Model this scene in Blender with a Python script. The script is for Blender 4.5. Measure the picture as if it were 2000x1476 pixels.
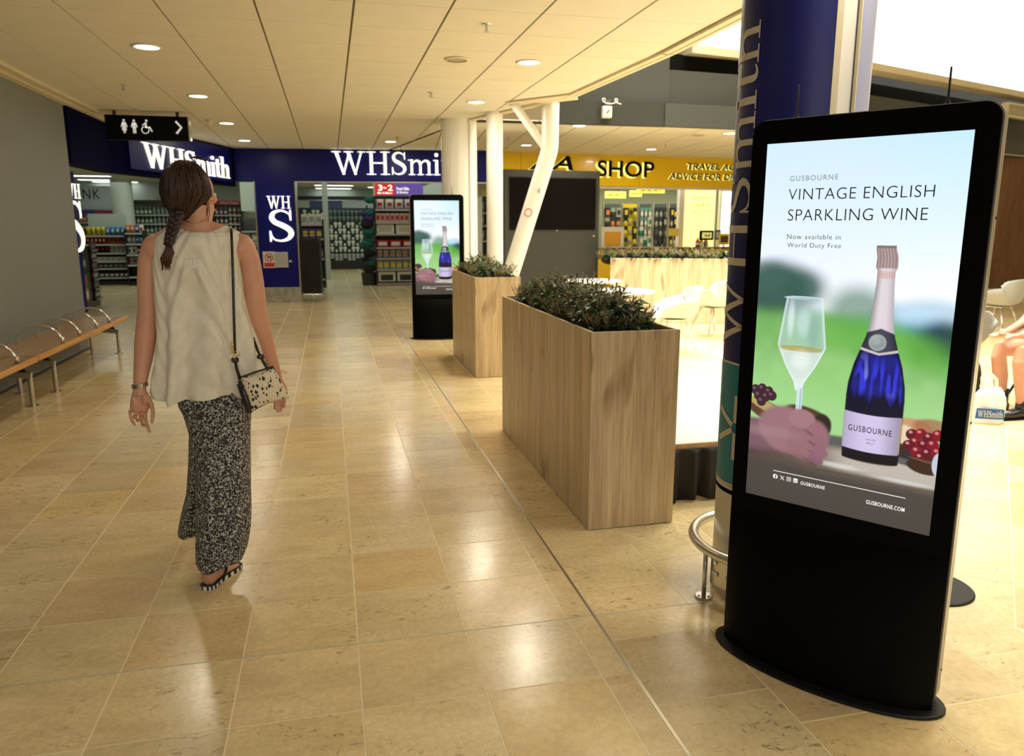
import bpy, bmesh, math, random
import numpy as np
from mathutils import Vector, Matrix
random.seed(7)
PI = math.pi
C = bpy.context.scene.collection
scene = bpy.context.scene
for o in list(bpy.data.objects): bpy.data.objects.remove(o)

# ---------------------------------------------------------------- camera, sky, big lights, exposure
CAM_H = 1.5; FPX = 1496.0
PITCH = math.atan(298 / FPX); YAW = math.atan(358 / math.hypot(FPX, 298))
cd = bpy.data.cameras.new('camera'); cam = bpy.data.objects.new('camera', cd); C.objects.link(cam)
cam.location = (0, 0, CAM_H); cam.rotation_euler = (PI / 2 - PITCH, 0, -YAW)
cd.sensor_width = 36; cd.lens = FPX / 2000 * 36; cd.clip_start = 0.05; cd.clip_end = 200
cd.dof.use_dof = True; cd.dof.focus_distance = 2.7; cd.dof.aperture_fstop = 4.5
scene.camera = cam
scene.view_settings.view_transform = 'Standard'; scene.view_settings.look = 'None'
scene.view_settings.exposure = 0.0; scene.view_settings.gamma = 1.0; scene.view_settings.use_curve_mapping = False
w = bpy.data.worlds.new('world'); scene.world = w; w.use_nodes = True
w.node_tree.nodes['Background'].inputs[0].default_value = (1.0, 0.93, 0.80, 1)
w.node_tree.nodes['Background'].inputs[1].default_value = 0.10

def area(name, loc, rot, sx, sy, power, col, shape='RECTANGLE', spread=180):
    l = bpy.data.lights.new(name, 'AREA'); l.shape = shape; l.size = sx; l.size_y = sy; l.energy = power; l.color = col
    l.spread = math.radians(spread)
    o = bpy.data.objects.new(name, l); C.objects.link(o); o.location = loc; o.rotation_euler = rot
    return o
# skylight over the food court
area('skylight', (4.9, 7.7, 5.9), (0, 0, 0), 4.6, 5.6, 700, (1.0, 0.95, 0.82), spread=105)
area('skylight', (7.2, 2.2, 5.9), (0, 0, 0), 6.5, 5.0, 330, (1.0, 0.95, 0.82), spread=120)
# shop interiors
area('shop_ceiling_light', (-3.6, 20.5, 2.68), (0, 0, 0), 5.0, 7.0, 70, (0.86, 1.0, 0.9))
area('shop_ceiling_light', (1.4, 22.5, 2.68), (0, 0, 0), 3.6, 9.0, 80, (0.88, 1.0, 0.9))
area('shop_ceiling_light', (8.0, 18.6, 2.62), (0, 0, 0), 7.0, 3.6, 170, (1.0, 0.97, 0.8))
area('camera_side_fill', (1.2, -2.6, 2.86), (math.radians(38), 0, 0), 3.8, 3.5, 215, (1.0, 0.95, 0.84))  # unseen fill added behind the camera to brighten surfaces facing it

F_ = Vector((math.sin(YAW) * math.cos(PITCH), math.cos(YAW) * math.cos(PITCH), -math.sin(PITCH)))
R_ = Vector((math.cos(YAW), -math.sin(YAW), 0)); U_ = R_.cross(F_)
def ray(x, y): return F_ + R_ * ((x - 1000) / FPX) - U_ * ((y - 738) / FPX)
O_ = Vector((0, 0, CAM_H))
def PY(x, y, Y): r = ray(x, y); return O_ + r * (Y / r.y)            # point of the vertical plane Y seen at a pixel
def PZ(x, y, z=0.0): r = ray(x, y); return O_ + r * ((z - CAM_H) / r.z)
def PP(x, y, p, d):                                                   # point on the vertical plane through p along d
    n = Vector((-d[1], d[0], 0)); r = ray(x, y); return O_ + r * (((Vector(p) - O_).dot(n)) / r.dot(n))

# ---------------------------------------------------------------- materials
_m = {}
def srgb(r, g, b):
    f = lambda c: (c / 255) / 12.92 if c / 255 <= 0.04045 else ((c / 255 + 0.055) / 1.055) ** 2.4
    return (f(r), f(g), f(b))
def mat(name, col=(0.8, 0.8, 0.8), rough=0.5, metal=0.0, emit=None, es=1.0, noise=0.0, nscale=8.0, spec=0.5, bump=0.0, bscale=200, alpha=None, trans=0.0, coat=0.0, stretch=None):
    if name in _m: return _m[name]
    m = bpy.data.materials.new(name); m.use_nodes = True; nt = m.node_tree; b = nt.nodes['Principled BSDF']
    b.inputs['Base Color'].default_value = (*col, 1); b.inputs['Roughness'].default_value = rough
    b.inputs['Metallic'].default_value = metal; b.inputs['Specular IOR Level'].default_value = spec
    b.inputs['Coat Weight'].default_value = coat; b.inputs['Transmission Weight'].default_value = trans
    if emit: b.inputs['Emission Color'].default_value = (*emit, 1); b.inputs['Emission Strength'].default_value = es
    N = nt.nodes; L = nt.links
    if noise or bump:
        tc = N.new('ShaderNodeTexCoord'); mp = N.new('ShaderNodeMapping'); L.new(tc.outputs['Object'], mp.inputs[0])
        if stretch: mp.inputs['Scale'].default_value = stretch
        if noise:
            n = N.new('ShaderNodeTexNoise'); n.inputs['Scale'].default_value = nscale; n.inputs['Detail'].default_value = 4
            L.new(mp.outputs[0], n.inputs['Vector'])
            r = N.new('ShaderNodeValToRGB'); r.color_ramp.elements[0].position = 0.3; r.color_ramp.elements[1].position = 0.7
            r.color_ramp.elements[0].color = (*[c * (1 - noise) for c in col], 1)
            r.color_ramp.elements[1].color = (*[min(1, c * (1 + noise)) for c in col], 1)
            L.new(n.outputs[0], r.inputs[0]); L.new(r.outputs[0], b.inputs['Base Color'])
        if bump:
            n2 = N.new('ShaderNodeTexNoise'); n2.inputs['Scale'].default_value = bscale
            L.new(mp.outputs[0], n2.inputs['Vector'])
            bp = N.new('ShaderNodeBump'); bp.inputs['Strength'].default_value = bump; bp.inputs['Distance'].default_value = 0.01
            L.new(n2.outputs[0], bp.inputs['Height']); L.new(bp.outputs[0], b.inputs['Normal'])
    _m[name] = m; return m

def stone_mat(name, use_attr):
    m = bpy.data.materials.new(name); m.use_nodes = True; nt = m.node_tree; b = nt.nodes['Principled BSDF']; N = nt.nodes; L = nt.links
    geo = N.new('ShaderNodeNewGeometry'); oi = N.new('ShaderNodeObjectInfo')
    if use_attr:
        at = N.new('ShaderNodeVertexColor'); at.layer_name = 'Col'; colout = at.outputs[0]; rnd = at.outputs[0]
    else: colout = oi.outputs['Color']; rnd = oi.outputs['Random']
    off = N.new('ShaderNodeVectorMath'); off.operation = 'MULTIPLY_ADD'; off.inputs[1].default_value = (40, 30, 20)
    L.new(rnd, off.inputs[0]); L.new(geo.outputs['Position'], off.inputs[2])
    def noise(scale, det, rough, stretch=None, dist=0.0):
        n = N.new('ShaderNodeTexNoise'); n.inputs['Scale'].default_value = scale; n.inputs['Detail'].default_value = det; n.inputs['Roughness'].default_value = rough
        n.inputs['Distortion'].default_value = dist
        if stretch:
            mp = N.new('ShaderNodeMapping'); mp.inputs['Scale'].default_value = stretch; L.new(off.outputs[0], mp.inputs[0]); L.new(mp.outputs[0], n.inputs['Vector'])
        else: L.new(off.outputs[0], n.inputs['Vector'])
        return n
    def ramp(src, p0, c0, p1, c1):
        r = N.new('ShaderNodeValToRGB'); e = r.color_ramp.elements; e[0].position = p0; e[0].color = (*c0, 1); e[1].position = p1; e[1].color = (*c1, 1)
        L.new(src, r.inputs[0]); return r
    def mixc(t, fac, a, bb):
        x = N.new('ShaderNodeMix'); x.data_type = 'RGBA'; x.blend_type = t
        if isinstance(fac, float): x.inputs[0].default_value = fac
        else: L.new(fac, x.inputs[0])
        L.new(a, x.inputs[6])
        if isinstance(bb, tuple): x.inputs[7].default_value = (*bb, 1)
        else: L.new(bb, x.inputs[7])
        return x.outputs[2]
    clouds = ramp(noise(3.2, 3, 0.5, (1, 2.2, 1), 0.6).outputs[0], 0.32, (0.88, 0.86, 0.83), 0.68, (1.05, 1.05, 1.05))
    c = mixc('MULTIPLY', 1.0, colout, clouds.outputs[0])
    fine = ramp(noise(45, 5, 0.65).outputs[0], 0.35, (0.90, 0.88, 0.86), 0.65, (1.05, 1.05, 1.05))
    c = mixc('MULTIPLY', 1.0, c, fine.outputs[0])
    # dark fossil flecks and short veins, gathered in patches
    fl = ramp(noise(17, 6, 0.72, (1, 1.8, 1), 1.3).outputs[0], 0.575, (0, 0, 0), 0.625, (1, 1, 1))
    pt = ramp(noise(2.6, 2, 0.5).outputs[0], 0.46, (0, 0, 0), 0.62, (1, 1, 1))
    mm = N.new('ShaderNodeMath'); mm.operation = 'MULTIPLY'; L.new(fl.outputs[0], mm.inputs[0]); L.new(pt.outputs[0], mm.inputs[1])
    m2 = N.new('ShaderNodeMath'); m2.operation = 'MULTIPLY'; L.new(mm.outputs[0], m2.inputs[0]); m2.inputs[1].default_value = 0.70
    c = mixc('MIX', m2.outputs[0], c, (0.20, 0.11, 0.055))
    L.new(c, b.inputs['Base Color'])
    rr = N.new('ShaderNodeMapRange'); L.new(noise(6, 3, 0.5).outputs[0], rr.inputs[0]); rr.inputs[3].default_value = 0.15; rr.inputs[4].default_value = 0.27
    L.new(rr.outputs[0], b.inputs['Roughness']); b.inputs['Specular IOR Level'].default_value = 0.55
    bp = N.new('ShaderNodeBump'); bp.inputs['Strength'].default_value = 0.06; bp.inputs['Distance'].default_value = 0.01
    L.new(noise(9, 3, 0.6).outputs[0], bp.inputs['Height']); L.new(bp.outputs[0], b.inputs['Normal'])
    return m

def wood_mat(name, c0, c1, rough=0.45, sx=16.0, sz=0.7, axis='Z'):
    m = bpy.data.materials.new(name); m.use_nodes = True; nt = m.node_tree; b = nt.nodes['Principled BSDF']; N = nt.nodes; L = nt.links
    tc = N.new('ShaderNodeTexCoord'); mp = N.new('ShaderNodeMapping')
    mp.inputs['Scale'].default_value = (sx, sx, sz) if axis == 'Z' else (sx, sz, sx)
    L.new(tc.outputs['Object'], mp.inputs[0])
    n = N.new('ShaderNodeTexNoise'); n.inputs['Scale'].default_value = 1.0; n.inputs['Detail'].default_value = 6; n.inputs['Roughness'].default_value = 0.6; n.inputs['Distortion'].default_value = 0.6
    L.new(mp.outputs[0], n.inputs['Vector'])
    r = N.new('ShaderNodeValToRGB'); e = r.color_ramp.elements; e[0].position = 0.30; e[0].color = (*c0, 1); e[1].position = 0.66; e[1].color = (*c1, 1)
    L.new(n.outputs[0], r.inputs[0])
    mp2 = N.new('ShaderNodeMapping'); mp2.inputs['Scale'].default_value = (7, 7, 1.7) if axis == 'Z' else (7, 1.7, 7); L.new(tc.outputs['Object'], mp2.inputs[0])
    k = N.new('ShaderNodeTexNoise'); k.inputs['Scale'].default_value = 1.0; k.inputs['Detail'].default_value = 2; k.inputs['Distortion'].default_value = 1.2
    L.new(mp2.outputs[0], k.inputs['Vector'])
    kr = N.new('ShaderNodeValToRGB'); ke = kr.color_ramp.elements; ke[0].position = 0.27; ke[0].color = (0.55, 0.48, 0.42, 1); ke[1].position = 0.38; ke[1].color = (1, 1, 1, 1)
    L.new(k.outputs[0], kr.inputs[0])
    x = N.new('ShaderNodeMix'); x.data_type = 'RGBA'; x.blend_type = 'MULTIPLY'; x.inputs[0].default_value = 0.85
    L.new(r.outputs[0], x.inputs[6]); L.new(kr.outputs[0], x.inputs[7])
    mp3 = N.new('ShaderNodeMapping'); mp3.inputs['Scale'].default_value = (110, 110, 3.5) if axis == 'Z' else (110, 3.5, 110); L.new(tc.outputs['Object'], mp3.inputs[0])
    g = N.new('ShaderNodeTexNoise'); g.inputs['Scale'].default_value = 1.0; g.inputs['Detail'].default_value = 3; L.new(mp3.outputs[0], g.inputs['Vector'])
    gr = N.new('ShaderNodeValToRGB'); ge = gr.color_ramp.elements; ge[0].position = 0.35; ge[0].color = (0.82, 0.80, 0.78, 1); ge[1].position = 0.6; ge[1].color = (1.05, 1.05, 1.05, 1)
    L.new(g.outputs[0], gr.inputs[0])
    y = N.new('ShaderNodeMix'); y.data_type = 'RGBA'; y.blend_type = 'MULTIPLY'; y.inputs[0].default_value = 1.0
    L.new(x.outputs[2], y.inputs[6]); L.new(gr.outputs[0], y.inputs[7]); L.new(y.outputs[2], b.inputs['Base Color'])
    b.inputs['Roughness'].default_value = rough
    return m

# ---------------------------------------------------------------- mesh helpers
class MB:
    def __init__(s): s.v = []; s.f = []
    def add(s, vs, fs):
        n = len(s.v); s.v += [tuple(v) for v in vs]; s.f += [tuple(i + n for i in f) for f in fs]; return s
    def box(s, x0, x1, y0, y1, z0, z1):
        return s.add([(x0, y0, z0), (x1, y0, z0), (x1, y1, z0), (x0, y1, z0), (x0, y0, z1), (x1, y0, z1), (x1, y1, z1), (x0, y1, z1)],
                     [(0, 3, 2, 1), (4, 5, 6, 7), (0, 1, 5, 4), (1, 2, 6, 5), (2, 3, 7, 6), (3, 0, 4, 7)])
    def obox(s, c, ex, ey, ez, hx, hy, hz):
        c = Vector(c); ex = Vector(ex).normalized(); ey = Vector(ey).normalized(); ez = Vector(ez).normalized()
        vs = [c + ex * (a * hx) + ey * (b * hy) + ez * (d * hz) for d in (-1, 1) for (a, b) in ((-1, -1), (1, -1), (1, 1), (-1, 1))]
        return s.add(vs, [(0, 3, 2, 1), (4, 5, 6, 7), (0, 1, 5, 4), (1, 2, 6, 5), (2, 3, 7, 6), (3, 0, 4, 7)])
    def bar(s, a, b, wx, wy, up=(0, 0, 1)):
        a = Vector(a); b = Vector(b); d = (b - a).normalized(); up = Vector(up)
        if abs(d.dot(up)) > 0.98: up = Vector((0, 1, 0))
        x = d.cross(up).normalized(); y = x.cross(d)
        return s.obox((a + b) / 2, x, y, d, wx / 2, wy / 2, (b - a).length / 2)
    def prism(s, poly, z0, z1):
        n = len(poly); vs = [(p[0], p[1], z0) for p in poly] + [(p[0], p[1], z1) for p in poly]
        fs = [tuple(range(n - 1, -1, -1)), tuple(range(n, 2 * n))] + [(i, (i + 1) % n, n + (i + 1) % n, n + i) for i in range(n)]
        return s.add(vs, fs)
    def lathe(s, prof, c=(0, 0, 0), seg=24, cap=True):
        vs = []; fs = []
        for r, z in prof:
            for k in range(seg): a = 2 * PI * k / seg; vs.append((c[0] + r * math.cos(a), c[1] + r * math.sin(a), c[2] + z))
        m = len(prof)
        for i in range(m - 1):
            for k in range(seg): k2 = (k + 1) % seg; fs.append((i * seg + k, i * seg + k2, (i + 1) * seg + k2, (i + 1) * seg + k))
        if cap: fs.append(tuple(range(seg - 1, -1, -1))); fs.append(tuple((m - 1) * seg + k for k in range(seg)))
        return s.add(vs, fs)
    def tube(s, path, rad, seg=10, closed=False, ell=None, up=None):
        path = [Vector(p) for p in path]; n = len(path)
        rad = rad if isinstance(rad, (list, tuple)) else [rad] * n
        vs = []; fs = []; prev = None
        for i, p in enumerate(path):
            if closed: d = path[(i + 1) % n] - path[i - 1]
            else: d = path[min(i + 1, n - 1)] - path[max(i - 1, 0)]
            d = d.normalized() if d.length > 1e-9 else Vector((0, 0, 1))
            if prev is None:
                u = Vector(up) if up else (Vector((0, 0, 1)) if abs(d.z) < 0.9 else Vector((0, 1, 0)))
            else: u = prev
            x = d.cross(u); x = x.normalized() if x.length > 1e-6 else Vector((1, 0, 0)); u = x.cross(d).normalized(); prev = u
            r = rad[i]; rx, ry = (r if isinstance(r, tuple) else (r, r * (ell or 1)))
            for k in range(seg):
                a = 2 * PI * k / seg; vs.append(p + x * (rx * math.cos(a)) + u * (ry * math.sin(a)))
        m = n if closed else n - 1
        for i in range(m):
            j = (i + 1) % n
            for k in range(seg): k2 = (k + 1) % seg; fs.append((i * seg + k, i * seg + k2, j * seg + k2, j * seg + k))
        if not closed: fs.append(tuple(range(seg - 1, -1, -1))); fs.append(tuple((n - 1) * seg + k for k in range(seg)))
        return s.add(vs, fs)
    def ellipsoid(s, c, r, rot=None, seg=20, rings=12):
        c = Vector(c); vs = []; fs = []
        for i in range(1, rings):
            t = PI * i / rings
            for k in range(seg):
                a = 2 * PI * k / seg; v = Vector((r[0] * math.sin(t) * math.cos(a), r[1] * math.sin(t) * math.sin(a), r[2] * math.cos(t)))
                if rot: v = rot @ v
                vs.append(c + v)
        top = len(vs); v = Vector((0, 0, r[2])); v = rot @ v if rot else v; vs.append(c + v); vs.append(c - v)
        for i in range(rings - 2):
            for k in range(seg): k2 = (k + 1) % seg; fs.append((i * seg + k, (i + 1) * seg + k, (i + 1) * seg + k2, i * seg + k2))
        for k in range(seg):
            k2 = (k + 1) % seg; fs.append((top, k, k2)); fs.append((top + 1, (rings - 2) * seg + k2, (rings - 2) * seg + k))
        return s.add(vs, fs)
    def xf(s, M): s.v = [tuple(M @ Vector(v)) for v in s.v]; return s
    def off(s, d): s.v = [(v[0] + d[0], v[1] + d[1], v[2] + d[2]) for v in s.v]; return s
def mesh(name, mb, m, smooth=False, bevel=0):
    me = bpy.data.meshes.new(name); me.from_pydata(mb.v, [], mb.f); me.update()
    if smooth:
        me.polygons.foreach_set('use_smooth', [True] * len(me.polygons))
    for x in (m if isinstance(m, (list, tuple)) else [m]): me.materials.append(x)
    return me
def link(name, me, parent=None, loc=(0, 0, 0)):
    o = bpy.data.objects.new(name, me); C.objects.link(o); o.location = loc
    if parent is not None: o.parent = parent
    return o
def obj(name, mb, m, parent=None, smooth=False, bevel=0, loc=(0, 0, 0), autos=False):
    o = link(name, mesh(name, mb, m, smooth), parent, loc)
    if bevel:
        b = o.modifiers.new('bevel', 'BEVEL'); b.width = bevel; b.segments = 2; b.limit_method = 'ANGLE'
    if autos:
        o.data.set_sharp_from_angle(angle=math.radians(40))
    return o
def tag(o, label=None, cat=None, group=None, kind=None):
    if label: o['label'] = label
    if cat: o['category'] = cat
    if group: o['group'] = group
    if kind: o['kind'] = kind
    return o
def thing(name, label, cat, loc=(0, 0, 0), rz=0.0, group=None):
    o = bpy.data.objects.new(name, None); C.objects.link(o); o.location = loc; o.rotation_euler = (0, 0, rz); o.empty_display_size = 0.1
    return tag(o, label, cat, group)
def struct(name, mb, m, parent=None, **k):
    o = obj(name, mb, m, parent, **k)
    if parent is None: o['kind'] = 'structure'
    return o
def kids(o): return [c for c in bpy.data.objects if c.parent == o]
def dup(root, loc=None, rz=None, label=None, group=None, parent=None, table=None):
    r = root.copy(); C.objects.link(r)
    if loc is not None: r.location = loc
    if rz is not None: r.rotation_euler = (0, 0, rz)
    if label: r['label'] = label
    if group: r['group'] = group
    if parent is not None: r.parent = parent
    for ch in list(root.children):
        dup(ch, parent=r)
    return r

# ---------------------------------------------------------------- lettering
def text_mb(txt, depth=0.0, offset=0.0, spacing=1.0, res=4):
    cu = bpy.data.curves.new('lettering', 'FONT'); cu.body = txt; cu.extrude = depth; cu.offset = offset; cu.space_character = spacing; cu.resolution_u = res
    ob = bpy.data.objects.new('lettering', cu); me = bpy.data.meshes.new_from_object(ob)
    mb = MB(); mb.add([v.co[:] for v in me.vertices], [tuple(p.vertices) for p in me.polygons])
    bpy.data.objects.remove(ob); bpy.data.meshes.remove(me); bpy.data.curves.remove(cu)
    return mb
def fit(mb, w=None, h=None):
    """scale flat lettering to a width and height, lower left corner to the origin; z keeps the relief"""
    xs = [v[0] for v in mb.v]; ys = [v[1] for v in mb.v]; x0, x1, y0, y1 = min(xs), max(xs), min(ys), max(ys)
    sx = (w / (x1 - x0)) if w else None; sy = (h / (y1 - y0)) if h else None
    sx = sx or sy; sy = sy or sx
    mb.v = [((v[0] - x0) * sx, (v[1] - y0) * sy, v[2]) for v in mb.v]; return mb
def place(mb, O, ex, ez=(0, 0, 1), out=0.0):
    O = Vector(O); ex = Vector(ex).normalized(); ez = Vector(ez).normalized(); n = ex.cross(ez)
    mb.v = [tuple(O + ex * v[0] + ez * v[1] + n * (v[2] + out)) for v in mb.v]; return mb
def shear(mb, k): mb.v = [(v[0] + k * v[1], v[1], v[2]) for v in mb.v]; return mb

def ribbon(path, widths, n=6):
    """smooth variable-width stroke as a list of quads (2D)"""
    P = [Vector(p) for p in path]; pts = []; ws = []
    m = len(P)
    for i in range(m - 1):
        p0 = P[max(i - 1, 0)]; p1 = P[i]; p2 = P[i + 1]; p3 = P[min(i + 2, m - 1)]
        for k in range(n):
            t = k / n
            pts.append(0.5 * ((2 * p1) + (-p0 + p2) * t + (2 * p0 - 5 * p1 + 4 * p2 - p3) * t * t + (-p0 + 3 * p1 - 3 * p2 + p3) * t ** 3))
            ws.append(widths[i] * (1 - t) + widths[i + 1] * t)
    pts.append(P[-1]); ws.append(widths[-1]); L = []; Rr = []
    for i, p in enumerate(pts):
        d = pts[min(i + 1, len(pts) - 1)] - pts[max(i - 1, 0)]; d.normalize(); nn = Vector((-d.y, d.x))
        L.append(p + nn * ws[i] / 2); Rr.append(p - nn * ws[i] / 2)
    return [[L[i], Rr[i], Rr[i + 1], L[i + 1]] for i in range(len(pts) - 1)]
def circ(cx, cy, r, n=20, r2=None):
    return [(cx + r * math.cos(2 * PI * k / n), cy + (r2 or r) * math.sin(2 * PI * k / n)) for k in range(n)]
def ringq(cx, cy, r, wd, a0=0, a1=360, n=32):
    q = []
    for k in range(n):
        t0 = math.radians(a0 + (a1 - a0) * k / n); t1 = math.radians(a0 + (a1 - a0) * (k + 1) / n)
        q.append([(cx + (r - wd / 2) * math.cos(t0), cy + (r - wd / 2) * math.sin(t0)), (cx + (r + wd / 2) * math.cos(t0), cy + (r + wd / 2) * math.sin(t0)),
                  (cx + (r + wd / 2) * math.cos(t1), cy + (r + wd / 2) * math.sin(t1)), (cx + (r - wd / 2) * math.cos(t1), cy + (r - wd / 2) * math.sin(t1))])
    return q
def rc(x0, x1, y0, y1): return [(x0, y0), (x1, y0), (x1, y1), (x0, y1)]
def glyph(ch):
    """serif capitals and small letters, cap height 1 -> (polygons, advance)"""
    S = 0.036
    if ch == 'W':
        g = [[(0.09, 1), (0.245, 1), (0.53, 0), (0.43, 0)], [(0.42, 0), (0.50, 0), (0.78, 1), (0.70, 1)], [(0.60, 1), (0.755, 1), (1.02, 0), (0.93, 0)], [(0.92, 0), (0.99, 0), (1.28, 1), (1.20, 1)]]
        g += [rc(-0.02, 0.38, 1 - S, 1), rc(0.50, 0.90, 1 - S, 1), rc(1.08, 1.40, 1 - S, 1)]; return g, 1.44
    if ch == 'H':
        g = [rc(0.14, 0.275, 0, 1), rc(0.725, 0.86, 0, 1), rc(0.2, 0.8, 0.48, 0.54)]
        g += [rc(a, a + 0.40, b, b + S) for a in (0.005, 0.595) for b in (0, 1 - S)]; return g, 1.04
    if ch == 'S':
        g = ribbon([(.585, .70), (.55, .86), (.36, .965), (.17, .90), (.115, .75), (.19, .61), (.36, .515), (.53, .39), (.585, .24), (.50, .09), (.31, .03), (.13, .10), (.06, .31)],
                   [.03, .045, .06, .10, .13, .145, .16, .155, .135, .10, .06, .045, .03])
        g += [rc(.565, .605, .66, .99), rc(.04, .08, .0, .34)]; return g, 0.72
    X = 0.66
    if ch == 'm':
        g = [rc(a + .012, a + 0.118, 0, X - 0.1 if a > 0.2 else X) for a in (0.10, 0.47, 0.84)]
        for a in (0.18, 0.55): g += ribbon([(a, .46), (a + .08, .57), (a + .20, .625), (a + .31, .58), (a + .355, .46)], [.05, .06, .085, .12, .13])
        g += [rc(a - 0.08, a + 0.21, 0, S) for a in (0.10, 0.47, 0.84)] + [[(0.0, X - 0.03), (0.2, X - 0.03), (0.23, X + 0.02), (0.0, X)]]; return g, 1.08
    if ch == 'i': return [rc(0.09, 0.22, 0, X), rc(0.0, 0.31, 0, S), rc(0.0, 0.12, X - S, X), circ(0.145, 0.88, 0.085)], 0.35
    if ch == 't': return [rc(0.10, 0.22, 0.12, 0.86), rc(0.0, 0.36, X - S, X)] + ribbon([(.16, .2), (.18, .07), (.28, .025), (.39, .08)], [.12, .11, .06, .03]), 0.40
    if ch == 'h':
        g = [rc(0.10, 0.208, 0, 1.02), rc(0.492, 0.60, 0, .5)] + ribbon([(.17, .44), (.26, .57), (.38, .625), (.50, .58), (.545, .46)], [.05, .06, .085, .12, .13])
        g += [rc(0.01, 0.31, 0, S), rc(0.40, 0.69, 0, S), rc(0.0, 0.12, 1.02 - S, 1.02)]; return g, 0.70
    return [], 0.3
def area2(p): return sum(p[i][0] * p[(i + 1) % len(p)][1] - p[(i + 1) % len(p)][0] * p[i][1] for i in range(len(p)))
def polys_mb(polys, depth=0.0):
    mb = MB()
    for p in polys:
        p = [(q[0], q[1]) for q in p]
        if area2(p) < 0: p = p[::-1]
        if depth: mb.prism(p, 0, depth)
        else: mb.add([(q[0], q[1], 0) for q in p], [tuple(range(len(p)))])
    return mb
def serif(word, depth=0.0, track=0.0):
    out = []; x = 0
    for ch in word:
        g, adv = glyph(ch); out += [[(q[0] + x, q[1]) for q in p] for p in g]; x += adv + track
    return polys_mb(out, depth)
# ---------------------------------------------------------------- shared materials
M_GROUT = mat('grout', srgb(244, 228, 190), 0.7)
M_STONE = stone_mat('limestone_tile', False); M_STONE2 = stone_mat('limestone_tiling', True)
M_STEEL = mat('brushed_steel', (0.62, 0.60, 0.55), 0.28, 1.0, bump=0.02, bscale=60)
M_CHROME = mat('chrome', (0.8, 0.8, 0.78), 0.12, 1.0)
M_CEIL = mat('ceiling_panel', srgb(224, 219, 202), 0.85, noise=0.02, nscale=3)
M_CEILGAP = mat('ceiling_grid_gap', srgb(128, 117, 92), 0.9)
M_TRIM = mat('cream_trim', srgb(222, 210, 180), 0.6)
M_WALLL = mat('grey_wall_paint', srgb(126, 130, 130), 0.55, noise=0.01, nscale=2)
M_NAVY = mat('navy_panel', (0.005, 0.007, 0.150), 0.32, spec=0.25)
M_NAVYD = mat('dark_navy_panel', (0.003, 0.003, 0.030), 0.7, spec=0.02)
M_LIT = mat('lit_letter', (0.9, 0.9, 0.8), 0.5, emit=(1.0, 0.97, 0.80), es=1.08)
M_BLACK = mat('black_plastic', (0.008, 0.008, 0.008), 0.35)
M_BLACKM = mat('matt_black', (0.006, 0.006, 0.006), 0.7, spec=0.1)
M_WHITE = mat('white_paint', (0.80, 0.78, 0.72), 0.4)
M_WHITEG = mat('gloss_white', (0.82, 0.81, 0.76), 0.18)
M_DKGREY = mat('dark_grey_wall', srgb(50, 52, 46), 0.6, noise=0.03, nscale=2)
M_MIDGREY = mat('mid_grey_wall', srgb(66, 69, 64), 0.6, noise=0.03, nscale=2)
M_YELLOW = mat('yellow_panel', (0.84, 0.56, 0.004), 0.25, coat=0.2)
M_LAMP = mat('downlight_glow', (1, 1, 1), 0.5, emit=(1.0, 0.92, 0.74), es=14)
M_TUBE = mat('cool_light_glow', (1, 1, 1), 0.5, emit=(0.92, 1.0, 0.93), es=3.0)

def clip_poly(poly, cl):
    out = list(poly)
    for i in range(len(cl)):
        a = cl[i]; b = cl[(i + 1) % len(cl)]; inp = out; out = []
        ins = lambda p: (b[0] - a[0]) * (p[1] - a[1]) - (b[1] - a[1]) * (p[0] - a[0]) >= -1e-9
        for k in range(len(inp)):
            p = inp[k]; q = inp[(k + 1) % len(inp)]; ip, iq = ins(p), ins(q)
            if ip != iq:
                d1 = (b[0] - a[0]) * (p[1] - a[1]) - (b[1] - a[1]) * (p[0] - a[0]); d2 = (b[0] - a[0]) * (q[1] - a[1]) - (b[1] - a[1]) * (q[0] - a[0])
                t = d1 / (d1 - d2); x = (p[0] + (q[0] - p[0]) * t, p[1] + (q[1] - p[1]) * t)
            if ip: out.append(p)
            if ip != iq: out.append(x)
        if len(out) < 3: return []
    return out
def in_view(x, y, z=0, m=140):
    d = Vector((x, y, z)) - O_; zz = d.dot(F_)
    if zz < 0.2: return False
    px = 1000 + FPX * d.dot(R_) / zz; py = 738 - FPX * d.dot(U_) / zz
    return -m < px < 2000 + m and -m < py < 1476 + m

# ---------------------------------------------------------------- floor
floor = struct('floor', MB().box(-9, 20, -4, 30, -0.20, -0.0010), M_GROUT)
tint = [srgb(216, 198, 154), srgb(218, 200, 158), srgb(213, 195, 152), srgb(219, 200, 152), srgb(214, 197, 156), srgb(210, 191, 149), srgb(217, 196, 153), srgb(221, 204, 160)]
tint_old = [srgb(206, 184, 136), srgb(210, 190, 146), srgb(200, 180, 138), srgb(214, 188, 134), srgb(204, 186, 146), srgb(196, 174, 130), srgb(210, 180, 138), srgb(216, 194, 148)]
tiles = []       # polygon, centre, colour
rt = random.Random(3)
def add_tile(poly, g=0.0022):
    cx = sum(p[0] for p in poly) / len(poly); cy = sum(p[1] for p in poly) / len(poly)
    tiles.append((poly, cx, cy))
def rect_tile(x0, x1, y0, y1, g=0.0027): add_tile([(x0 + g, y0 + g), (x1 - g, y0 + g), (x1 - g, y1 - g), (x0 + g, y1 - g)])
xs = [0.037 + 0.4 * k for k in range(-22, 3)] + [0.937]
for i in range(len(xs) - 1):
    for j in range(-5, 66):
        y0 = 2.618 + 0.4 * j
        if xs[i + 1] < -3.0 and y0 < 10.3: continue
        rect_tile(xs[i], xs[i + 1], y0, y0 + 0.4)
xs2 = [0.951, 1.347, 1.752, 2.147, 2.475]; offs = [0.21, 0.427, 0.0, 0.21]
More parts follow.
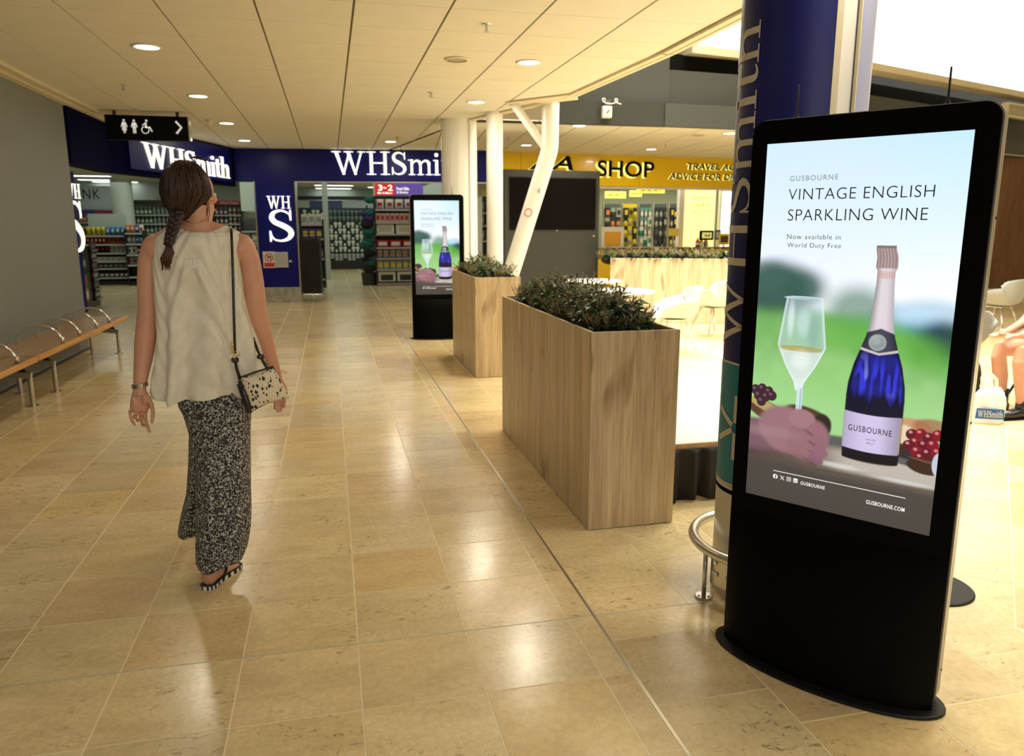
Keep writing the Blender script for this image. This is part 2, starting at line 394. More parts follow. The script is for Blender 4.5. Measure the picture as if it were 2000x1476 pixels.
for i in range(4):
    ys = sorted([2.618] + [2.618 + offs[i] + 0.4 * j for j in range(-6, 64) if abs(offs[i] + 0.4 * j) > 0.05])
    for j in range(len(ys) - 1): rect_tile(xs2[i], xs2[i + 1], ys[j], ys[j + 1])
q = math.sqrt(0.5)
for i in range(-30, 60):
    for j in range(-30, 60):
        s0, t0 = 0.4 * i, 0.4 * j; g = 0.0027
        pts = [(2.478 + (s * q + t * q), 2.165 + (s * q - t * q)) for s, t in ((s0 + g, t0 + g), (s0 + g, t0 + .4 - g), (s0 + .4 - g, t0 + .4 - g), (s0 + .4 - g, t0 + g))]
        if area2(pts) < 0: pts = pts[::-1]
        pts = clip_poly(pts, [(2.478, -2), (18, -2), (18, 28), (2.478, 28)])
        if len(pts) >= 3 and abs(area2(pts)) > 0.004: add_tile(pts)
tiles = [t for t in tiles if in_view(t[1], t[2])]
tiles.sort(key=lambda t: t[1] ** 2 + t[2] ** 2)
pal = lambda: [min(1, c * 1.13 * (1 + kk)) for kk in [rt.uniform(-0.075, 0.06)] for c in rt.choice(tint)]
def tile_hue(x, y):
    c = pal()
    r = rt.random()
    if r < 0.08: c = [c[0] * 0.97, c[1] * 0.90, c[2] * 0.89]
    elif r < 0.18: c = [c[0] * 1.0, c[1] * 0.93, c[2] * 0.80]
    return c
for poly, cx, cy in tiles[:300]:
    mb = MB(); p = [(a - cx, b - cy) for a, b in poly]; c = 0.0012
    mb.prism(p, -0.006, 0.0)
    o = obj('floor_tile', mb, M_STONE, floor, loc=(cx, cy, rt.uniform(-0.0002, 0.0001)))
    o.color = (*tile_hue(cx, cy), 1)
mb = MB(); cols = []
for poly, cx, cy in tiles[300:]:
    n0 = len(mb.f); mb.prism(poly, -0.006, 0.0); h = tile_hue(cx, cy); cols += [h] * (len(mb.f) - n0)
o = obj('floor_tiling', mb, M_STONE2, floor); o['kind'] = 'stuff'
ca = o.data.color_attributes.new('Col', 'FLOAT_COLOR', 'CORNER'); k = 0; buf = []
for p, h in zip(o.data.polygons, cols): buf += [h[0], h[1], h[2], 1.0] * len(p.vertices)
ca.data.foreach_set('color', buf)
struct('trim_1', MB().box(0.9385, 0.9495, -1, 16, -0.004, 0.0012), mat('aluminium_strip', (0.55, 0.54, 0.50), 0.25, 1.0))
struct('trim_2', MB().box(-3, 2.47, 2.6155, 2.6205, -0.004, 0.0001), mat('grey_sealant', srgb(186, 184, 158), 0.7))

# ---------------------------------------------------------------- corridor ceiling
CZ = 2.94
cpoly = [(-2.74, -4), (2.78, -4), (2.80, 6.4), (2.66, 8.8), (1.96, 10.8), (1.25, 15.62), (-1.72, 15.95), (-2.93, 12.1)]
def shrink(poly, k):
    cx = sum(p[0] for p in poly) / len(poly); cy = sum(p[1] for p in poly) / len(poly)
    return [(cx + (p[0] - cx) * k, cy + (p[1] - cy) * k) for p in poly]
ceil = struct('ceiling', MB().prism(cpoly, CZ + 0.014, CZ + 0.45), M_CEILGAP)
def ceiling_tiles(parent, poly, ox, oy, dx, dy, rot, tone, gx=0.008, gy=0.0026, rngx=range(-20, 30), rngy=range(-20, 30)):
    ca_, sa_ = math.cos(rot), math.sin(rot); cache = {}
    for i in rngx:
        for j in rngy:
            q4 = [(a, b) for a, b in ((i * dx + gx, j * dy + gy), ((i + 1) * dx - gx, j * dy + gy), ((i + 1) * dx - gx, (j + 1) * dy - gy), (i * dx + gx, (j + 1) * dy - gy))]
            pts = [(ox + a * ca_ - b * sa_, oy + a * sa_ + b * ca_) for a, b in q4]
            pts = clip_poly(pts, poly)
            if len(pts) < 3 or abs(area2(pts)) < 0.0006: continue
            cx = sum(p[0] for p in pts) / len(pts); cy = sum(p[1] for p in pts) / len(pts)
            if not in_view(cx, cy, CZ, 160) or cy < 2: continue
            obj('ceiling_tile', MB().prism([(a - cx, b - cy) for a, b in pts], 0, 0.014), M_CEIL, parent, loc=(cx, cy, CZ))
ceiling_tiles(ceil, [(-2.74, -4), (2.78, -4), (2.80, 6.4), (2.66, 8.8), (2.0755, 10.47), (-2.84, 10.47)], -1.695, 6.13, 0.641, 0.62, 0.0, 0)
ceiling_tiles(ceil, [(-2.84, 10.47), (2.0755, 10.47), (1.25, 15.62), (-1.72, 15.95), (-2.93, 12.1)], -1.695, 6.13, 0.641, 0.62, 0.0, 0)
# lip along the open edge of the ceiling
edge = [(2.78, -4), (2.80, 6.4), (2.66, 8.8), (1.96, 10.8), (1.84, 11.0)]
mb = MB(); mb2 = MB(); mb3 = MB()
for a, b in zip(edge[:-1], edge[1:]):
    d = Vector((b[0] - a[0], b[1] - a[1], 0)).normalized(); n = Vector((d.y, -d.x, 0)); mid = Vector(((a[0] + b[0]) / 2, (a[1] + b[1]) / 2, 0)); L = (Vector(b) - Vector(a)).length / 2 + 0.012
    mb.obox(mid + n * 0.03 + Vector((0, 0, CZ + 0.10)), d, n, (0, 0, 1), L, 0.03, 0.125)
    mb2.obox(mid + n * 0.072 + Vector((0, 0, CZ + 0.13)), d, n, (0, 0, 1), L, 0.012, 0.12)
    mb3.obox(mid + n * 0.105 + Vector((0, 0, CZ + 0.22)), d, n, (0, 0, 1), L, 0.022, 0.24)
struct('trim_3', mb, M_TRIM); struct('trim_4', mb2, mat('shadow_gap', (0.03, 0.028, 0.025), 0.8)); struct('trim_5', mb3, M_TRIM)
# bent plate where the ceiling meets the white post
struct('trim_6', MB().prism([(2.10, 9.30), (2.70, 8.55), (2.86, 8.86), (2.62, 9.15)], CZ - 0.022, CZ - 0.006), M_TRIM)
# wall-side shadow trim
struct('trim_7', MB().prism([(-2.74, -4), (-2.80, 11.2), (-2.86, 11.2), (-2.86, -4)][::-1], CZ - 0.03, CZ + 0.4), M_TRIM)
struct('trim_8', MB().prism([(-2.88, -4), (-2.88, 12.0), (-3.10, 12.0), (-3.10, -4)][::-1], CZ - 0.055, CZ + 0.4), M_TRIM)
struct('trim_9', MB().prism([(-2.855, -4), (-2.855, 12.0), (-2.885, 12.0), (-2.885, -4)][::-1], CZ + 0.02, CZ + 0.4), mat('shadow_gap'))
# left wall
struct('wall_left', MB().prism([(-3.02, -4), (-2.96, 10.33), (-3.30, 10.40), (-3.30, -4)], 0, CZ - 0.05), M_WALLL)
struct('baseboard_left', MB().prism([(-3.00, -4), (-2.945, 10.335), (-2.965, 10.335), (-3.03, -4)], 0, 0.02), mat('dark_joint', (0.05, 0.045, 0.04), 0.6))

# ---------------------------------------------------------------- food court back ceiling, bulkheads, clerestory
bpoly = [(1.96, 10.85), (4.87, 10.92), (6.2, 11.0), (14.6, 14.1), (17.0, 15.0), (17.0, 17.2), (8.9, 16.06), (3.2, 15.5), (1.25, 15.62)]
bpc = [(1.96, 10.9), (6.2, 11.0), (17.0, 14.9), (17.0, 17.2), (1.18, 15.66)]
ceil2 = struct('ceiling', MB().prism([(1.96, 10.9), (6.2, 11.03), (17.0, 14.95), (17.0, 17.1), (8.9, 16.1), (3.2, 15.6), (1.25, 15.66)], CZ + 0.014, CZ + 0.2), M_CEILGAP)
ceiling_tiles(ceil2, bpc, 3.0, 11.3, 0.66, 0.9, math.radians(-5.7), 0)
def wall_strip(name, pts, z0, z1, th, m, parent=None):
    mb = MB()
    for a, b in zip(pts[:-1], pts[1:]):
        d = Vector((b[0] - a[0], b[1] - a[1], 0)).normalized(); n = Vector((-d.y, d.x, 0)); mid = Vector(((a[0] + b[0]) / 2, (a[1] + b[1]) / 2, (z0 + z1) / 2))
        mb.obox(mid + n * th / 2, d, n, (0, 0, 1), (Vector(b) - Vector(a)).length / 2 + 0.001, th / 2, (z1 - z0) / 2)
    return struct(name, mb, m, parent)
lowA = [(1.98, 10.97), (4.87, 10.88), (6.2, 10.96)]; lowB = [(4.84, 10.86), (6.2, 10.94), (14.6, 14.05), (18.0, 15.3)]
wall_strip('wall_back', lowA[:2], CZ - 0.02, 3.24, 0.12, M_DKGREY)
wall_strip('wall_back', lowB, CZ - 0.02, 3.24, 0.12, M_MIDGREY)
upA = [(0.5, 11.12), (4.95, 11.02)]; upB = [(4.95, 11.06), (6.3, 11.2), (14.4, 14.2), (18.0, 15.6)]
wall_strip('wall_back', upA, 3.24, 6.6, 0.12, M_MIDGREY)
wall_strip('wall_back', upB, 3.24, 3.74, 0.12, M_MIDGREY)
wall_strip('wall_back', [(4.95, 11.3), (6.3, 11.5), (14.4, 14.5), (18.0, 15.9)], 3.70, 4.02, 0.1, M_BLACKM)
# daylight windows above the bulkhead
def window(name, a, b, z0, z1, panes):
    a = Vector(a); b = Vector(b); d = (b - a).normalized(); n = Vector((-d.y, d.x, 0)); up = Vector((0, 0, 1)); L = (b - a).length
    w_ = struct(name, MB().obox((a + b) / 2 + n * 0.10 + up * (z0 + z1) / 2, d, n, up, L / 2, 0.01, (z1 - z0) / 2), mat('daylight', (1, 1, 1), 0.5, emit=(1.0, 0.99, 0.97), es=2.2))
    fr = MB(); t = 0.055
    for zz in (z0 - t, z1 + t): fr.obox((a + b) / 2 + up * zz - n * 0.06, d, n, up, L / 2 + 2 * t, 0.16, t)
    for p in (a - d * t, b + d * t): fr.obox(p + up * (z0 + z1) / 2 - n * 0.06, d, n, up, t, 0.16, (z1 - z0) / 2)
    obj('window_frame', fr, M_TRIM, w_)
    return w_
window('window_1', (5.42, 11.38, 0), (8.3, 12.0, 0), 4.12, 6.3, 1)
window('window_2', (8.6, 12.1, 0), (17.5, 15.3, 0), 4.22, 6.6, 1)
struct('wall_right', MB().box(17.6, 17.9, -4, 16, 0, 6.7), mat('warm_white_wall', srgb(225, 212, 185), 0.6))
struct('ceiling', MB().prism([(2.9, -4), (18, -4), (18, 16.5), (0.4, 12.2)], 6.6, 6.8), mat('atrium_ceiling', srgb(225, 218, 200), 0.8))
struct('trim_10', MB().box(12.35, 13.4, 9.6, 10.0, 5.0, 6.6), M_DKGREY)
# ventilation grille on the bulkhead at the far right
a = PP(1968, 215, (14.6, 14.05, 0), (8.4, 3.1)); dv = Vector((8.4, 3.11, 0)).normalized(); nv = Vector((-dv.y, dv.x, 0))
vg = thing('vent_grille', 'long white slatted air vent in the grey bulkhead right of the front totem', 'vent', (a.x, a.y, a.z - 0.02), math.atan2(dv.y, dv.x))
obj('frame', MB().box(-0.3, 1.6, -0.14, -0.02, -0.14, -0.10).box(-0.3, 1.6, -0.14, -0.02, 0.10, 0.14).box(-0.3, -0.26, -0.14, -0.02, -0.10, 0.10).box(1.56, 1.6, -0.14, -0.02, -0.10, 0.10), M_TRIM, vg)
obj('backing', MB().box(-0.26, 1.56, -0.06, -0.03, -0.10, 0.10), M_BLACKM, vg)
sl = mesh('slat', MB().box(-0.008, 0.008, -0.12, -0.06, -0.10, 0.10), M_TRIM)
for k in range(22): link('slat', sl, vg, (-0.2 + k * 0.08, 0, 0))
# brown panelled wall and pale skirting at the far right
bw = struct('wall_back', MB().prism([(11.5, 14.9), (17.6, 13.2), (17.6, 13.4), (11.5, 15.1)], 0.12, CZ), wood_mat('brown_wall_panel', srgb(104, 74, 50), srgb(132, 98, 68), 0.5, 3, 0.4))
struct('baseboard_back', MB().prism([(11.5, 14.85), (17.6, 13.15), (17.6, 13.2), (11.5, 14.9)], 0.0, 0.13), mat('pale_skirting', (0.75, 0.72, 0.66), 0.4))

# ---------------------------------------------------------------- lights in the ceilings
dl_ring = MB().lathe([(0.098, 0.0), (0.118, 0.0), (0.122, -0.006), (0.098, -0.010), (0.094, 0.0)], seg=28, cap=False)
dl = thing('downlight', 'x', 'ceiling light', (0, 0, CZ)); obj('rim', dl_ring, M_WHITE, dl, smooth=True)
obj('lamp', MB().lathe([(0.096, -0.001), (0.096, -0.004)], seg=28), M_LAMP, dl)
LP = [(-1.39, 7.21, 'nearest downlight of the left row, large glowing disc above the bench'), (-1.375, 9.71, 'second downlight of the left row, just right of the toilets sign'),
      (-1.36, 12.12, 'third downlight of the left row, beside a smoke detector'), (-1.35, 14.47, 'farthest downlight of the left row, close to the navy shop fascia'),
      (1.82, 7.08, 'nearest downlight of the right row, near the open ceiling edge'), (1.774, 9.42, 'second downlight of the right row, above the far totem screen'),
      (1.12, 14.06, 'downlight in front of the serif lettering of the middle shop fascia'),
      (3.58, 14.11, 'food court downlight between the two white posts'), (3.65, 11.24, 'food court downlight right of the bent white post'),
      (6.11, 14.3, 'food court downlight in front of the yellow shop fascia'), (6.28, 11.6, 'food court downlight beside the navy column'),
      (-1.4, 4.7, None), (1.85, 4.7, None), (-1.4, 2.2, None), (1.85, 2.2, None)]
first = True
for x, y, lab in LP:
    if lab:
        o = dl if first else dup(dl, (x, y, CZ)); o.location = (x, y, CZ); first = False
        o['label'] = lab; o['group'] = 'round ceiling downlights'
    l = bpy.data.lights.new('downlight_beam', 'AREA'); l.shape = 'DISK'; l.size = 0.17; l.energy = (7 if x < 0 else 18) * (0.7 if y < 6 else 1); l.color = (1.0, 0.91, 0.74)
    lo = bpy.data.objects.new('downlight_beam', l); C.objects.link(lo); lo.location = (x, y, CZ - 0.016)
sp = thing('ceiling_speaker', 'flat round speaker grille in the ceiling left of the right-hand downlights', 'speaker', (1.17, 7.10, CZ))
obj('rim', MB().lathe([(0.09, 0), (0.115, -0.002), (0.112, -0.012), (0.09, -0.014)], seg=28, cap=False), M_TRIM, sp, smooth=True)
obj('grille', MB().lathe([(0.09, -0.002), (0.088, -0.008)], seg=28), mat('grille_grey', srgb(170, 160, 135), 0.7), sp)
o = dup(sp, (5.9, 11.9, CZ), label='round speaker grille in the food court ceiling beside the navy column'); o['group'] = 'ceiling speakers'; sp['group'] = 'ceiling speakers'
def detector(x, y, lab):
    t = thing('smoke_detector', lab, 'smoke detector', (x, y, CZ), group='smoke detectors')
    obj('base', MB().lathe([(0.055, 0), (0.055, -0.015), (0.045, -0.02)], seg=18), M_TRIM, t, smooth=False)
    obj('sensor_head', MB().lathe([(0.040, -0.02), (0.042, -0.035), (0.025, -0.05), (0.01, -0.052)], seg=18), M_TRIM, t)
detector(-1.56, 11.85, 'white smoke detector beside the third downlight of the left row')
detector(1.20, 13.35, 'white smoke detector above the middle shop fascia lettering')
spr = [(1.186, 5.87, 'sprinkler head nearest the camera in the right part of the ceiling'), (1.165, 8.87, 'sprinkler head between the speaker grille and the far totem'), (-2.02, 9.13, 'sprinkler head in the ceiling just above the toilets sign'),
       (3.0, 13.0, 'sprinkler head in the food court ceiling by the bent post'), (6.0, 13.4, 'sprinkler head in the food court ceiling before the yellow fascia')]
for x, y, lab in spr:
    t = thing('sprinkler_head', lab, 'sprinkler', (x, y, CZ), group='ceiling sprinklers')
    obj('escutcheon', MB().lathe([(0.035, 0), (0.03, -0.006)], seg=14), M_STEEL, t)
    obj('nozzle', MB().lathe([(0.009, -0.006), (0.009, -0.05)], seg=8).lathe([(0.022, -0.052), (0.024, -0.056)], seg=12), M_STEEL, t)

# ---------------------------------------------------------------- navy shop front
sf = thing('bookshop_front', 'navy blue panelled shop front at the end of the corridor', 'shop front', (0, 15.9, 0))
def P15(mb): return mb.off((0, -15.9, 0))
fd = Vector((4.86, -0.62, 0)).normalized(); fa = Vector((-1.70, 15.95, 0))
def fpt(t): return fa + fd * t
def fbox(t0, t1, z0, z1, back=0.18, front=0.0):
    n = Vector((-fd.y, fd.x, 0)); mid = fpt((t0 + t1) / 2) + n * (back - front) / 2 + Vector((0, 0, (z0 + z1) / 2))
    return MB().obox(mid, fd, n, (0, 0, 1), (t1 - t0) / 2, (back + front) / 2, (z1 - z0) / 2)
obj('fascia', P15(fbox(0, 4.95, 2.33, CZ, 0.3)), M_NAVY, sf)
obj('pillar', P15(fbox(0.36, 1.09, 0.30, 2.34, 0.35, -0.002)), M_NAVY, sf)
obj('kick_plate', P15(fbox(0.42, 1.11, 0.0, 0.30, 0.33, 0.012)), mat('scuffed_steel', (0.55, 0.55, 0.52), 0.32, 0.9, noise=0.25, nscale=9), sf)
frm = fbox(1.10, 1.125, 0.0, 2.33, 0.1, 0.01); fb2 = fbox(0.33, 0.355, 0.0, 2.33, 0.1, 0.01); frm.add(fb2.v, fb2.f); fb3 = fbox(1.10, 4.9, 2.315, 2.335, 0.1, 0.01); frm.add(fb3.v, fb3.f)
obj('door_frame', P15(frm), M_STEEL, sf)
# side fascia running back along the corridor
sd0 = Vector((-2.95, 10.42, 0)); sd1 = Vector((-2.93, 12.1, 0)); sd2 = Vector((-1.70, 15.95, 0))
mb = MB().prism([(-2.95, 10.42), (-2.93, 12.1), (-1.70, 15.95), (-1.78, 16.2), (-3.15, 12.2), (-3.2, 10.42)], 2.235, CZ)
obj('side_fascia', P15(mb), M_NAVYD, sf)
sdir = (sd2 - sd1).normalized(); sn = Vector((sdir.y, -sdir.x, 0))
pan0 = PP(252, 340, sd1, sdir); pan1 = PP(449, 345, sd1, sdir)
midp = (pan0 + pan1) / 2; Lp = (Vector((pan1.x, pan1.y, 0)) - Vector((pan0.x, pan0.y, 0))).length
obj('sign_panel', P15(MB().obox(Vector((midp.x, midp.y, 2.61)) + sn * 0.02, sdir, sn, (0, 0, 1), Lp / 2, 0.02, 0.30)), M_NAVY, sf)
def letters(word, O, ex, h, wtot, m, sign, depth=0.03, out=0.0, track=0.0, base=None):
    """one part per letter, serif"""
    tot = sum(glyph(c)[1] + track for c in word); sx = wtot / tot; x = 0; O = Vector(O)
    for ch in word:
        g, adv = glyph(ch); mb = polys_mb([[(p[0] + x, p[1]) for p in poly] for poly in g], depth)
        mb.v = [(v[0] * sx, v[1] * h, v[2]) for v in mb.v]; x += adv + track
        place(mb, O, ex, out=out)
        if base is not None: mb.off(tuple(-b for b in base))
        obj('letter', mb, m, sign)
s1 = thing('shop_name_sign', 'large lit serif shop name reading WHSmith on the middle navy fascia', 'sign', fpt(1.8)); b0 = tuple(fpt(1.8))
t0 = (PP(650, 341, fa, fd) - fa).dot(fd); t1 = (PP(862, 341, fa, fd) - fa).dot(fd); zb = PP(700, 341, fa, fd).z; zt = PP(700, 296, fa, fd).z
adv5 = sum(glyph(c)[1] for c in 'WHSmi'); advT = sum(glyph(c)[1] for c in 'WHSmith')
letters('WHSmith', fpt(t0) + Vector((0, 0, zb)), fd, zt - zb, (t1 - t0) * advT / adv5, M_LIT, s1, 0.035, 0.002, base=b0)
s2 = thing('shop_name_sign', 'lit serif shop name WHSmith on the angled fascia behind the walking woman', 'sign', (pan0.x, pan0.y, 2.3)); b0 = (pan0.x, pan0.y, 2.3)
l0 = PP(275, 330, sd1, sdir); l1 = PP(443, 340, sd1, sdir)
zb2 = PP(300, 331, sd1, sdir).z; 
letters('WHSmith', Vector((l0.x, l0.y, zb2 + 0.015)), sdir, 0.36, (Vector((l1.x, l1.y)) - Vector((l0.x, l0.y))).length, M_LIT, s2, 0.03, 0.042, base=b0)
s3 = thing('shop_name_sign', 'lit stacked letters WH over a big S on the navy pillar', 'sign', (fpt(0.7).x, fpt(0.7).y, 1.1)); b0 = (fpt(0.7).x, fpt(0.7).y, 1.1)
def ft(x, y): p = PP(x, y, fa, fd); return (p - fa).dot(fd), p.z
a0, z0_ = ft(522, 407); a1, z1_ = ft(568, 383)
letters('WH', fpt(a0) + Vector((0, 0, z0_)), fd, z1_ - z0_, a1 - a0, M_LIT, s3, 0.03, 0.004, base=b0)
a0, z0_ = ft(525, 472); a1, z1_ = ft(573, 408)
letters('S', fpt(a0) + Vector((0, 0, z0_)), fd, z1_ - z0_ - 0.01, (a1 - a0) * 1.08, M_LIT, s3, 0.03, 0.004, base=b0)
# second pillar sign inside the left entrance
p0 = PY(128, 548, 14.4); p1 = PY(166, 548, 14.9); pd = Vector((p1.x - p0.x, p1.y - p0.y, 0)).normalized()
mb = MB().obox(Vector(((p0.x + p1.x) / 2, (p0.y + p1.y) / 2, 1.2)) + Vector((-pd.y, pd.x, 0)) * 0.1, pd, (-pd.y, pd.x, 0), (0, 0, 1), (p1 - p0).length / 2, 0.1, 1.2)
obj('pillar', P15(mb), M_NAVY, sf)
s4 = thing('shop_name_sign', 'lit stacked letters WH and S at the left entrance, half hidden by the grey wall', 'sign', (p0.x, p0.y, 1.2)); b0 = (p0.x, p0.y, 1.2)
def pt4(x, y): p = PP(x, y, p0, pd); return (Vector((p.x, p.y, 0)) - Vector((p0.x, p0.y, 0))).dot(pd), p.z
g1, zA = pt4(157, 388); g2, zB = pt4(157, 360)
letters('WH', Vector((p0.x, p0.y, zA)) + pd * (g1 - 0.42), pd, zB - zA, 0.42, M_LIT, s4, 0.02, 0.004, base=b0)
_, zC = pt4(157, 392); _, zD = pt4(157, 492)
letters('S', Vector((p0.x, p0.y, zD)) + pd * (g1 - 0.42), pd, zC - zD, 0.44, M_LIT, s4, 0.02, 0.004, base=b0)
# notices on the pillar
M_PAPER = mat('notice_white', (0.62, 0.62, 0.58), 0.5); M_RED = mat('sign_red', (0.55, 0.03, 0.02), 0.5)
def frect(x0, y0, x1, y1):
    a, za = ft(x0, y1); b, zb_ = ft(x1, y0); return a, b, za, zb_
a, b, z0_, z1_ = frect(515, 491, 537, 523)
nt_ = thing('no_dogs_notice', 'small notice with red ban circle over a dog, lower left of the navy pillar', 'sign', tuple(fpt(a) + Vector((0, 0, z0_))))
B0 = tuple(fpt(a) + Vector((0, 0, z0_)))
def fplate(a, b, z0_, z1_, out, th, m, name, parent, B): o_ = obj(name, fbox(a, b, z0_, z1_, -out, out + th).off(tuple(-c for c in B)), m, parent); return o_
fplate(a, b, z0_, z1_, 0.004, 0.008, M_PAPER, 'plate', nt_, B0)
fplate(a + 0.02, b - 0.02, z0_ + 0.02, z0_ + 0.10, 0.012, 0.003, M_RED, 'caption_band', nt_, B0)
w_ = b - a; hh = z1_ - z0_
mb = polys_mb(ringq(w_ / 2, hh * 0.64, w_ * 0.30, w_ * 0.07) + [[(w_ * .30, hh * .76), (w_ * .34, hh * .80), (w_ * .72, hh * .53), (w_ * .68, hh * .49)]]); place(mb, fpt(a) + Vector((0, 0, z0_)), fd, out=0.016)
obj('ban_ring', mb.off(tuple(-c for c in B0)), M_RED, nt_)
mb = polys_mb([rc(w_ * .38, w_ * .60, hh * .61, hh * .68), rc(w_ * .38, w_ * .42, hh * .54, hh * .62), rc(w_ * .55, w_ * .59, hh * .54, hh * .62), rc(w_ * .56, w_ * .68, hh * .66, hh * .73), [(w_ * .34, hh * .72), (w_ * .36, hh * .66), (w_ * .42, hh * .66)]]); place(mb, fpt(a) + Vector((0, 0, z0_)), fd, out=0.014)
obj('dog_symbol', mb.off(tuple(-c for c in B0)), M_BLACK, nt_)
a, b, z0_, z1_ = frect(539, 492, 562, 522)
nb = thing('wall_socket_box', 'pale metal box with a lip on the navy pillar beside the ban notice', 'box', tuple(fpt(a) + Vector((0, 0, z0_)))); B0 = tuple(fpt(a) + Vector((0, 0, z0_)))
fplate(a, b, z0_, z1_, 0.0, 0.03, mat('pale_metal', (0.5, 0.5, 0.47), 0.4), 'case', nb, B0)
fplate(a + .015, b - .015, z0_ + .05, z1_ - .02, 0.03, 0.006, mat('pale_metal_panel', (0.42, 0.42, 0.40), 0.4), 'lid', nb, B0)
fplate(b + .02, b + .07, z0_ + .10, z0_ + .14, 0.0, 0.02, mat('pale_metal'), 'lock', nb, B0)
# ---------------------------------------------------------------- white structural posts
M_POST = mat('white_post_paint', (0.88, 0.86, 0.80), 0.35)
rcx, rcy = 1.83, 11.05
col1 = thing('round_column', 'thick round cream column behind the far totem, with a narrow vertical slot', 'column', (rcx, rcy, 0))
def arc_shell(r, a0, a1, z0, z1, th=0.012, n=36):
    mb = MB(); n = max(3, int(n * abs(a1 - a0) / 360)); vs = []
    for rr in (r, r - th):
        for z in (z0, z1):
            for k in range(n + 1):
                a = math.radians(a0 + (a1 - a0) * k / n); vs.append((rr * math.cos(a), rr * math.sin(a), z))
    m = n + 1; fs = []
    for k in range(n): fs += [(k, k + 1, m + k + 1, m + k), (2 * m + k + 1, 2 * m + k, 3 * m + k, 3 * m + k + 1), (m + k, m + k + 1, 3 * m + k + 1, 3 * m + k), (k + 1, k, 2 * m + k, 2 * m + k + 1)]
    fs += [(0, m, 3 * m, 2 * m), (n, 2 * m + n, 3 * m + n, m + n)]
    return mb.add(vs, fs)
# angles: direction to camera from column
vd = math.degrees(math.atan2(-rcy, -rcx))
obj('column_shell', arc_shell(0.25, vd + 38, vd + 38 + 298, 0, CZ, n=64), M_POST, col1, smooth=True, autos=True)
obj('column_shell', arc_shell(0.25, vd + 50 - 14, vd + 50 - 13, 0, CZ, n=64), M_POST, col1)
obj('core', MB().lathe([(0.228, 0), (0.228, CZ)], seg=40), M_POST, col1, smooth=True, autos=True)
p2 = thing('white_post', 'slim straight white post between the round column and the grey screen wall', 'post', (2.16, 10.2, 0))
obj('shaft', MB().lathe([(0.108, 0), (0.108, CZ + 0.01)], seg=28), M_POST, p2, smooth=True, autos=True)
obj('foot_ring', MB().lathe([(0.15, 0), (0.15, 0.02), (0.11, 0.03)], seg=28), M_STEEL, p2)
bt = PY(1076, 200, 9.3); bm = PY(1074, 292, 9.3); bb = PY(1004, 515, 9.3)
dirb = (bb - bm); bend = bm + dirb * ((bm.z - 0.0) / (bm.z - bb.z))
p3 = thing('bent_white_post', 'thick bent white post that leans left below its kink and carries small stickers', 'post', (bend.x, bend.y, 0)); B0 = Vector((bend.x, bend.y, 0))
obj('shaft', MB().tube([Vector((bt.x, bt.y, CZ - 0.002)) - B0, bm + Vector((0, 0, 0.03)) - B0, bm + dirb * 0.03 - B0, bend + Vector((0, 0, 0.0)) - B0], 0.103, seg=28), M_POST, p3, smooth=True, autos=True)
br0 = PY(1062, 282, 9.32); br1 = PY(1003, 205, 9.5)
obj('brace', MB().tube([br0 - B0 + Vector((0.03, 0, -0.05)), br1 - B0 + Vector((-0.01, 0, 0.03))], 0.05, seg=18), M_POST, p3, smooth=True, autos=True)
obj('foot_ring', MB().lathe([(0.17, 0), (0.17, 0.02), (0.12, 0.03)], seg=28), M_STEEL, p3)
# stickers on the leaning part
dn = dirb.normalized(); sx_ = Vector((-dn.z, 0, dn.x)); sx_ = sx_ if sx_.x > 0 else -sx_; upv = -dn
fr_ = Vector((0, -1, 0))
def stick(px_, py_, w_, h_, m, name, polys=None, pm=None, pname=None):
    c = PY(px_, py_, 9.3 - 0.104) - B0
    c.y = -0.104 + (9.3 - B0.y)
    # curve around the shaft
    def put(mb, out):
        vs = []
        for v in mb.v:
            s_, t_ = v[0], v[1]; a_ = s_ / 0.103
            ax = (bend - B0) + (bm - bend) * 0
            vs.append(tuple(Vector((0, 0, 0)) + cc + sx_ * math.sin(a_ + a00) * (0.103 + out) + fr_ * math.cos(a_ + a00) * (0.103 + out) + upv * t_))
        mb.v = vs; return mb
    # axis point nearest
    A = bend - B0; U = (bm - bend).normalized(); tt = (c - A).dot(U); cc = A + U * tt
    a00 = math.asin(max(-0.9, min(0.9, (c - cc).dot(sx_) / 0.103)))
    g = MB(); n = 8; vs = [(w_ * (i / n - 0.5), s * h_ / 2, 0) for s in (-1, 1) for i in range(n + 1)]
    g.add(vs, [(i, i + 1, n + 2 + i, n + 1 + i) for i in range(n)])
    o_ = obj(name, put(g, 0.002), m, p3)
    if polys: obj(pname, put(polys_mb(polys), 0.004), pm, o_)
bw_ = 0.13
stick(1032, 415, bw_, bw_, mat('sticker_white', (0.85, 0.82, 0.76), 0.4), 'sticker', ringq(0, 0, 0.045, 0.009) + [[(-.03, -.034), (-.036, -.028), (.03, .034), (.036, .028)]], M_RED, 'ban_symbol')
stick(1053, 372, 0.09, 0.08, mat('sticker_white'), 'sticker', ringq(0, -0.01, 0.016, 0.005, 90, 330) + [rc(-.004, .004, -.01, .03), rc(0, .022, -.014, -.008)], M_BLACK, 'wheelchair_symbol')

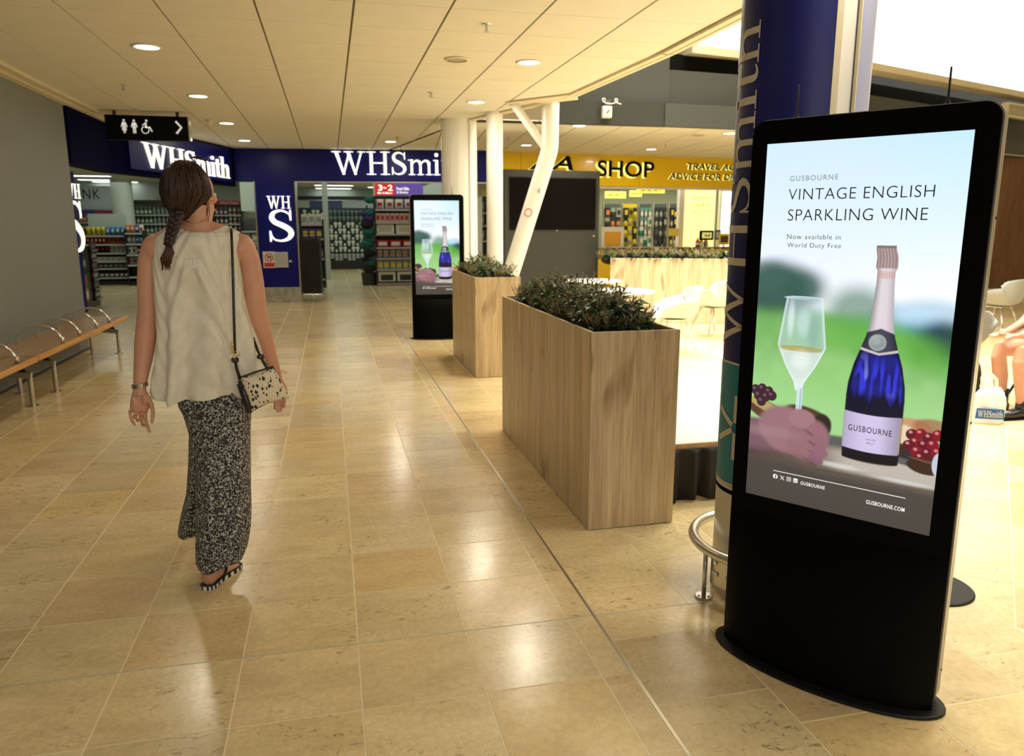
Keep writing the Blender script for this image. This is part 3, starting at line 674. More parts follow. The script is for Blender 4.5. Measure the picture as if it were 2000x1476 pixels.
# ---------------------------------------------------------------- navy clad column with the shop name
cx, cy, cr = 1.742, 2.686, 0.232
va = math.degrees(math.atan2(-cy, -cx))           # towards the camera; +angle turns to the viewer's right
nc = thing('clad_column', 'tall round column clad in navy with cream vertical shop lettering beside the front totem', 'column', (cx, cy, 0))
M_SILVER = mat('satin_silver', (0.62, 0.60, 0.55), 0.38, 0.55)
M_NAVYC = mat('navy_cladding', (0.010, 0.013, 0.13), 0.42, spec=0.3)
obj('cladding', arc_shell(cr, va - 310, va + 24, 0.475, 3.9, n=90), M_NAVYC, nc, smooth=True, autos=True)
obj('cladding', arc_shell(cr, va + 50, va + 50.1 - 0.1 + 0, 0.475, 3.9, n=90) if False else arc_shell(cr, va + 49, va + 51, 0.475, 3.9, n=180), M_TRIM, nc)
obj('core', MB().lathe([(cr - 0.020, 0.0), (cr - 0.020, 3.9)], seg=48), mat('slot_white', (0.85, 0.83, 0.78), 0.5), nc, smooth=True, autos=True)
obj('outer_shell', arc_shell(cr + 0.001, va + 51, va + 120, 0.475, 3.9, 0.01, n=120), mat('navy_cladding_glare', srgb(176, 182, 222), 0.3), nc, smooth=True, autos=True)  # lavender base colour paints the skylight glare on this navy shell
obj('slot_edge', arc_shell(cr + 0.002, va + 24, va + 30, 0.475, 3.9, 0.02, n=180), M_TRIM, nc)
obj('lower_shell', arc_shell(cr, va - 310, va + 24, 0.0, 0.455, n=90), M_SILVER, nc, smooth=True, autos=True)
obj('band', arc_shell(cr + 0.001, va - 310, va + 24, 0.445, 0.462, n=90), M_NAVYD, nc, smooth=True)
obj('band', arc_shell(cr + 0.001, va - 310, va + 24, 0.463, 0.478, n=90), mat('cream_vinyl', srgb(214, 205, 186), 0.5), nc, smooth=True)
M_VINYL = mat('cream_vinyl'); M_TEAL = mat('teal_vinyl', (0.0, 0.22, 0.30), 0.4)
def subdiv(mb, maxl):
    bm = bmesh.new(); vs = [bm.verts.new(v) for v in mb.v]
    for f in mb.f:
        try: bm.faces.new([vs[i] for i in f])
        except ValueError: pass
    bmesh.ops.triangulate(bm, faces=bm.faces[:])
    for _ in range(5):
        es = [e for e in bm.edges if e.calc_length() > maxl]
        if not es: break
        bmesh.ops.subdivide_edges(bm, edges=es, cuts=1); bmesh.ops.triangulate(bm, faces=bm.faces[:])
    bm.verts.index_update(); out = MB(); out.add([v.co[:] for v in bm.verts], [tuple(v.index for v in f.verts) for f in bm.faces]); bm.free(); return out
def wrap(mb, base_ang, z0, out):
    """x runs up the column, y runs to the viewer's left round it"""
    mb.v = [((cr + out) * math.cos(math.radians(base_ang) - v[1] / cr), (cr + out) * math.sin(math.radians(base_ang) - v[1] / cr), z0 + v[0]) for v in mb.v]; return mb
bang = va - 40.5; x = 0; tot = sum(glyph(c)[1] for c in 'WHSmith'); Lz = 2.215 - 1.02; hcap = 0.168
for ch in 'WHSmith':
    g, adv = glyph(ch); mb = polys_mb([[((p[0] + x) * Lz / tot, p[1] * hcap) for p in poly] for poly in g]); x += adv
    obj('letter', wrap(subdiv(mb, 0.02), bang, 1.02, 0.0025), M_VINYL, nc)
# teal roundel with a cream line symbol
rp = []
for k in range(40):
    a = 2 * PI * k / 40; ca_, sa_ = math.cos(a), math.sin(a); e = 0.6
    rp.append((0.241 * math.copysign(abs(ca_) ** e, ca_), 0.19 * math.copysign(abs(sa_) ** e, sa_)))
mb = polys_mb([[(p[0], p[1] + 0.14) for p in rp]]); obj('roundel', wrap(subdiv(mb, 0.02), bang + 20, 0.729, 0.002), M_TEAL, nc)
mb = polys_mb([[(rp[k][0] * s1_, rp[k][1] * s1_ + .14) for k, s1_ in ((i, 1.0), (i, 1.035), ((i + 1) % 40, 1.035), ((i + 1) % 40, 1.0))] for i in range(40)])
obj('roundel_edge', wrap(subdiv(mb, 0.02), bang + 20, 0.729, 0.003), M_VINYL, nc)
sym = []
for a in (0, 60, 120, 180, 240, 300):
    c_, s_ = math.cos(math.radians(a)), math.sin(math.radians(a))
    sym += [[(0.02 * c_ + s_ * .011, 0.09 + 0.02 * s_ - c_ * .011), (0.13 * c_ + s_ * .011, 0.09 + 0.13 * s_ - c_ * .011), (0.13 * c_ - s_ * .011, 0.09 + 0.13 * s_ + c_ * .011), (0.02 * c_ - s_ * .011, 0.09 + 0.02 * s_ + c_ * .011)]]
obj('symbol', wrap(subdiv(polys_mb(sym), 0.02), bang + 20, 0.72, 0.004), M_VINYL, nc)
# rail around the column foot
rl = thing('bumper_rail', 'brushed steel guard rail ring on short feet around the foot of the navy column', 'rail', (cx, cy, 0))
obj('ring', MB().tube([(0.315 * math.cos(2 * PI * k / 48), 0.315 * math.sin(2 * PI * k / 48), 0.215) for k in range(48)], 0.021, seg=14, closed=True, up=(0, 0, 1)), M_STEEL, rl, smooth=True)
fa0 = math.degrees(math.atan2(2.661 - cy, 1.437 - cx))
for k in range(4):
    a = math.radians(fa0 + 90 * k); ft_ = thing
    x_, y_ = 0.308 * math.cos(a), 0.308 * math.sin(a)
    pst = obj('post', MB().lathe([(0.009, 0.008), (0.009, 0.20)], c=(x_, y_, 0), seg=12), M_STEEL, rl, smooth=True)
    obj('foot_plate', MB().lathe([(0.036, 0.0), (0.036, 0.006), (0.033, 0.008)], c=(x_, y_, 0), seg=22), M_STEEL, pst)
    for q_ in range(3):
        b_ = 2 * PI * q_ / 3 + a; obj('screw', MB().lathe([(0.005, 0.008), (0.004, 0.010)], c=(x_ + 0.023 * math.cos(b_), y_ + 0.023 * math.sin(b_), 0), seg=8), M_BLACKM, pst)
obj('socket_plate', arc_shell(0.290, va - 50, va - 12, 0.07, 0.215, 0.006, n=60), M_STEEL, rl, smooth=False)
for a in (-44, -30):
    t = math.radians(va + a); ex = Vector((-math.sin(t), math.cos(t), 0)); o_ = Vector((0.2915 * math.cos(t), 0.2915 * math.sin(t), 0))
    obj('socket', place(polys_mb([rc(-.016, .016, -.008, .008)], 0.002), o_ + Vector((0, 0, 0.12)), ex), mat('socket_white', (0.8, 0.8, 0.76), 0.4), rl)
    obj('lock', place(polys_mb([circ(0, 0, .008, 14)], 0.003), o_ + Vector((0, 0, 0.165)), ex), M_CHROME, rl)
t = math.radians(va - 13); ex = Vector((-math.sin(t), math.cos(t), 0))
obj('label_plate', place(polys_mb([rc(-.012, .012, -.07, .075)], 0.003), Vector((0.292 * math.cos(t), 0.292 * math.sin(t), 0.14)), ex), mat('socket_white'), rl)

# ---------------------------------------------------------------- advertising totems
W_, H_ = 480, 960
def smooth(e0, e1, x): t = np.clip((x - e0) / (e1 - e0), 0, 1); return t * t * (3 - 2 * t)
def paint():
    asp = 1.182 / 0.587
    U, V = np.meshgrid((np.arange(W_)) / (W_ - 1), (np.arange(H_)) / (H_ - 1))
    rs = np.random.RandomState(5)
    def vnoise(fx, fy, seed):
        r = np.random.RandomState(seed).rand(int(fy) + 3, int(fx) + 3); x = U * fx; y = V * fy
        xi = x.astype(int); yi = y.astype(int); xf = x - xi; yf = y - yi; xf = xf * xf * (3 - 2 * xf); yf = yf * yf * (3 - 2 * yf)
        return (r[yi, xi] * (1 - xf) + r[yi, xi + 1] * xf) * (1 - yf) + (r[yi + 1, xi] * (1 - xf) + r[yi + 1, xi + 1] * xf) * yf
    img = np.zeros((H_, W_, 3))
    def c(*a): return np.array(srgb(*a))
    def put(mask, col): 
        nonlocal img
        col = np.asarray(col)
        img = img * (1 - mask[..., None]) + (col if col.ndim == 3 else col[None, None, :]) * mask[..., None]
    def ell(x, y, rx, ry, soft=0.0, rot=0.0):
        dx = U - x; dy = (V - y) * asp; ca_, sa_ = math.cos(rot), math.sin(rot)
        a = (dx * ca_ + dy * sa_) / rx; b = (-dx * sa_ + dy * ca_) / ry; d = np.sqrt(a * a + b * b)
        return 1 - smooth(1 - soft - 0.03, 1 + soft + 0.03, d)
    # sky
    s = V[..., None] / 0.45
    sky = c(196, 232, 255) * (1 - np.clip(s, 0, 1)) + c(250, 253, 255) * np.clip(s, 0, 1)
    img[:] = sky
    put(0.40 * ell(0.15, 0.10, 0.6, 0.5, 0.6), c(226, 234, 255)); put(0.6 * ell(0.9, 0.45, 0.3, 0.25, 0.6), c(250, 252, 255)); put(0.35 * ell(0.2, 0.34, 0.5, 0.12, 0.8), c(236, 240, 252))
    # hills and trees, out of focus
    n1 = vnoise(14, 26, 1)
    grass = (c(110, 165, 90)[None, None] * (1 - n1[..., None]) + c(150, 200, 125)[None, None] * n1[..., None])
    grass = grass * (1 - smooth(0.55, 0.7, V)[..., None]) + c(160, 210, 140)[None, None] * smooth(0.55, 0.7, V)[..., None]
    put(smooth(0.405, 0.45, V + 0.03 * np.cos(U * 7)), grass * 0 + c(190, 214, 232)[None, None])
    put(smooth(0.435, 0.475, V + 0.02 * np.sin(U * 5 + 1)), grass)
    put(0.95 * ell(0.10, 0.395, 0.20, 0.16, 0.35), c(38, 76, 66)); put(0.9 * ell(0.24, 0.385, 0.13, 0.10, 0.5), c(52, 92, 84)); put(0.7 * ell(0.05, 0.35, 0.12, 0.07, 0.5), c(60, 100, 92))
    put(0.75 * ell(0.55, 0.44, 0.16, 0.13, 0.5), c(66, 122, 92)); put(0.8 * ell(0.86, 0.47, 0.13, 0.05, 0.7), c(90, 150, 185)); put(0.9 * ell(0.98, 0.50, 0.16, 0.10, 0.5), c(22, 50, 60))
    put(0.55 * ell(0.82, 0.44, 0.09, 0.05, 0.7), c(190, 226, 246))
    put(0.75 * ell(0.42, 0.50, 0.30, 0.10, 0.6), c(104, 178, 70)); put(0.75 * ell(0.80, 0.52, 0.25, 0.09, 0.6, 0.35), c(98, 176, 66)); put(0.6 * ell(0.1, 0.50, 0.25, 0.10, 0.6), c(120, 180, 100))
    put(0.5 * ell(0.45, 0.64, 0.4, 0.14, 0.7), c(150, 206, 120))
    # table top
    tb = smooth(0.775, 0.79, V + 0.02 * (U - 0.4)); n2 = vnoise(6, 120, 3); n3 = vnoise(4, 40, 9)
    table = c(112, 98, 86)[None, None] * (0.55 + 0.7 * (n2 * .6 + n3 * .4)[..., None])
    put(tb, table)
    put(0.85 * smooth(0.80, 0.83, V) * (1 - smooth(0.86, 0.885, V)) * smooth(0.35, 0.6, U), c(196, 188, 176)); put(0.7 * (smooth(0.775, 0.785, V) * (1 - smooth(0.80, 0.815, V))) * (1 - smooth(0.5, 0.6, U)), c(70, 88, 88))
    put(0.6 * ell(0.5, 0.862, 0.12, 0.014, 0.6), c(225, 222, 216)); put(0.6 * ell(0.86, 0.872, 0.16, 0.012, 0.6), c(226, 224, 222))
    # bread, grapes, cup, hand
    put(ell(0.10, 0.742, 0.14, 0.055, 0.08, 0.35), c(92, 62, 44)); put(ell(0.09, 0.728, 0.11, 0.028, 0.15, 0.35), c(178, 158, 98)); put(ell(0.33, 0.735, 0.13, 0.045, 0.12, 0.2), c(78, 58, 42)); put(ell(0.415, 0.76, 0.05, 0.07, 0.1), c(44, 38, 34))
    for gx, gy in ((.02, .683), (.06, .678), (.10, .684), (.04, .699), (.085, .70), (.12, .695), (.06, .715)):
        put(ell(gx, gy, 0.028, 0.030, 0.06), c(62, 34, 48)); put(0.5 * ell(gx - .008, gy - .004, 0.009, 0.009, 0.4), c(150, 110, 130))
    # wine glass
    def prof(pts, v): return np.interp(v, [p[1] for p in pts], [p[0] for p in pts])
    vv = V
    bx = 0.268 + 0 * V
    hw = np.interp(vv, [.412, .48, .545, .60, .645, .67], [.100, .118, .135, .085, .030, .018])
    inside = (smooth(0.409, 0.413, V) * (1 - smooth(0.668, 0.672, V))) * (1 - smooth(hw - 0.004, hw + 0.002, np.abs(U - bx)))
    put(0.42 * inside, c(196, 218, 226))
    wine = inside * smooth(0.548, 0.553, V); put(0.85 * wine, c(208, 224, 214)); put(0.6 * wine * smooth(0.60, 0.66, V), c(232, 240, 236))
    put(0.85 * ell(0.265, 0.552, 0.128, 0.016, 0.1), c(176, 160, 70)); put(0.6 * ell(0.27, 0.585, 0.05, 0.05, 0.6), c(240, 246, 240))
    edge_ = (smooth(0.409, 0.413, V) * (1 - smooth(0.655, 0.67, V))) * (1 - smooth(0.003, 0.009, np.abs(np.abs(U - bx) - hw + 0.006))); put(0.5 * edge_, c(232, 242, 248))
    put(0.8 * ell(0.26, 0.412, 0.103, 0.010, 0.1), c(214, 230, 238)); put(0.7 * ell(0.26, 0.414, 0.092, 0.007, 0.1), c(150, 176, 186))
    put(0.55 * ell(0.20, 0.47, 0.018, 0.09, 0.6), c(240, 248, 252)); put(0.4 * ell(0.27, 0.48, 0.035, 0.07, 0.5), c(220, 236, 244)); put(0.35 * ell(0.33, 0.50, 0.03, 0.10, 0.5), c(120, 150, 160))
    stem_ = smooth(0.66, 0.665, V) * (1 - smooth(0.735, 0.745, V)) * (1 - smooth(0.014, 0.020, np.abs(U - 0.278))); put(0.85 * stem_, c(206, 228, 236)); put(0.4 * stem_ * (np.abs(U - 0.284) < 0.006), c(110, 140, 150))
    hs = c(150, 110, 118)
    put(ell(0.05, 0.815, 0.20, 0.10, 0.12, 0.05), c(120, 88, 98)); put(ell(0.22, 0.788, 0.17, 0.135, 0.08, 0.3), hs); put(ell(0.34, 0.805, 0.11, 0.13, 0.08, 0.7), c(146, 104, 112)); put(ell(0.30, 0.748, 0.075, 0.055, 0.1), c(160, 118, 124))
    for k, (fx, fy) in enumerate(((.385, .775), (.405, .803), (.415, .832), (.395, .855))): put(ell(fx, fy, 0.045, 0.030, 0.1, 0.5), c(150 - 4 * k, 104 - 3 * k, 112)); put(0.5 * ell(fx - .03, fy + .012, 0.04, 0.008, 0.5, 0.5), c(84, 56, 66))
    put(0.55 * ell(0.12, 0.88, 0.28, 0.05, 0.6), c(52, 38, 42)); put(0.5 * ell(0.10, 0.80, 0.18, 0.03, 0.8), c(168, 132, 140))
    # fruit bowl on the right
    put(ell(0.90, 0.800, 0.17, 0.055, 0.06), c(92, 92, 98)); put(ell(0.89, 0.785, 0.16, 0.05, 0.1), c(46, 42, 46)); put(ell(0.86, 0.725, 0.10, 0.05, 0.15), c(196, 150, 110)); put(0.8 * ell(0.96, 0.715, 0.09, 0.04, 0.2), c(160, 100, 70)); put(ell(0.83, 0.745, 0.05, 0.05, 0.15), c(226, 206, 172))
    for gx, gy, gc in ((.87, .742, 0), (.91, .738, 1), (.95, .745, 0), (.99, .735, 1), (.89, .762, 1), (.93, .766, 0), (.97, .762, 1), (.86, .772, 0), (.90, .785, 1), (.95, .786, 0), (.995, .78, 1), (.92, .80, 0)):
        put(ell(gx, gy, 0.030, 0.030, 0.06), c(130, 14, 34) if gc else c(92, 12, 34)); put(0.7 * ell(gx - .008, gy - .006, 0.009, 0.008, 0.4), c(232, 150, 160))
    put(ell(0.94, 0.822, 0.085, 0.038, 0.06, 0.1), c(58, 34, 26)); put(0.6 * ell(0.94, 0.806, 0.075, 0.006, 0.3, 0.12), c(126, 88, 66)); put(ell(1.01, 0.81, 0.035, 0.065, 0.05), c(190, 198, 210))
    # bottle
    pf = [(.048, .272), (.050, .285), (.053, .322), (.044, .332), (.045, .37), (.053, .43), (.060, .47), (.072, .50), (.095, .535), (.122, .575), (.143, .625), (.148, .66), (.148, .79), (.145, .83), (.120, .842)]
    hb = np.interp(V, [p[1] for p in pf], [p[0] for p in pf]); bc = 0.6735 - 0.010 * smooth(.3, .272, V)
    d = (U - bc) / hb; body = smooth(0.266, 0.270, V) * (1 - smooth(0.836, 0.842, V + 0.008 * (1 - np.sqrt(np.clip(1 - d * d, 0, 1))))) * (1 - smooth(0.96, 1.01, np.abs(d)))
    shade = np.clip(1 - d ** 2, 0, 1)
    n4 = vnoise(60, 16, 12); n5 = vnoise(34, 20, 15)
    glass = c(8, 10, 40)[None, None] * np.ones_like(img)
    lit = smooth(.52, .60, V) * (1 - smooth(.655, .70, V + 0.05 * n4)) * smooth(-.92, -.7, d) * (1 - smooth(.80, .95, d))
    glass = glass * (1 - lit[..., None]) + c(52, 56, 205)[None, None] * lit[..., None]
    streak = lit * smooth(.45, .7, n4) ; glass = glass * (1 - .8 * streak[..., None]) + c(12, 12, 60)[None, None] * .8 * streak[..., None]
    hl = lit * smooth(.78, .95, n5); glass = glass * (1 - .6 * hl[..., None]) + c(130, 140, 236)[None, None] * .6 * hl[..., None]
    glass = glass * (1 - (smooth(.79, .83, V) * .7)[..., None])
    put(body, glass)
    foil = body * (1 - smooth(.493, .497, V + 0.012 * (1 - np.abs(d))))
    foilc = c(206, 196, 202)[None, None] * (0.55 + 0.6 * (smooth(-1, -.3, d) * (1 - 0.6 * smooth(0.2, 1, d))))[..., None]; put(foil, foilc)
    cap = body * (1 - smooth(.322, .326, V)); put(cap, c(182, 158, 156)[None, None] * (0.55 + 0.55 * (0.5 + 0.5 * np.sin(d * 22)) * (0.5 + 0.5 * shade))[..., None])
    put(0.5 * body * smooth(.328, .336, V) * (1 - smooth(.345, .355, V)), c(206, 150, 136)); put(0.9 * body * (1 - smooth(.272, .275, V)), c(120, 104, 100))
    band = body * smooth(.488, .492, V + 0.012 * (1 - np.abs(d))) * (1 - smooth(.527, .530, V - 0.012 * (1 - np.abs(d)))); put(band, c(62, 62, 78)[None, None] * (0.4 + 0.9 * shade)[..., None])
    put(body * (1 - smooth(0.002, 0.0045, np.abs(V - 0.012 * (1 - np.abs(d)) - 0.533))), c(196, 190, 186))
    put(ell(0.662, 0.515, 0.044, 0.044, 0.03), c(150, 158, 158)); put(0.7 * ell(0.655, 0.511, 0.022, 0.022, 0.5), c(206, 214, 212)); put(0.6 * ell(0.662, 0.515, 0.03, 0.03, 0.1), c(128, 138, 140))
    lab = body * smooth(.702, .704, V - 0.006 * shade) * (1 - smooth(.803, .805, V - 0.006 * shade)) * (1 - smooth(.93, .95, d))
    put(lab, c(196, 184, 218)[None, None] * (0.72 + 0.4 * shade)[..., None] * (1 - 0.25 * smooth(.2, .9, d))[..., None]); put(0.8 * body * (np.abs(d - 0.955) < 0.02) * smooth(.704, .706, V) * (1 - smooth(.80, .803, V)), c(196, 160, 90))
    # dark footer
    put(smooth(0.868, 0.905, V), c(70, 66, 62)); put(0.3 * smooth(0.94, 1.0, V), c(60, 56, 52))
    return np.clip(img, 0, 1)
IMG = paint()
def screen_mesh():
    X = np.linspace(0, 0.587, W_); Z = np.linspace(1.182, 0, H_); co = np.zeros((H_ * W_, 3)); co[:, 0] = np.tile(X, H_); co[:, 2] = np.repeat(Z, W_)
    i = np.arange((H_ - 1) * (W_ - 1)); r = i // (W_ - 1); q_ = i % (W_ - 1); a = r * W_ + q_
    F = np.stack([a, a + W_, a + W_ + 1, a + 1], 1)
    me = bpy.data.meshes.new('screen'); me.vertices.add(len(co)); me.vertices.foreach_set('co', co.ravel())
    me.loops.add(F.size); me.loops.foreach_set('vertex_index', F.ravel().astype(np.int32)); me.polygons.add(len(F))
    me.polygons.foreach_set('loop_start', np.arange(0, F.size, 4, dtype=np.int32)); me.update(calc_edges=True); me.validate()
    ca = me.color_attributes.new('Col', 'FLOAT_COLOR', 'POINT'); c4 = np.ones((H_ * W_, 4)); c4[:, :3] = IMG.reshape(-1, 3); ca.data.foreach_set('color', c4.ravel())
    m = bpy.data.materials.new('lit_screen'); m.use_nodes = True; nt = m.node_tree; b = nt.nodes['Principled BSDF']
    v = nt.nodes.new('ShaderNodeVertexColor'); v.layer_name = 'Col'; nt.links.new(v.outputs[0], b.inputs['Emission Color']); b.inputs['Emission Strength'].default_value = 1.08
    b.inputs['Base Color'].default_value = (0.01, 0.01, 0.01, 1); b.inputs['Roughness'].default_value = 0.12
    me.materials.append(m); return me
SCR = screen_mesh()
M_INK = mat('screen_ink', (0.005, 0.005, 0.02), 0.3); M_INKG = mat('screen_grey_ink', (0.1, 0.1, 0.1), 0.3, emit=srgb(150, 160, 165), es=0.9); M_INKW = mat('screen_white_ink', (0.5, 0.5, 0.5), 0.3, emit=(0.9, 0.9, 0.9), es=1.0)
M_GOLDI = mat('screen_silver_ink', (0.2, 0.2, 0.2), 0.3, emit=srgb(230, 226, 222), es=0.9)
def rbox2(x0, x1, z0, z1, r, n=8):
    P = []
    for (a, b, t0) in ((x1 - r, z1 - r, 0), (x0 + r, z1 - r, 90), (x0 + r, z0 + r if z0 > 0.01 else z0, 180), (x1 - r, z0 + r if z0 > 0.01 else z0, 270)):
        if z0 <= 0.01 and t0 >= 180: P.append((x0 if t0 == 180 else x1, z0)); continue
        for k in range(n + 1): t = math.radians(t0 + 90 * k / n); P.append((a + r * math.cos(t), b + r * math.sin(t)))
    return P
M_TOTEM = mat('totem_black_glass', (0.0015, 0.0015, 0.0015), 0.4, spec=0.06); M_TOTRIM = mat('totem_silver_edge', (0.42, 0.41, 0.38), 0.35, 0.8)
def totem(label, loc, rz, zs):
    t = thing('advertising_totem', label, 'display', loc, rz, 'black advertising totems with the same wine advert')
    t.scale = (1, 1, zs)
    # local frame: x along the front from left to right, y into the body, front plane at y = 0
    out = rbox2(0, 0.70, 0.012, 1.83, 0.045)
    def slab(name, y0, y1, m, pts, parent=t, bev=0.003):
        n = len(pts); mb = MB(); mb.add([(p[0], y0, p[1]) for p in pts] + [(p[0], y1, p[1]) for p in pts], [tuple(range(n - 1, -1, -1))[::-1], tuple(range(n, 2 * n))[::-1]] + [(i, n + i, n + (i + 1) % n, (i + 1) % n) for i in range(n)])
        return obj(name, mb, m, parent)
    slab('front_panel', 0.0, 0.014, M_TOTEM, out)
    inn = rbox2(-0.004, 0.704, 0.012, 1.834, 0.049)
    slab('side_frame', 0.014, 0.036, M_TOTRIM, inn); slab('side_frame', 0.040, 0.062, M_TOTRIM, inn); slab('frame_groove', 0.036, 0.040, M_BLACKM, out)
    slab('rear_panel', 0.062, 0.085, M_TOTEM, out)
    # swollen lower front
    mb = MB(); nx, nz = 20, 12; vs = []
    for j in range(nz + 1):
        z = 0.012 + 0.50 * j / nz; bz = 0.105 * (1 - j / nz) ** 0.6 if j < nz else 0.0
        for i in range(nx + 1):
            x_ = 0.70 * i / nx; vs.append((x_, -0.0015 - bz * (1 - (2 * i / nx - 1) ** 2) ** 0.75, z))
    mb.add(vs, [(j * (nx + 1) + i, j * (nx + 1) + i + 1, (j + 1) * (nx + 1) + i + 1, (j + 1) * (nx + 1) + i) for j in range(nz) for i in range(nx)])
    obj('lower_front', mb, M_TOTEM, t, smooth=True)
    base = [(0.35 + 0.385 * math.cos(2 * PI * k / 48), 0.02 + 0.165 * math.sin(2 * PI * k / 48)) for k in range(48)]
    obj('base_plate', MB().prism(base, 0.0, 0.012), mat('base_black', (0.008, 0.008, 0.008), 0.45, spec=0.25), t, bevel=0.003)
    s = link('screen', SCR, t, (0.052, -0.0012, 0.575))
    def tx(txt, u0, v0, u1, v1, m, name='lettering', **k):
        """v0 top, v1 bottom of the capitals"""
        mb = fit(text_mb(txt, **k), (u1 - u0) * 0.587, (v1 - v0) * 1.182); place(mb, (u0 * 0.587, -0.001, (1 - v1) * 1.182), (1, 0, 0)); return obj(name, mb, m, s)
    tx('GUSBOURNE', .140, .087, .395, .101, M_INKG, spacing=1.25, offset=0.012)
    tx('VINTAGE ENGLISH', .137, .121, .858, .150, M_INK, offset=-0.012, spacing=1.06)
    tx('SPARKLING WINE', .142, .175, .838, .205, M_INK, offset=-0.012, spacing=1.06)
    tx('Now available in', .146, .241, .432, .254, M_INK, offset=-0.006, spacing=1.12)
    tx('World Duty Free', .150, .264, .438, .280, M_INK, offset=-0.006, spacing=1.12)
    tx('GUSBOURNE', .554, .741, .774, .757, M_INK, offset=0.004, spacing=1.2)
    tx('ENGLAND', .650, .772, .70, .777, mat('label_gold_ink', (.3, .25, .15), .4), spacing=1.2)
    tx('BRUT', .655, .782, .695, .787, mat('label_gold_ink'), spacing=1.2)
    tx('GUSBOURNE', .322, .928, .458, .938, M_INKW, offset=0.01, spacing=1.15)
    tx('GUSBOURNE.COM', .680, .940, .872, .951, M_INKW, offset=0.01, spacing=1.1)
    g = fit(text_mb('GUSBOURNE', spacing=1.25), 0.132 * 1.0, 0.010); place(g, (0.667 * 0.587 + 0.004, -0.001, (1 - .462) * 1.182), (0, 0, 1), (-1, 0, 0)); obj('lettering', g, M_GOLDI, s)
    def pl(polys, m, name='icon'):
        mb = polys_mb([[(p[0] * 0.587, (1 - p[1]) * 1.182) for p in P] for P in polys]); place(mb, (0, -0.001, 0), (1, 0, 0)); return obj(name, mb, m, s)
    pl([rc(.159, .871, .9125, .9142)], M_INKW, 'rule')
    M_DK = mat('screen_footer_ink', (0.03, 0.03, 0.03), 0.3, emit=srgb(64, 60, 56), es=0.9)
    a_ = 0.587 / 1.182; E = lambda x, y, r, n=18: [(x + r * math.cos(2 * PI * k / n), y + r * a_ * math.sin(2 * PI * k / n)) for k in range(n)]
    def dz(o, d): o.location.y -= d; return o
    pl([E(.174, .930, .014)], M_INKW); dz(pl([rc(.1725, .1775, .926, .938), rc(.169, .183, .929, .931), rc(.1745, .183, .9245, .9265)], M_DK), .0006)
    pl([[(.202, .9245), (.207, .9245), (.228, .9365), (.223, .9365)], [(.224, .9245), (.227, .9245), (.205, .9365), (.202, .9365)]], M_INKW)
    pl([rc(.241, .265, .9240, .9362)], M_INKW); dz(pl([rc(.2435, .2625, .9253, .9349)], M_DK), .0006); dz(pl([E(.253, .930, .0062)], M_INKW), .0010); dz(pl([E(.253, .930, .0038)], M_DK), .0014)
    pl([rc(.280, .304, .9240, .9362)], M_INKW); dz(pl([rc(.2835, .2865, .929, .9345), rc(.2835, .2865, .926, .9275), rc(.2895, .2925, .929, .9345), rc(.2975, .3005, .930, .9345), rc(.2925, .2990, .929, .9302)], M_DK), .0006)
    for x_ in (0.125, 0.555):
        obj('antenna', MB().lathe([(0.016, 1.828), (0.009, 1.838), (0.0035, 1.850), (0.003, 1.935), (0.0, 1.937)], c=(x_, 0.04, 0), seg=12), M_BLACK, t, smooth=True)
    for z_ in (0.13, 0.93, 1.52): obj('screw', MB().tube([(0.704, 0.05, z_), (0.7055, 0.05, z_)], 0.004, seg=8), M_BLACKM, t)
    return t
L1 = Vector((1.363, 2.361, 0)); R1 = Vector((1.769, 1.792, 0)); d1 = (R1 - L1)
totem('tall black advertising totem with a lit sparkling wine screen, nearest the camera on the right', tuple(L1), math.atan2(d1.y, d1.x), 1.0)
totem('far black advertising totem with the same wine screen, behind the wooden planters', (1.04, 10.25, 0), math.radians(-4), 1.035)
tag(obj('floor_disc', MB().lathe([(0.17, 0), (0.17, 0.006), (0.165, 0.010)], c=(0, 0, 0), seg=40), mat('base_black')), 'dark round metal base plate on the floor behind the front totem', 'base plate').location = (2.40, 2.52, 0)

# ---------------------------------------------------------------- planters
M_OAK = wood_mat('oak_laminate', srgb(184, 162, 126), srgb(226, 204, 168)); M_SOIL = mat('dark_soil', (0.02, 0.016, 0.012), 0.9)
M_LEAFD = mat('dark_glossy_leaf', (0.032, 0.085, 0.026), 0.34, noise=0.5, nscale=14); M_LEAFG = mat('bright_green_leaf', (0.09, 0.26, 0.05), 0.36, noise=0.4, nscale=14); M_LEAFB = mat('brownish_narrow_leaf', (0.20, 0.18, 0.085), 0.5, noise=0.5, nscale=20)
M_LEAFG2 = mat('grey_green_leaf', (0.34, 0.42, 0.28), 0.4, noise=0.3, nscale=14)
def leaf_tri(mb, p, d, up, L, wd, fold=0.3):
    d = d.normalized(); s = d.cross(up); s = s.normalized() if s.length > 1e-4 else Vector((1, 0, 0)); u = s.cross(d)
    a = p; b1 = p + d * (L * .45) + s * wd + u * (wd * fold); b2 = p + d * (L * .45) - s * wd + u * (wd * fold); mid = p + d * (L * .5); tip = p + d * L - u * (L * .12)
    mb.add([a, b1, tip, b2, mid], [(0, 1, 4), (1, 2, 4), (2, 3, 4), (3, 0, 4)])
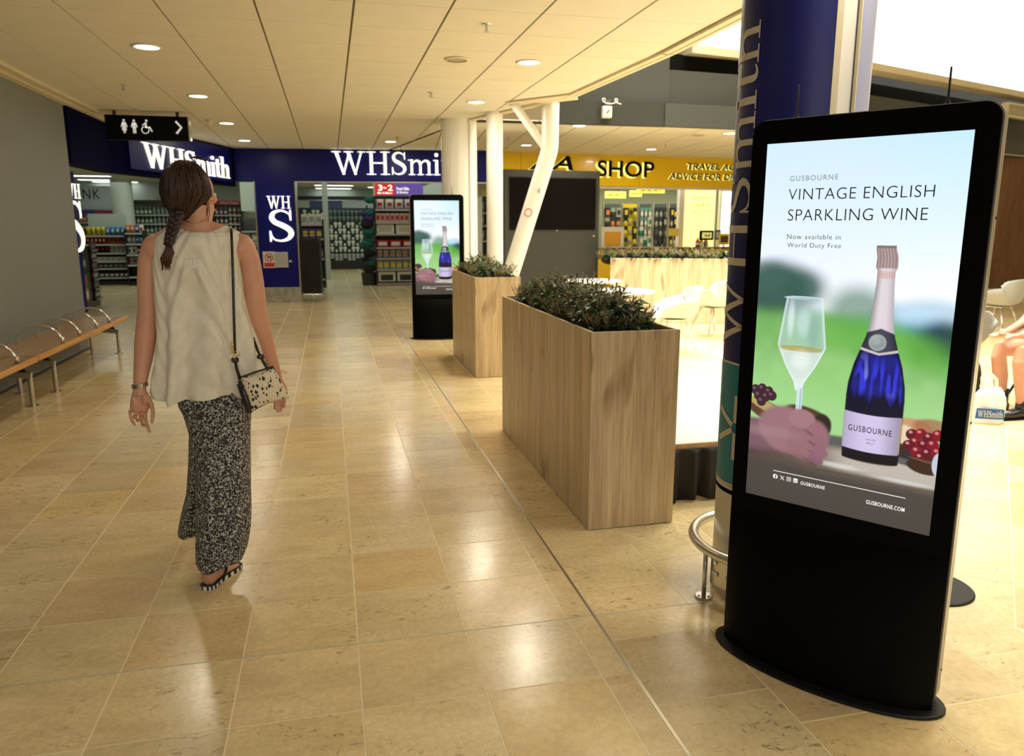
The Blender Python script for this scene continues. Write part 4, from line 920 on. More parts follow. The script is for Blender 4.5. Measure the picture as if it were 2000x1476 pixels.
def bush(name, label, loc, rx, ry, h, seed, n_stem, n_broad, scale=1.0, group=None, singles=0, box=None):
    r = random.Random(seed); t = thing(name, label, 'plant', loc, 0, group)
    n_broad = int(n_broad * 2.2); n_stem = int(n_stem * .8); sp = MB(); br = MB(); bg = MB(); st = MB(); gg = MB()
    def surf():
        a = r.uniform(0, 2 * PI); q_ = math.sqrt(r.random()); x_, y_ = rx * q_ * math.cos(a), ry * q_ * math.sin(a)
        return x_, y_, h * (1 - q_ ** 2.2) * r.uniform(0.6, 1.0) + 0.01, a, q_
    for _ in range(n_stem):
        x_, y_, z_, a, q_ = surf(); o_ = Vector((x_ * 0.8, y_ * 0.8, max(0, z_ - 0.10 * scale)))
        d = Vector((math.cos(a) * q_ * 0.9 + r.uniform(-.4, .4), math.sin(a) * q_ * 0.9 + r.uniform(-.4, .4), 1.0)).normalized(); Ls = r.uniform(.08, .14) * scale
        st.tube([o_, o_ + d * Ls], [0.0022, 0.0010], seg=4)
        for k in range(13):
            f = 0.25 + 0.75 * k / 12; ph = k * 2.4 + r.random(); side = Vector((math.cos(ph), math.sin(ph), 0.55 + 0.9 * f)).normalized()
            leaf_tri(sp, o_ + d * (Ls * f), side, d, r.uniform(.028, .045) * scale, r.uniform(.0028, .0042) * scale)
    for _ in range(n_broad):
        x_, y_, z_, a, q_ = surf(); q2 = 0.4 + 0.6 * q_
        o_ = Vector((x_, y_, max(0.0, z_ * r.uniform(.35, 1.02) - 0.01)))
        d = Vector((math.cos(a) * (0.5 + q2) + r.uniform(-.4, .4), math.sin(a) * (0.5 + q2) + r.uniform(-.4, .4), r.uniform(-.1, .8))).normalized()
        Lb = r.uniform(.038, .070) * scale; tip = o_ + d * Lb
        if max(abs(o_.x), abs(tip.x)) > .200 and min(o_.z, tip.z) < .045: continue
        leaf_tri(r.choice((br, br, br, br, bg, gg)), o_, d, Vector((0, 0, 1)), Lb, r.uniform(.012, .021) * scale, 0.5)
    tag(obj('narrow_leaves', sp, M_LEAFB, t), kind='stuff'); tag(obj('stems', st, M_LEAFB, t), kind='stuff')
    tag(obj('broad_leaves', br, M_LEAFD, t), kind='stuff'); tag(obj('broad_leaves', bg, M_LEAFG, t), kind='stuff'); tag(obj('broad_leaves', gg, M_LEAFG2, t), kind='stuff')
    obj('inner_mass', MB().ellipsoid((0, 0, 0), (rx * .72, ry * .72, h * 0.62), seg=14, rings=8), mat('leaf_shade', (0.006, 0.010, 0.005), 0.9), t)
    for _ in range(singles):
        a = r.uniform(PI * 1.15, PI * 1.85); mb = MB(); leaf_tri(mb, Vector((0, 0, 0)), Vector((math.cos(a), math.sin(a), r.uniform(-.2, .5))), Vector((0, 0, 1)), r.uniform(.05, .075), r.uniform(.014, .022), 0.5)
        q_ = r.uniform(.5, .72); o_ = obj('leaf', mb, r.choice((M_LEAFD, M_LEAFG, M_LEAFG2)), t, loc=(rx * q_ * math.cos(a), ry * q_ * math.sin(a), r.uniform(0.06, 0.12)))
    return t
def planter(label, x0, y0, wx, wy, rz=0.0, loc=None, h=1.0):
    t = thing('wooden_planter', label, 'planter', loc or (x0, y0, 0), rz, 'oak effect planter boxes'); th = 0.018
    obj('front_panel', MB().box(0, wx, 0, th, 0.004, h), M_OAK, t); obj('rear_panel', MB().box(0, wx, wy - th, wy, 0.004, h), M_OAK, t)
    obj('side_panel', MB().box(0, th - .0005, th + .0005, wy - th - .0005, 0.004, h - .0005), M_OAK, t); obj('side_panel', MB().box(wx - th + .0005, wx, th + .0005, wy - th - .0005, 0.004, h - .0005), M_OAK, t)
    obj('soil', MB().box(th, wx - th, th, wy - th, h - 0.12, h - 0.035), M_SOIL, t); obj('plinth', MB().box(0.01, wx - 0.01, 0.01, wy - 0.01, 0.0, 0.01), M_BLACKM, t)
    return t
planter('nearest tall oak effect planter box, its end corner beside the low stage', 1.197, 3.434, 0.455, 1.98)
planter('second oak effect planter box, half hidden behind the nearest one', 1.368, 7.41, 0.46, 1.45)
planter('long oak effect planter box across the back of the food court', 0, 0, 1.80, 0.46, math.radians(-21.6), (4.27, 11.44, 0))
px0 = 1.4245
for i, (y_, rx_, ry_, h_, lab) in enumerate([(5.05, .20, .30, .20, 'spiky brownish plant at the far end of the nearest planter'), (4.60, .21, .34, .25, 'tall bushy plant second from the far end of the nearest planter'),
                                       (4.18, .21, .30, .24, 'bushy plant in the middle of the nearest planter'), (3.80, .21, .27, .25, 'rounded mixed bush near the front end of the nearest planter')]):
    bush('planter_bush', lab, (px0, y_, 0.965), rx_, ry_, h_, 20 + i, 150, 260, 1.0, 'artificial bushes in the nearest planter', singles=16 if i == 3 else 8)
for i, (y_, h_, lab) in enumerate([(7.72, .17, 'leafy green bush at the near end of the second planter'), (8.15, .22, 'spiky bush in the middle of the second planter'), (8.55, .22, 'spiky bush at the far end of the second planter')]):
    bush('planter_bush', lab, (1.60, y_, 0.965), .215, .27, h_, 40 + i, 80, 150, 1.2, 'artificial bushes in the second planter', singles=6 if i == 0 else 0)
dd = Vector((math.cos(math.radians(-21.6)), math.sin(math.radians(-21.6)), 0)); nn_ = Vector((-dd.y, dd.x, 0))
for i in range(6):
    p = Vector((4.27, 11.44, 0.965)) + dd * (0.0 + 0.34 * i) + nn_ * 0.23
    bush('planter_bush', ['leafy plant spilling over the left end', 'low plant second from the left', 'taller spiky plant third from the left', 'greener plant fourth from the left', 'spiky plant fifth from the left', 'plant at the right end by the column'][i] + ' of the back planter', tuple(p), .22, .21, [.13, .17, .2, .18, .2, .16][i], 60 + i, 45, 70, 1.5, 'artificial bushes in the back planter')

# ---------------------------------------------------------------- bench
bn = thing('bench', 'long low wooden bench with chrome hoop armrests along the grey wall', 'bench', (-2.62, 8.0, 0))
M_BSEAT = wood_mat('bench_wood', srgb(150, 122, 92), srgb(178, 150, 118), 0.42, 12, 0.8, 'Y'); M_BEDGE = wood_mat('bench_edge_wood', srgb(196, 138, 62), srgb(222, 166, 90), 0.35, 20, 1.0, 'Y')
for y0, y1 in ((3.6, 6.98), (7.0, 9.98)):
    obj('seat_plank', MB().box(-0.26, 0.20, y0 - 8, y1 - 8, 0.405, 0.436), M_BSEAT, bn, bevel=0.004)
    obj('front_edge', MB().box(0.2005, 0.232, y0 - 8, y1 - 8, 0.392, 0.440), M_BEDGE, bn, bevel=0.010)
hp = MB().tube([(-0.19 + 0.19 * (1 - math.cos(t_)), 0, 0.435 + 0.17 * math.sin(t_)) for t_ in [PI * k / 18 for k in range(19)]], 0.011, seg=10, up=(0, 1, 0))
hm = mesh('armrest', hp, M_CHROME, True); cl = mesh('armrest_fixing', MB().lathe([(0.017, 0), (0.017, 0.05), (0.012, 0.055)], c=(0.188, 0, 0.437), seg=12), M_CHROME, True)
for y_ in (5.2, 5.75, 6.2, 6.66, 7.74, 8.24, 8.82, 9.3):
    a_ = link('armrest', hm, bn, (0, y_ - 8, 0)); link('armrest_fixing', cl, a_, (0, 0, 0))
for y_ in (4.5, 7.08, 7.66, 9.88):
    fr = obj('leg_frame', MB().bar((-0.20, y_ - 8, 0.30), (0.13, y_ - 8, 0.262), 0.045, 0.05).lathe([(0.019, 0.0), (0.019, 0.285)], c=(0.115, y_ - 8, 0), seg=14).lathe([(0.019, 0.0), (0.019, 0.30)], c=(-0.18, y_ - 8 + 0.0, 0), seg=14), M_STEEL, bn)
    obj('gusset', MB().add([(-0.2, y_ - 8 - .012, 0.32), (0.10, y_ - 8 - .012, 0.285), (0.02, y_ - 8 - .012, 0.404), (-0.2, y_ - 8 - .012, 0.404), (-0.2, y_ - 8 + .012, 0.32), (0.10, y_ - 8 + .012, 0.285), (0.02, y_ - 8 + .012, 0.404), (-0.2, y_ - 8 + .012, 0.404)], [(0, 1, 2, 3), (7, 6, 5, 4), (0, 4, 5, 1), (1, 5, 6, 2), (2, 6, 7, 3), (3, 7, 4, 0)]), M_BLACK, fr)
    for x_ in (0.115, -0.18): obj('floor_flange', MB().lathe([(0.05, 0), (0.05, 0.006), (0.022, 0.012)], c=(x_, y_ - 8, 0), seg=20), M_STEEL, fr)

# ---------------------------------------------------------------- hanging toilets sign
q0 = PY(208, 272, 11.1); q1 = PY(366, 228, 11.1); sgx, sgz = q1.x - q0.x, q1.z - q0.z
hs = thing('toilets_sign', 'black hanging sign with white toilet symbols and a right-pointing arrow', 'sign', (q0.x, 11.1, q0.z))
obj('sign_box', MB().box(0, sgx, 0, 0.09, 0, sgz), mat('sign_black', (0.003, 0.003, 0.003), 0.5, spec=0.08), hs, bevel=0.004); obj('end_cap', MB().box(sgx, sgx + 0.02, 0.0, 0.09, 0.005, sgz - 0.005), M_CHROME, hs)
for f in (0.11, 0.87): obj('hanger', MB().box(sgx * f - 0.018, sgx * f + 0.018, 0.03, 0.06, sgz, CZ - q0.z), M_BLACK, hs)
M_SYM = mat('sign_white', (0.8, 0.8, 0.78), 0.5, emit=(1, 1, 0.96), es=0.35)
def sym_(polys, name): mb = polys_mb(polys, 0.002); place(mb, (0, -0.0005, 0), (1, 0, 0), (0, 0, 1)); obj(name, mb, M_SYM, hs)
hgt_ = sgz; k_ = hgt_ * 0.56; zb_ = hgt_ * 0.27
def person_sym(cx_, skirt):
    P = [circ(cx_, zb_ + k_ * .92, k_ * .085, 14), [(cx_ - k_ * .13, zb_ + k_ * .80), (cx_ + k_ * .13, zb_ + k_ * .80), (cx_ + k_ * .24, zb_ + k_ * .45), (cx_ + k_ * .18, zb_ + k_ * .42), (cx_ + k_ * .10, zb_ + k_ * .62), (cx_ - k_ * .10, zb_ + k_ * .62), (cx_ - k_ * .18, zb_ + k_ * .42), (cx_ - k_ * .24, zb_ + k_ * .45)]]
    if skirt: P += [[(cx_ - k_ * .09, zb_ + k_ * .65), (cx_ + k_ * .09, zb_ + k_ * .65), (cx_ + k_ * .17, zb_ + k_ * .20), (cx_ - k_ * .17, zb_ + k_ * .20)], rc(cx_ - k_ * .08, cx_ - k_ * .02, zb_, zb_ + k_ * .22), rc(cx_ + k_ * .02, cx_ + k_ * .08, zb_, zb_ + k_ * .22)]
    else: P += [rc(cx_ - k_ * .11, cx_ + k_ * .11, zb_ + k_ * .38, zb_ + k_ * .66), rc(cx_ - k_ * .11, cx_ - k_ * .015, zb_, zb_ + k_ * .42), rc(cx_ + k_ * .015, cx_ + k_ * .11, zb_, zb_ + k_ * .42)]
    return P
sym_(person_sym(sgx * .225, True), 'woman_symbol'); sym_(person_sym(sgx * .345, False), 'man_symbol')
wx = sgx * .475
sym_(ringq(wx, zb_ + k_ * .26, k_ * .25, k_ * .07, 110, 390) + [circ(wx + k_ * .12, zb_ + k_ * .93, k_ * .09, 14), [(wx + k_ * .0, zb_ + k_ * .80), (wx + k_ * .13, zb_ + k_ * .80), (wx + k_ * .13, zb_ + k_ * .42), (wx - k_ * .02, zb_ + k_ * .42)], rc(wx - .0, wx + k_ * .32, zb_ + k_ * .40, zb_ + k_ * .50), [(wx + k_ * .26, zb_ + k_ * .5), (wx + k_ * .36, zb_ + k_ * .5), (wx + k_ * .52, zb_ + k_ * .16), (wx + k_ * .43, zb_ + k_ * .12)], [(wx - k_ * .22, zb_ + k_ * .60), (wx - k_ * .16, zb_ + k_ * .56), (wx + k_ * .05, zb_ + k_ * .74), (wx + k_ * .02, zb_ + k_ * .80)]], 'wheelchair_symbol')
ax = sgx * .84
sym_([[(ax, zb_ + k_ * .9), (ax + k_ * .12, zb_ + k_), (ax + k_ * .52, zb_ + k_ * .5), (ax + k_ * .36, zb_ + k_ * .5)], [(ax + k_ * .36, zb_ + k_ * .5), (ax + k_ * .52, zb_ + k_ * .5), (ax + k_ * .12, zb_), (ax, zb_ + k_ * .1)]], 'arrow')

# ---------------------------------------------------------------- stage
sg = thing('stage_platform', 'low white platform with a black pleated skirt between the planter and the column', 'platform', (1.75, 3.72, 0))
M_STG = mat('stage_top', (0.84, 0.82, 0.76), 0.5)
obj('deck', MB().box(0.0, 0.798, 0, 1.69, 0.29, 0.33).box(0.8, 1.6, 0, 1.69, 0.29, 0.33), M_STG, sg); obj('deck_edge', MB().box(0.0, 1.6, -0.008, -0.0005, 0.30, 0.328), wood_mat('ply_edge', srgb(170, 135, 90), srgb(190, 155, 110), 0.5), sg)
for x_ in (0.05, .78, 1.5):
    for y_ in (0.1, 1.6): obj('leg', MB().box(x_, x_ + .04, y_, y_ + .04, 0, 0.29), M_STEEL, sg)
mb = MB(); n = 240; vs = []
for z_, amp in ((0.300, 0.3), (0.27, 0.7), (0.15, 1.0), (0.012, 1.35)):
    for k in range(n + 1):
        x_ = 1.6 * k / n; y_ = -0.022 - 0.018 * amp * (math.sin(x_ * 52 + math.sin(x_ * 7)) + 0.4 * math.sin(x_ * 91)); vs.append((x_, y_, z_ - (0.006 * math.sin(x_ * 26) if z_ < .05 else 0)))
mb.add(vs, [(j * (n + 1) + k + 1, j * (n + 1) + k, (j + 1) * (n + 1) + k, (j + 1) * (n + 1) + k + 1) for j in range(3) for k in range(n)])
sk = obj('skirt', mb, mat('black_cloth', (0.012, 0.012, 0.011), 0.8), sg, smooth=True); so = sk.modifiers.new('s', 'SOLIDIFY'); so.thickness = 0.003

# ---------------------------------------------------------------- food court chairs and tables
M_SHELL = mat('white_chair_shell', (0.60, 0.63, 0.60), 0.4); M_SHELL2 = mat('grey_chair_shell', (0.34, 0.35, 0.33), 0.45)
def shell_mb():
    nu, nv = 22, 26; vs = []
    prof_ = [(-.23, .435), (-.20, .452), (-.05, .44), (.10, .435), (.19, .46), (.235, .53), (.265, .65), (.30, .80)]
    arm = [0.02, 0.10, 0.19, 0.23, 0.22, 0.17, 0.07, 0.0]; hw_ = [.20, .23, .255, .27, .27, .26, .235, .20]
    def ip(a, t): x_ = t * (len(a) - 1); i = min(int(x_), len(a) - 2); f = x_ - i; return a[i] * (1 - f) + a[i + 1] * f
    for j in range(nv + 1):
        t = j / nv; py_, pz_ = ip([p[0] for p in prof_], t), ip([p[1] for p in prof_], t); A = ip(arm, t); Wd = ip(hw_, t)
        for i in range(nu + 1):
            u = 2 * i / nu - 1; e = abs(u) ** 4
            back = smooth(.55, .8, np.array(t)).item()
            vs.append((Wd * u * (1 + 0.10 * e), py_ - back * e * 0.10 + (1 - back) * e * 0.0, pz_ + A * e - (0.03 * e if t > .93 else 0)))
    m = nu + 1
    return MB().add(vs, [(j * m + i, j * m + i + 1, (j + 1) * m + i + 1, (j + 1) * m + i) for j in range(nv) for i in range(nu)])
SH = shell_mb()
def chair(label, x_, y_, rz, shell=M_SHELL, leg=M_WHITE):
    t = thing('shell_armchair', label, 'chair', (x_, y_, 0), rz, 'food court shell chairs')
    s = obj('shell', SH, shell, t, smooth=True); so = s.modifiers.new('s', 'SOLIDIFY'); so.thickness = 0.012; so.offset = -1
    for a, b in ((-1, -1), (1, -1), (-1, 1), (1, 1)): obj('leg', MB().tube([(a * .11, b * .10, .415), (a * .235, b * .23 + 0.01, 0.0)], [.013, .009], seg=10), leg, t, smooth=True)
    obj('under_frame', MB().box(-.13, .13, -.12, .12, .405, .418), leg, t)
    return t
chair('white shell armchair facing left, just beyond the nearest planter', 3.93, 8.35, math.radians(-100))
chair('white shell chair seen from behind by the back planter, half hidden by the navy column', 5.03, 9.50, math.radians(205), M_SHELL, M_STEEL)
chair('pale shell chair standing farthest at the right edge before the brown wall', 8.9, 8.7, math.radians(195), M_SHELL2, M_STEEL)
chair('pale grey shell chair with its back turned, next to the seated person', 5.42, 5.75, math.radians(150), M_SHELL2, M_BLACK)
def table(label, x_, y_, r=.40):
    t = thing('round_table', label, 'table', (x_, y_, 0), 0, 'white round food court tables')
    obj('table_top', MB().lathe([(r - .01, .705), (r, .712), (r, .726), (r - .008, .73)], seg=48), M_WHITEG, t, smooth=True, autos=True)
    obj('pedestal', MB().lathe([(.03, .02), (.03, .705)], seg=18), M_WHITE, t, smooth=True); obj('base', MB().lathe([(.24, 0), (.24, .008), (.05, .022)], seg=36), M_BLACK if x_ > 6 else M_WHITE, t)
table('white round table left of the nearest white armchair', 3.42, 8.75)
table('white round table near the far grey screen wall', 3.65, 10.5, .42)
table('round table on a black disc base at the far right', 9.9, 8.6)
# ---------------------------------------------------------------- walking woman
M_SKIN = mat('skin', srgb(204, 150, 124), 0.5, noise=0.05, nscale=14); M_SKIN.node_tree.nodes['Principled BSDF'].inputs['Subsurface Weight'].default_value = 0.08
M_SKIN.node_tree.nodes['Principled BSDF'].inputs['Subsurface Radius'].default_value = (0.02, 0.008, 0.004)
M_HAIR = mat('dark_brown_hair', (0.020, 0.008, 0.005), 0.45, noise=0.55, nscale=1.0, bump=0.5, bscale=1.0, stretch=(160, 160, 7))
BY = 3.35; WB = Vector((-0.53, BY, 0))
def Wp(x, y, dy=0.0): return PY(x, y, BY + dy) - WB
wm = thing('person', 'woman walking away with a dark braid, sleeveless linen top and leopard print trousers', 'person', tuple(WB))
PXM = 1 / 505.0
body = MB()
# torso and neck
body.tube([Wp(418, 790), Wp(416, 740), Wp(402, 660), Wp(392, 580), Wp(388, 520), Wp(386, 480), Wp(386, 458), Wp(387, 445), Wp(388, 430, .0), Wp(387, 400, .0)],
          [(.128, .085), (.135, .088), (.128, .078), (.135, .080), (.152, .084), (.164, .082), (.135, .075), (.075, .062), (.050, .056), (.050, .055)], seg=28, up=(0, 1, 0))
# shoulders
body.ellipsoid(Wp(304, 486), (.052, .055, .058)); body.ellipsoid(Wp(472, 484), (.052, .055, .058))
body.tube([Wp(306, 480), Wp(340, 462), Wp(388, 446), Wp(436, 462), Wp(470, 478)], [.044, .046, .05, .046, .044], seg=14)
# head: skull, jaw, nose, ear
hd_ = Wp(374, 378, .01); yawh = math.radians(-42); Rh = Matrix.Rotation(yawh, 3, 'Z')
body.ellipsoid(hd_ + Vector((0, 0, .018)), (.072, .092, .088), Rh); jaw = hd_ + Rh @ Vector((0, .030, -.050)); body.ellipsoid(jaw, (.056, .062, .070), Rh)
body.ellipsoid(hd_ + Rh @ Vector((0, .062, -.090)), (.028, .026, .024), Rh); body.ellipsoid(hd_ + Rh @ Vector((0, .098, -.018)), (.013, .020, .022), Rh)
body.ellipsoid(hd_ + Rh @ Vector((.034, .066, -.020)), (.025, .022, .02), Rh); body.ellipsoid(hd_ + Rh @ Vector((0, .090, -.062)), (.022, .014, .008), Rh)
# arms
body.tube([Wp(300, 484), Wp(290, 510), Wp(288, 550, -.005), Wp(289, 600, -.012), Wp(286, 640, -.02), Wp(283, 670, -.03), Wp(280, 700, -.045), Wp(275, 735, -.065), Wp(273, 757, -.08), Wp(273, 768, -.085)],
          [.046, .040, .039, .038, .040, .040, .035, .028, (.0245, .019), (.026, .019)], seg=18)
body.tube([Wp(476, 484), Wp(488, 510), Wp(494, 550, .005), Wp(499, 600, .01), Wp(508, 640, .02), Wp(517, 670, .035), Wp(525, 695, .05), Wp(535, 722, .07), Wp(540, 738, .08), Wp(543, 750, .085)],
          [.046, .042, .044, .044, .042, .038, .034, .027, (.023, .019), (.025, .019)], seg=18)
# left hand: palm towards the camera
H0 = -.088
body.tube([Wp(273, 764, H0), Wp(274, 780, H0), Wp(273, 794, H0 - .002), Wp(272, 803, H0 - .004)], [(.027, .017), (.036, .018), (.038, .017), (.032, .014)], seg=16, up=(0, 1, 0))
body.ellipsoid(Wp(284, 780, H0 - .012), (.015, .014, .026)); body.ellipsoid(Wp(263, 786, H0 - .010), (.012, .011, .026))
def finger(pts, r0, r1): n = len(pts); body.tube([Wp(*p) for p in pts], [r0 + (r1 - r0) * i / (n - 1) for i in range(n)], seg=10); body.ellipsoid(Wp(*pts[-1]), (r1 * 1.02,) * 3, seg=10, rings=6)
finger([(258, 796, H0), (254, 808, H0 - .006), (257, 820, H0 - .016), (263, 829, H0 - .024)], .0078, .0056)
finger([(267, 800, H0), (264, 814, H0 - .016), (269, 822, H0 - .036), (275, 817, H0 - .050)], .0080, .0062)
finger([(276, 802, H0), (275, 819, H0 - .006), (279, 830, H0 - .020), (284, 831, H0 - .034)], .0082, .0062)
finger([(284, 801, H0 + .004), (284, 819, H0 + .008), (288, 832, H0 + .004), (292, 843, H0 - .004)], .0082, .0058)
finger([(288, 774, H0 - .010), (296, 790, H0 - .022), (299, 807, H0 - .030), (297, 824, H0 - .036)], .0100, .0070)
# right hand behind the bag
H1 = .088
body.tube([Wp(543, 746, H1), Wp(546, 760, H1), Wp(547, 774, H1)], [(.026, .017), (.034, .017), (.032, .015)], seg=16, up=(0, 1, 0))
for k, (fx, fl) in enumerate(((537, 26), (543, 31), (549, 30), (555, 22))): finger([(fx, 772, H1), (fx + 1, 772 + fl * .5, H1 - .006), (fx, 772 + fl, H1 - .016)], .0086, .0064)
finger([(536, 756, H1 - .01), (531, 770, H1 - .02), (531, 784, H1 - .03)], .010, .007)
# legs
AR = Vector((-.552, 3.235, .085)) - WB
body.tube([Wp(440, 800), Vector((.07, -.01, .52)), Vector((.045, -.06, .30)), AR + Vector((0, .004, .04)), AR, AR + Vector((-.004, -.012, -.03))], [.085, .062, .052, .038, .036, .034], seg=18)
AL = Vector((-.60, 3.80, .10)) - WB
body.tube([Wp(400, 800), Vector((-.02, .13, .50)), Vector((-.055, .36, .28)), AL + Vector((0, 0, .05)), AL, AL + Vector((0, -.01, -.03))], [.072, .058, .048, .036, .034, .033], seg=18)
def foot(ank, ang, pitch, sole_z):
    c_, s_ = math.cos(ang), math.sin(ang); M = Matrix.Rotation(ang - PI / 2, 4, 'Z') @ Matrix.Rotation(pitch, 4, 'X')
    def f(v): return ank + M.to_3x3() @ Vector(v)
    body.tube([f((0, -.040, -.045)), f((0, -.025, -.042)), f((0, .02, -.036)), f((0, .07, -.046)), f((0.004, .12, -.054)), f((.006, .150, -.059))], [(.018, .020), (.031, .034), (.031, .036), (.034, .026), (.041, .017), (.038, .012)], seg=16)
    for k, (tx_, ty_, tr) in enumerate(((-.028, .168, .0125), (-.010, .176, .0095), (.006, .172, .0090), (.020, .164, .0085), (.033, .152, .0080))):
        body.tube([f((tx_ * .9, .13, -.060)), f((tx_, ty_ - .01, -.060)), f((tx_, ty_ + .010, -.063))], [tr * 1.05, tr, tr * .8], seg=10)
    return f, M
fdir = math.atan2(3.44 - 3.20, -.462 + .565)
fR, MR = foot(AR, fdir, 0.0, 0); fL, ML = foot(AL, math.radians(100), math.radians(6), 0)
bo = obj('body', body, M_SKIN, wm, smooth=True)
rm = bo.modifiers.new('r', 'REMESH'); rm.mode = 'VOXEL'; rm.voxel_size = 0.0034; rm.use_smooth_shade = True
sm_ = bo.modifiers.new('s', 'SMOOTH'); sm_.iterations = 4; sm_.factor = 0.5
# face details on the far side of the head
for sx_2 in (-1, 1):
    e_ = obj('eye', MB().ellipsoid(hd_ + Rh @ Vector((sx_2 * .031, .082, -.002)), (.011, .010, .008), Rh, 12, 8), mat('eye_white', (.7, .7, .68), .3), wm, smooth=True)
    obj('iris', MB().ellipsoid(hd_ + Rh @ Vector((sx_2 * .031, .0905, -.002)), (.005, .003, .005), Rh, 10, 6), mat('iris_brown', (.05, .025, .01), .3), e_, smooth=True)
    obj('eyebrow', MB().tube([hd_ + Rh @ Vector((sx_2 * a_, b_, .018 + c_)) for a_, b_, c_ in ((.016, .090, 0), (.030, .086, .004), (.044, .074, 0))], [.002, .003, .0015], seg=6), M_HAIR, wm)
obj('lips', MB().ellipsoid(hd_ + Rh @ Vector((0, .099, -.062)), (.020, .006, .007), Rh, 14, 8), mat('lip', srgb(170, 90, 84), .45), wm, smooth=True)
earp = Wp(411, 377, -.01) + Vector((0, 0, 0))
eb = MB().tube([earp + Vector((.006 * math.cos(t_) , .010 * math.cos(t_) - .002, .024 * math.sin(t_))) for t_ in [2 * PI * k / 16 for k in range(16)]], .0042, seg=8, closed=True)
eb.ellipsoid(earp + Vector((-.002, .002, 0)), (.006, .008, .020), None, 12, 8).ellipsoid(earp + Vector((.001, .003, -.024)), (.005, .006, .008), None, 10, 6)
obj('ear', eb, M_SKIN, wm, smooth=True)
obj('earring', MB().ellipsoid(earp + Vector((.003, -.006, -.026)), (.0035, .0035, .0035), None, 10, 6).tube([earp + Vector((.004, -.004 + .007 * math.sin(t_), -.036 - .008 * math.cos(t_))) for t_ in [2 * PI * k / 14 for k in range(14)]], .0012, seg=6, closed=True), mat('gold', (.8, .55, .2), .2, 1.0), wm)
# hair cap with ridges running back to the nape
hair = MB(); nu, nv = 96, 40; hc = Wp(366, 372, -.012); rs_ = random.Random(4); ph = [rs_.uniform(0, 6.28) for _ in range(8)]; vs = []
for j in range(nv + 1):
    t = j / nv; th = PI * (0.015 + 0.94 * t)
    for i in range(nu):
        a = 2 * PI * i / nu; gr = 0.0022 * math.sin(a * 17 + ph[0] + 3 * t) + 0.0016 * math.sin(a * 31 + ph[1] - 5 * t) + 0.0011 * math.sin(a * 53 + ph[2]) 
        rr = 1 + (0.10 * t * t)
        x_ = (.086 + gr) * math.sin(th) * math.cos(a) * rr; y_ = (.100 + gr) * math.sin(th) * math.sin(a); z_ = .116 * math.cos(th)
        v = Rh @ Vector((x_, y_ - .006, 0)); v = Vector((v.x, v.y, z_))
        if z_ < -.02: f_ = min(1, (-.02 - z_) / .10); v.x = v.x * (1 - .42 * f_) - .030 * f_; v.y = v.y * (1 - .35 * f_) - .028 * f_
        # open the face: pull hair in behind the face line
        face = (Rh.inverted() @ Vector((v.x, v.y, 0))).y
        if face > .03 and z_ < .055: k_2 = min(1, (face - .03) / .04); v.x *= 1 - .5 * k_2; v.y *= 1 - .5 * k_2
        vs.append(hc + v)
hair.add(vs, [(j * nu + i, (j + 1) * nu + i, (j + 1) * nu + (i + 1) % nu, j * nu + (i + 1) % nu) for j in range(nv) for i in range(nu)] + [tuple(range(nu)), tuple(nv * nu + i for i in range(nu - 1, -1, -1))])
ho = obj('hair', hair, M_HAIR, wm, smooth=True)
st = MB()
for k in range(170):
    a = rs_.uniform(PI * 0.95, PI * 2.1); pts = []; r_ = 1.012 + rs_.uniform(0, .02); ta = rs_.uniform(.05, .35); tb_ = rs_.uniform(.75, .97)
    for q_ in range(9):
        t = ta + (tb_ - ta) * q_ / 8; th = PI * t; aa = a + .25 * math.sin(q_ * .5 + k) * .4
        x_ = .086 * r_ * math.sin(th) * math.cos(aa) * (1 + .1 * t * t); y_ = .100 * r_ * math.sin(th) * math.sin(aa); z_ = .116 * r_ * math.cos(th); v = Vector((x_, y_ - .006, z_))
        if z_ < -.02: f_ = min(1, (-.02 - z_) / .10); v.x = v.x * (1 - .42 * f_) - .030 * f_; v.y = v.y * (1 - .35 * f_) - .028 * f_
        pts.append(hc + v)
    st.tube(pts, [.0008] + [.0013] * 7 + [.0006], seg=4)
for k in range(16):      # loose strands to the left of the head and over the neck
    z_ = rs_.uniform(-.06, -.02); p = hc + Vector((-.080, -.03, z_)); st.tube([p, p + Vector((-.014, -.01, -.012)), p + Vector((-.028 - rs_.uniform(0, .016), -.012, -.006 + rs_.uniform(-.016, .012)))], [.001, .0008, .0004], seg=4)
for k in range(9):
    p = Wp(402 + rs_.uniform(-4, 5), 392, -.03); st.tube([p, p + Vector((.004, -.008, -.035)), p + Vector((rs_.uniform(-.02, .012), -.012, -.085))], [.001, .0009, .0004], seg=4)
tag(obj('hair_strands', st, mat('brown_hair_strand', (.055, .024, .012), .45), wm, smooth=True), kind='stuff')
# braid: three strands crossing, then a loose tail below the elastic
br = MB(); path = [Wp(348, 415, -.085), Wp(342, 430, -.115), Wp(338, 446, -.130), Wp(333, 462, -.138), Wp(330, 476, -.142)]
def along(P, t): x_ = t * (len(P) - 1); i = min(int(x_), len(P) - 2); f = x_ - i; return P[i] * (1 - f) + P[i + 1] * f
for s_ in range(3):
    pts = []; rr = []
    for k in range(41):
        t = k / 40; ph_ = 2 * PI * (t * 2.1 + s_ / 3); amp = .015 * (1 - .35 * t)
        pts.append(along(path, t) + Vector((amp * math.sin(ph_), .008 * math.sin(2 * ph_), 0))); rr.append(.0155 * (1 - .35 * t))
    br.tube(pts, rr, seg=12)
obj('braid', br, M_HAIR, wm, smooth=True)
el = Wp(330, 478, -.143); obj('hair_elastic', MB().tube([el + Vector((.011 * math.cos(t_), .011 * math.sin(t_), 0)) for t_ in [2 * PI * k / 16 for k in range(16)]], .004, seg=8, closed=True), M_BLACK, wm, smooth=True)
tl = MB(); 
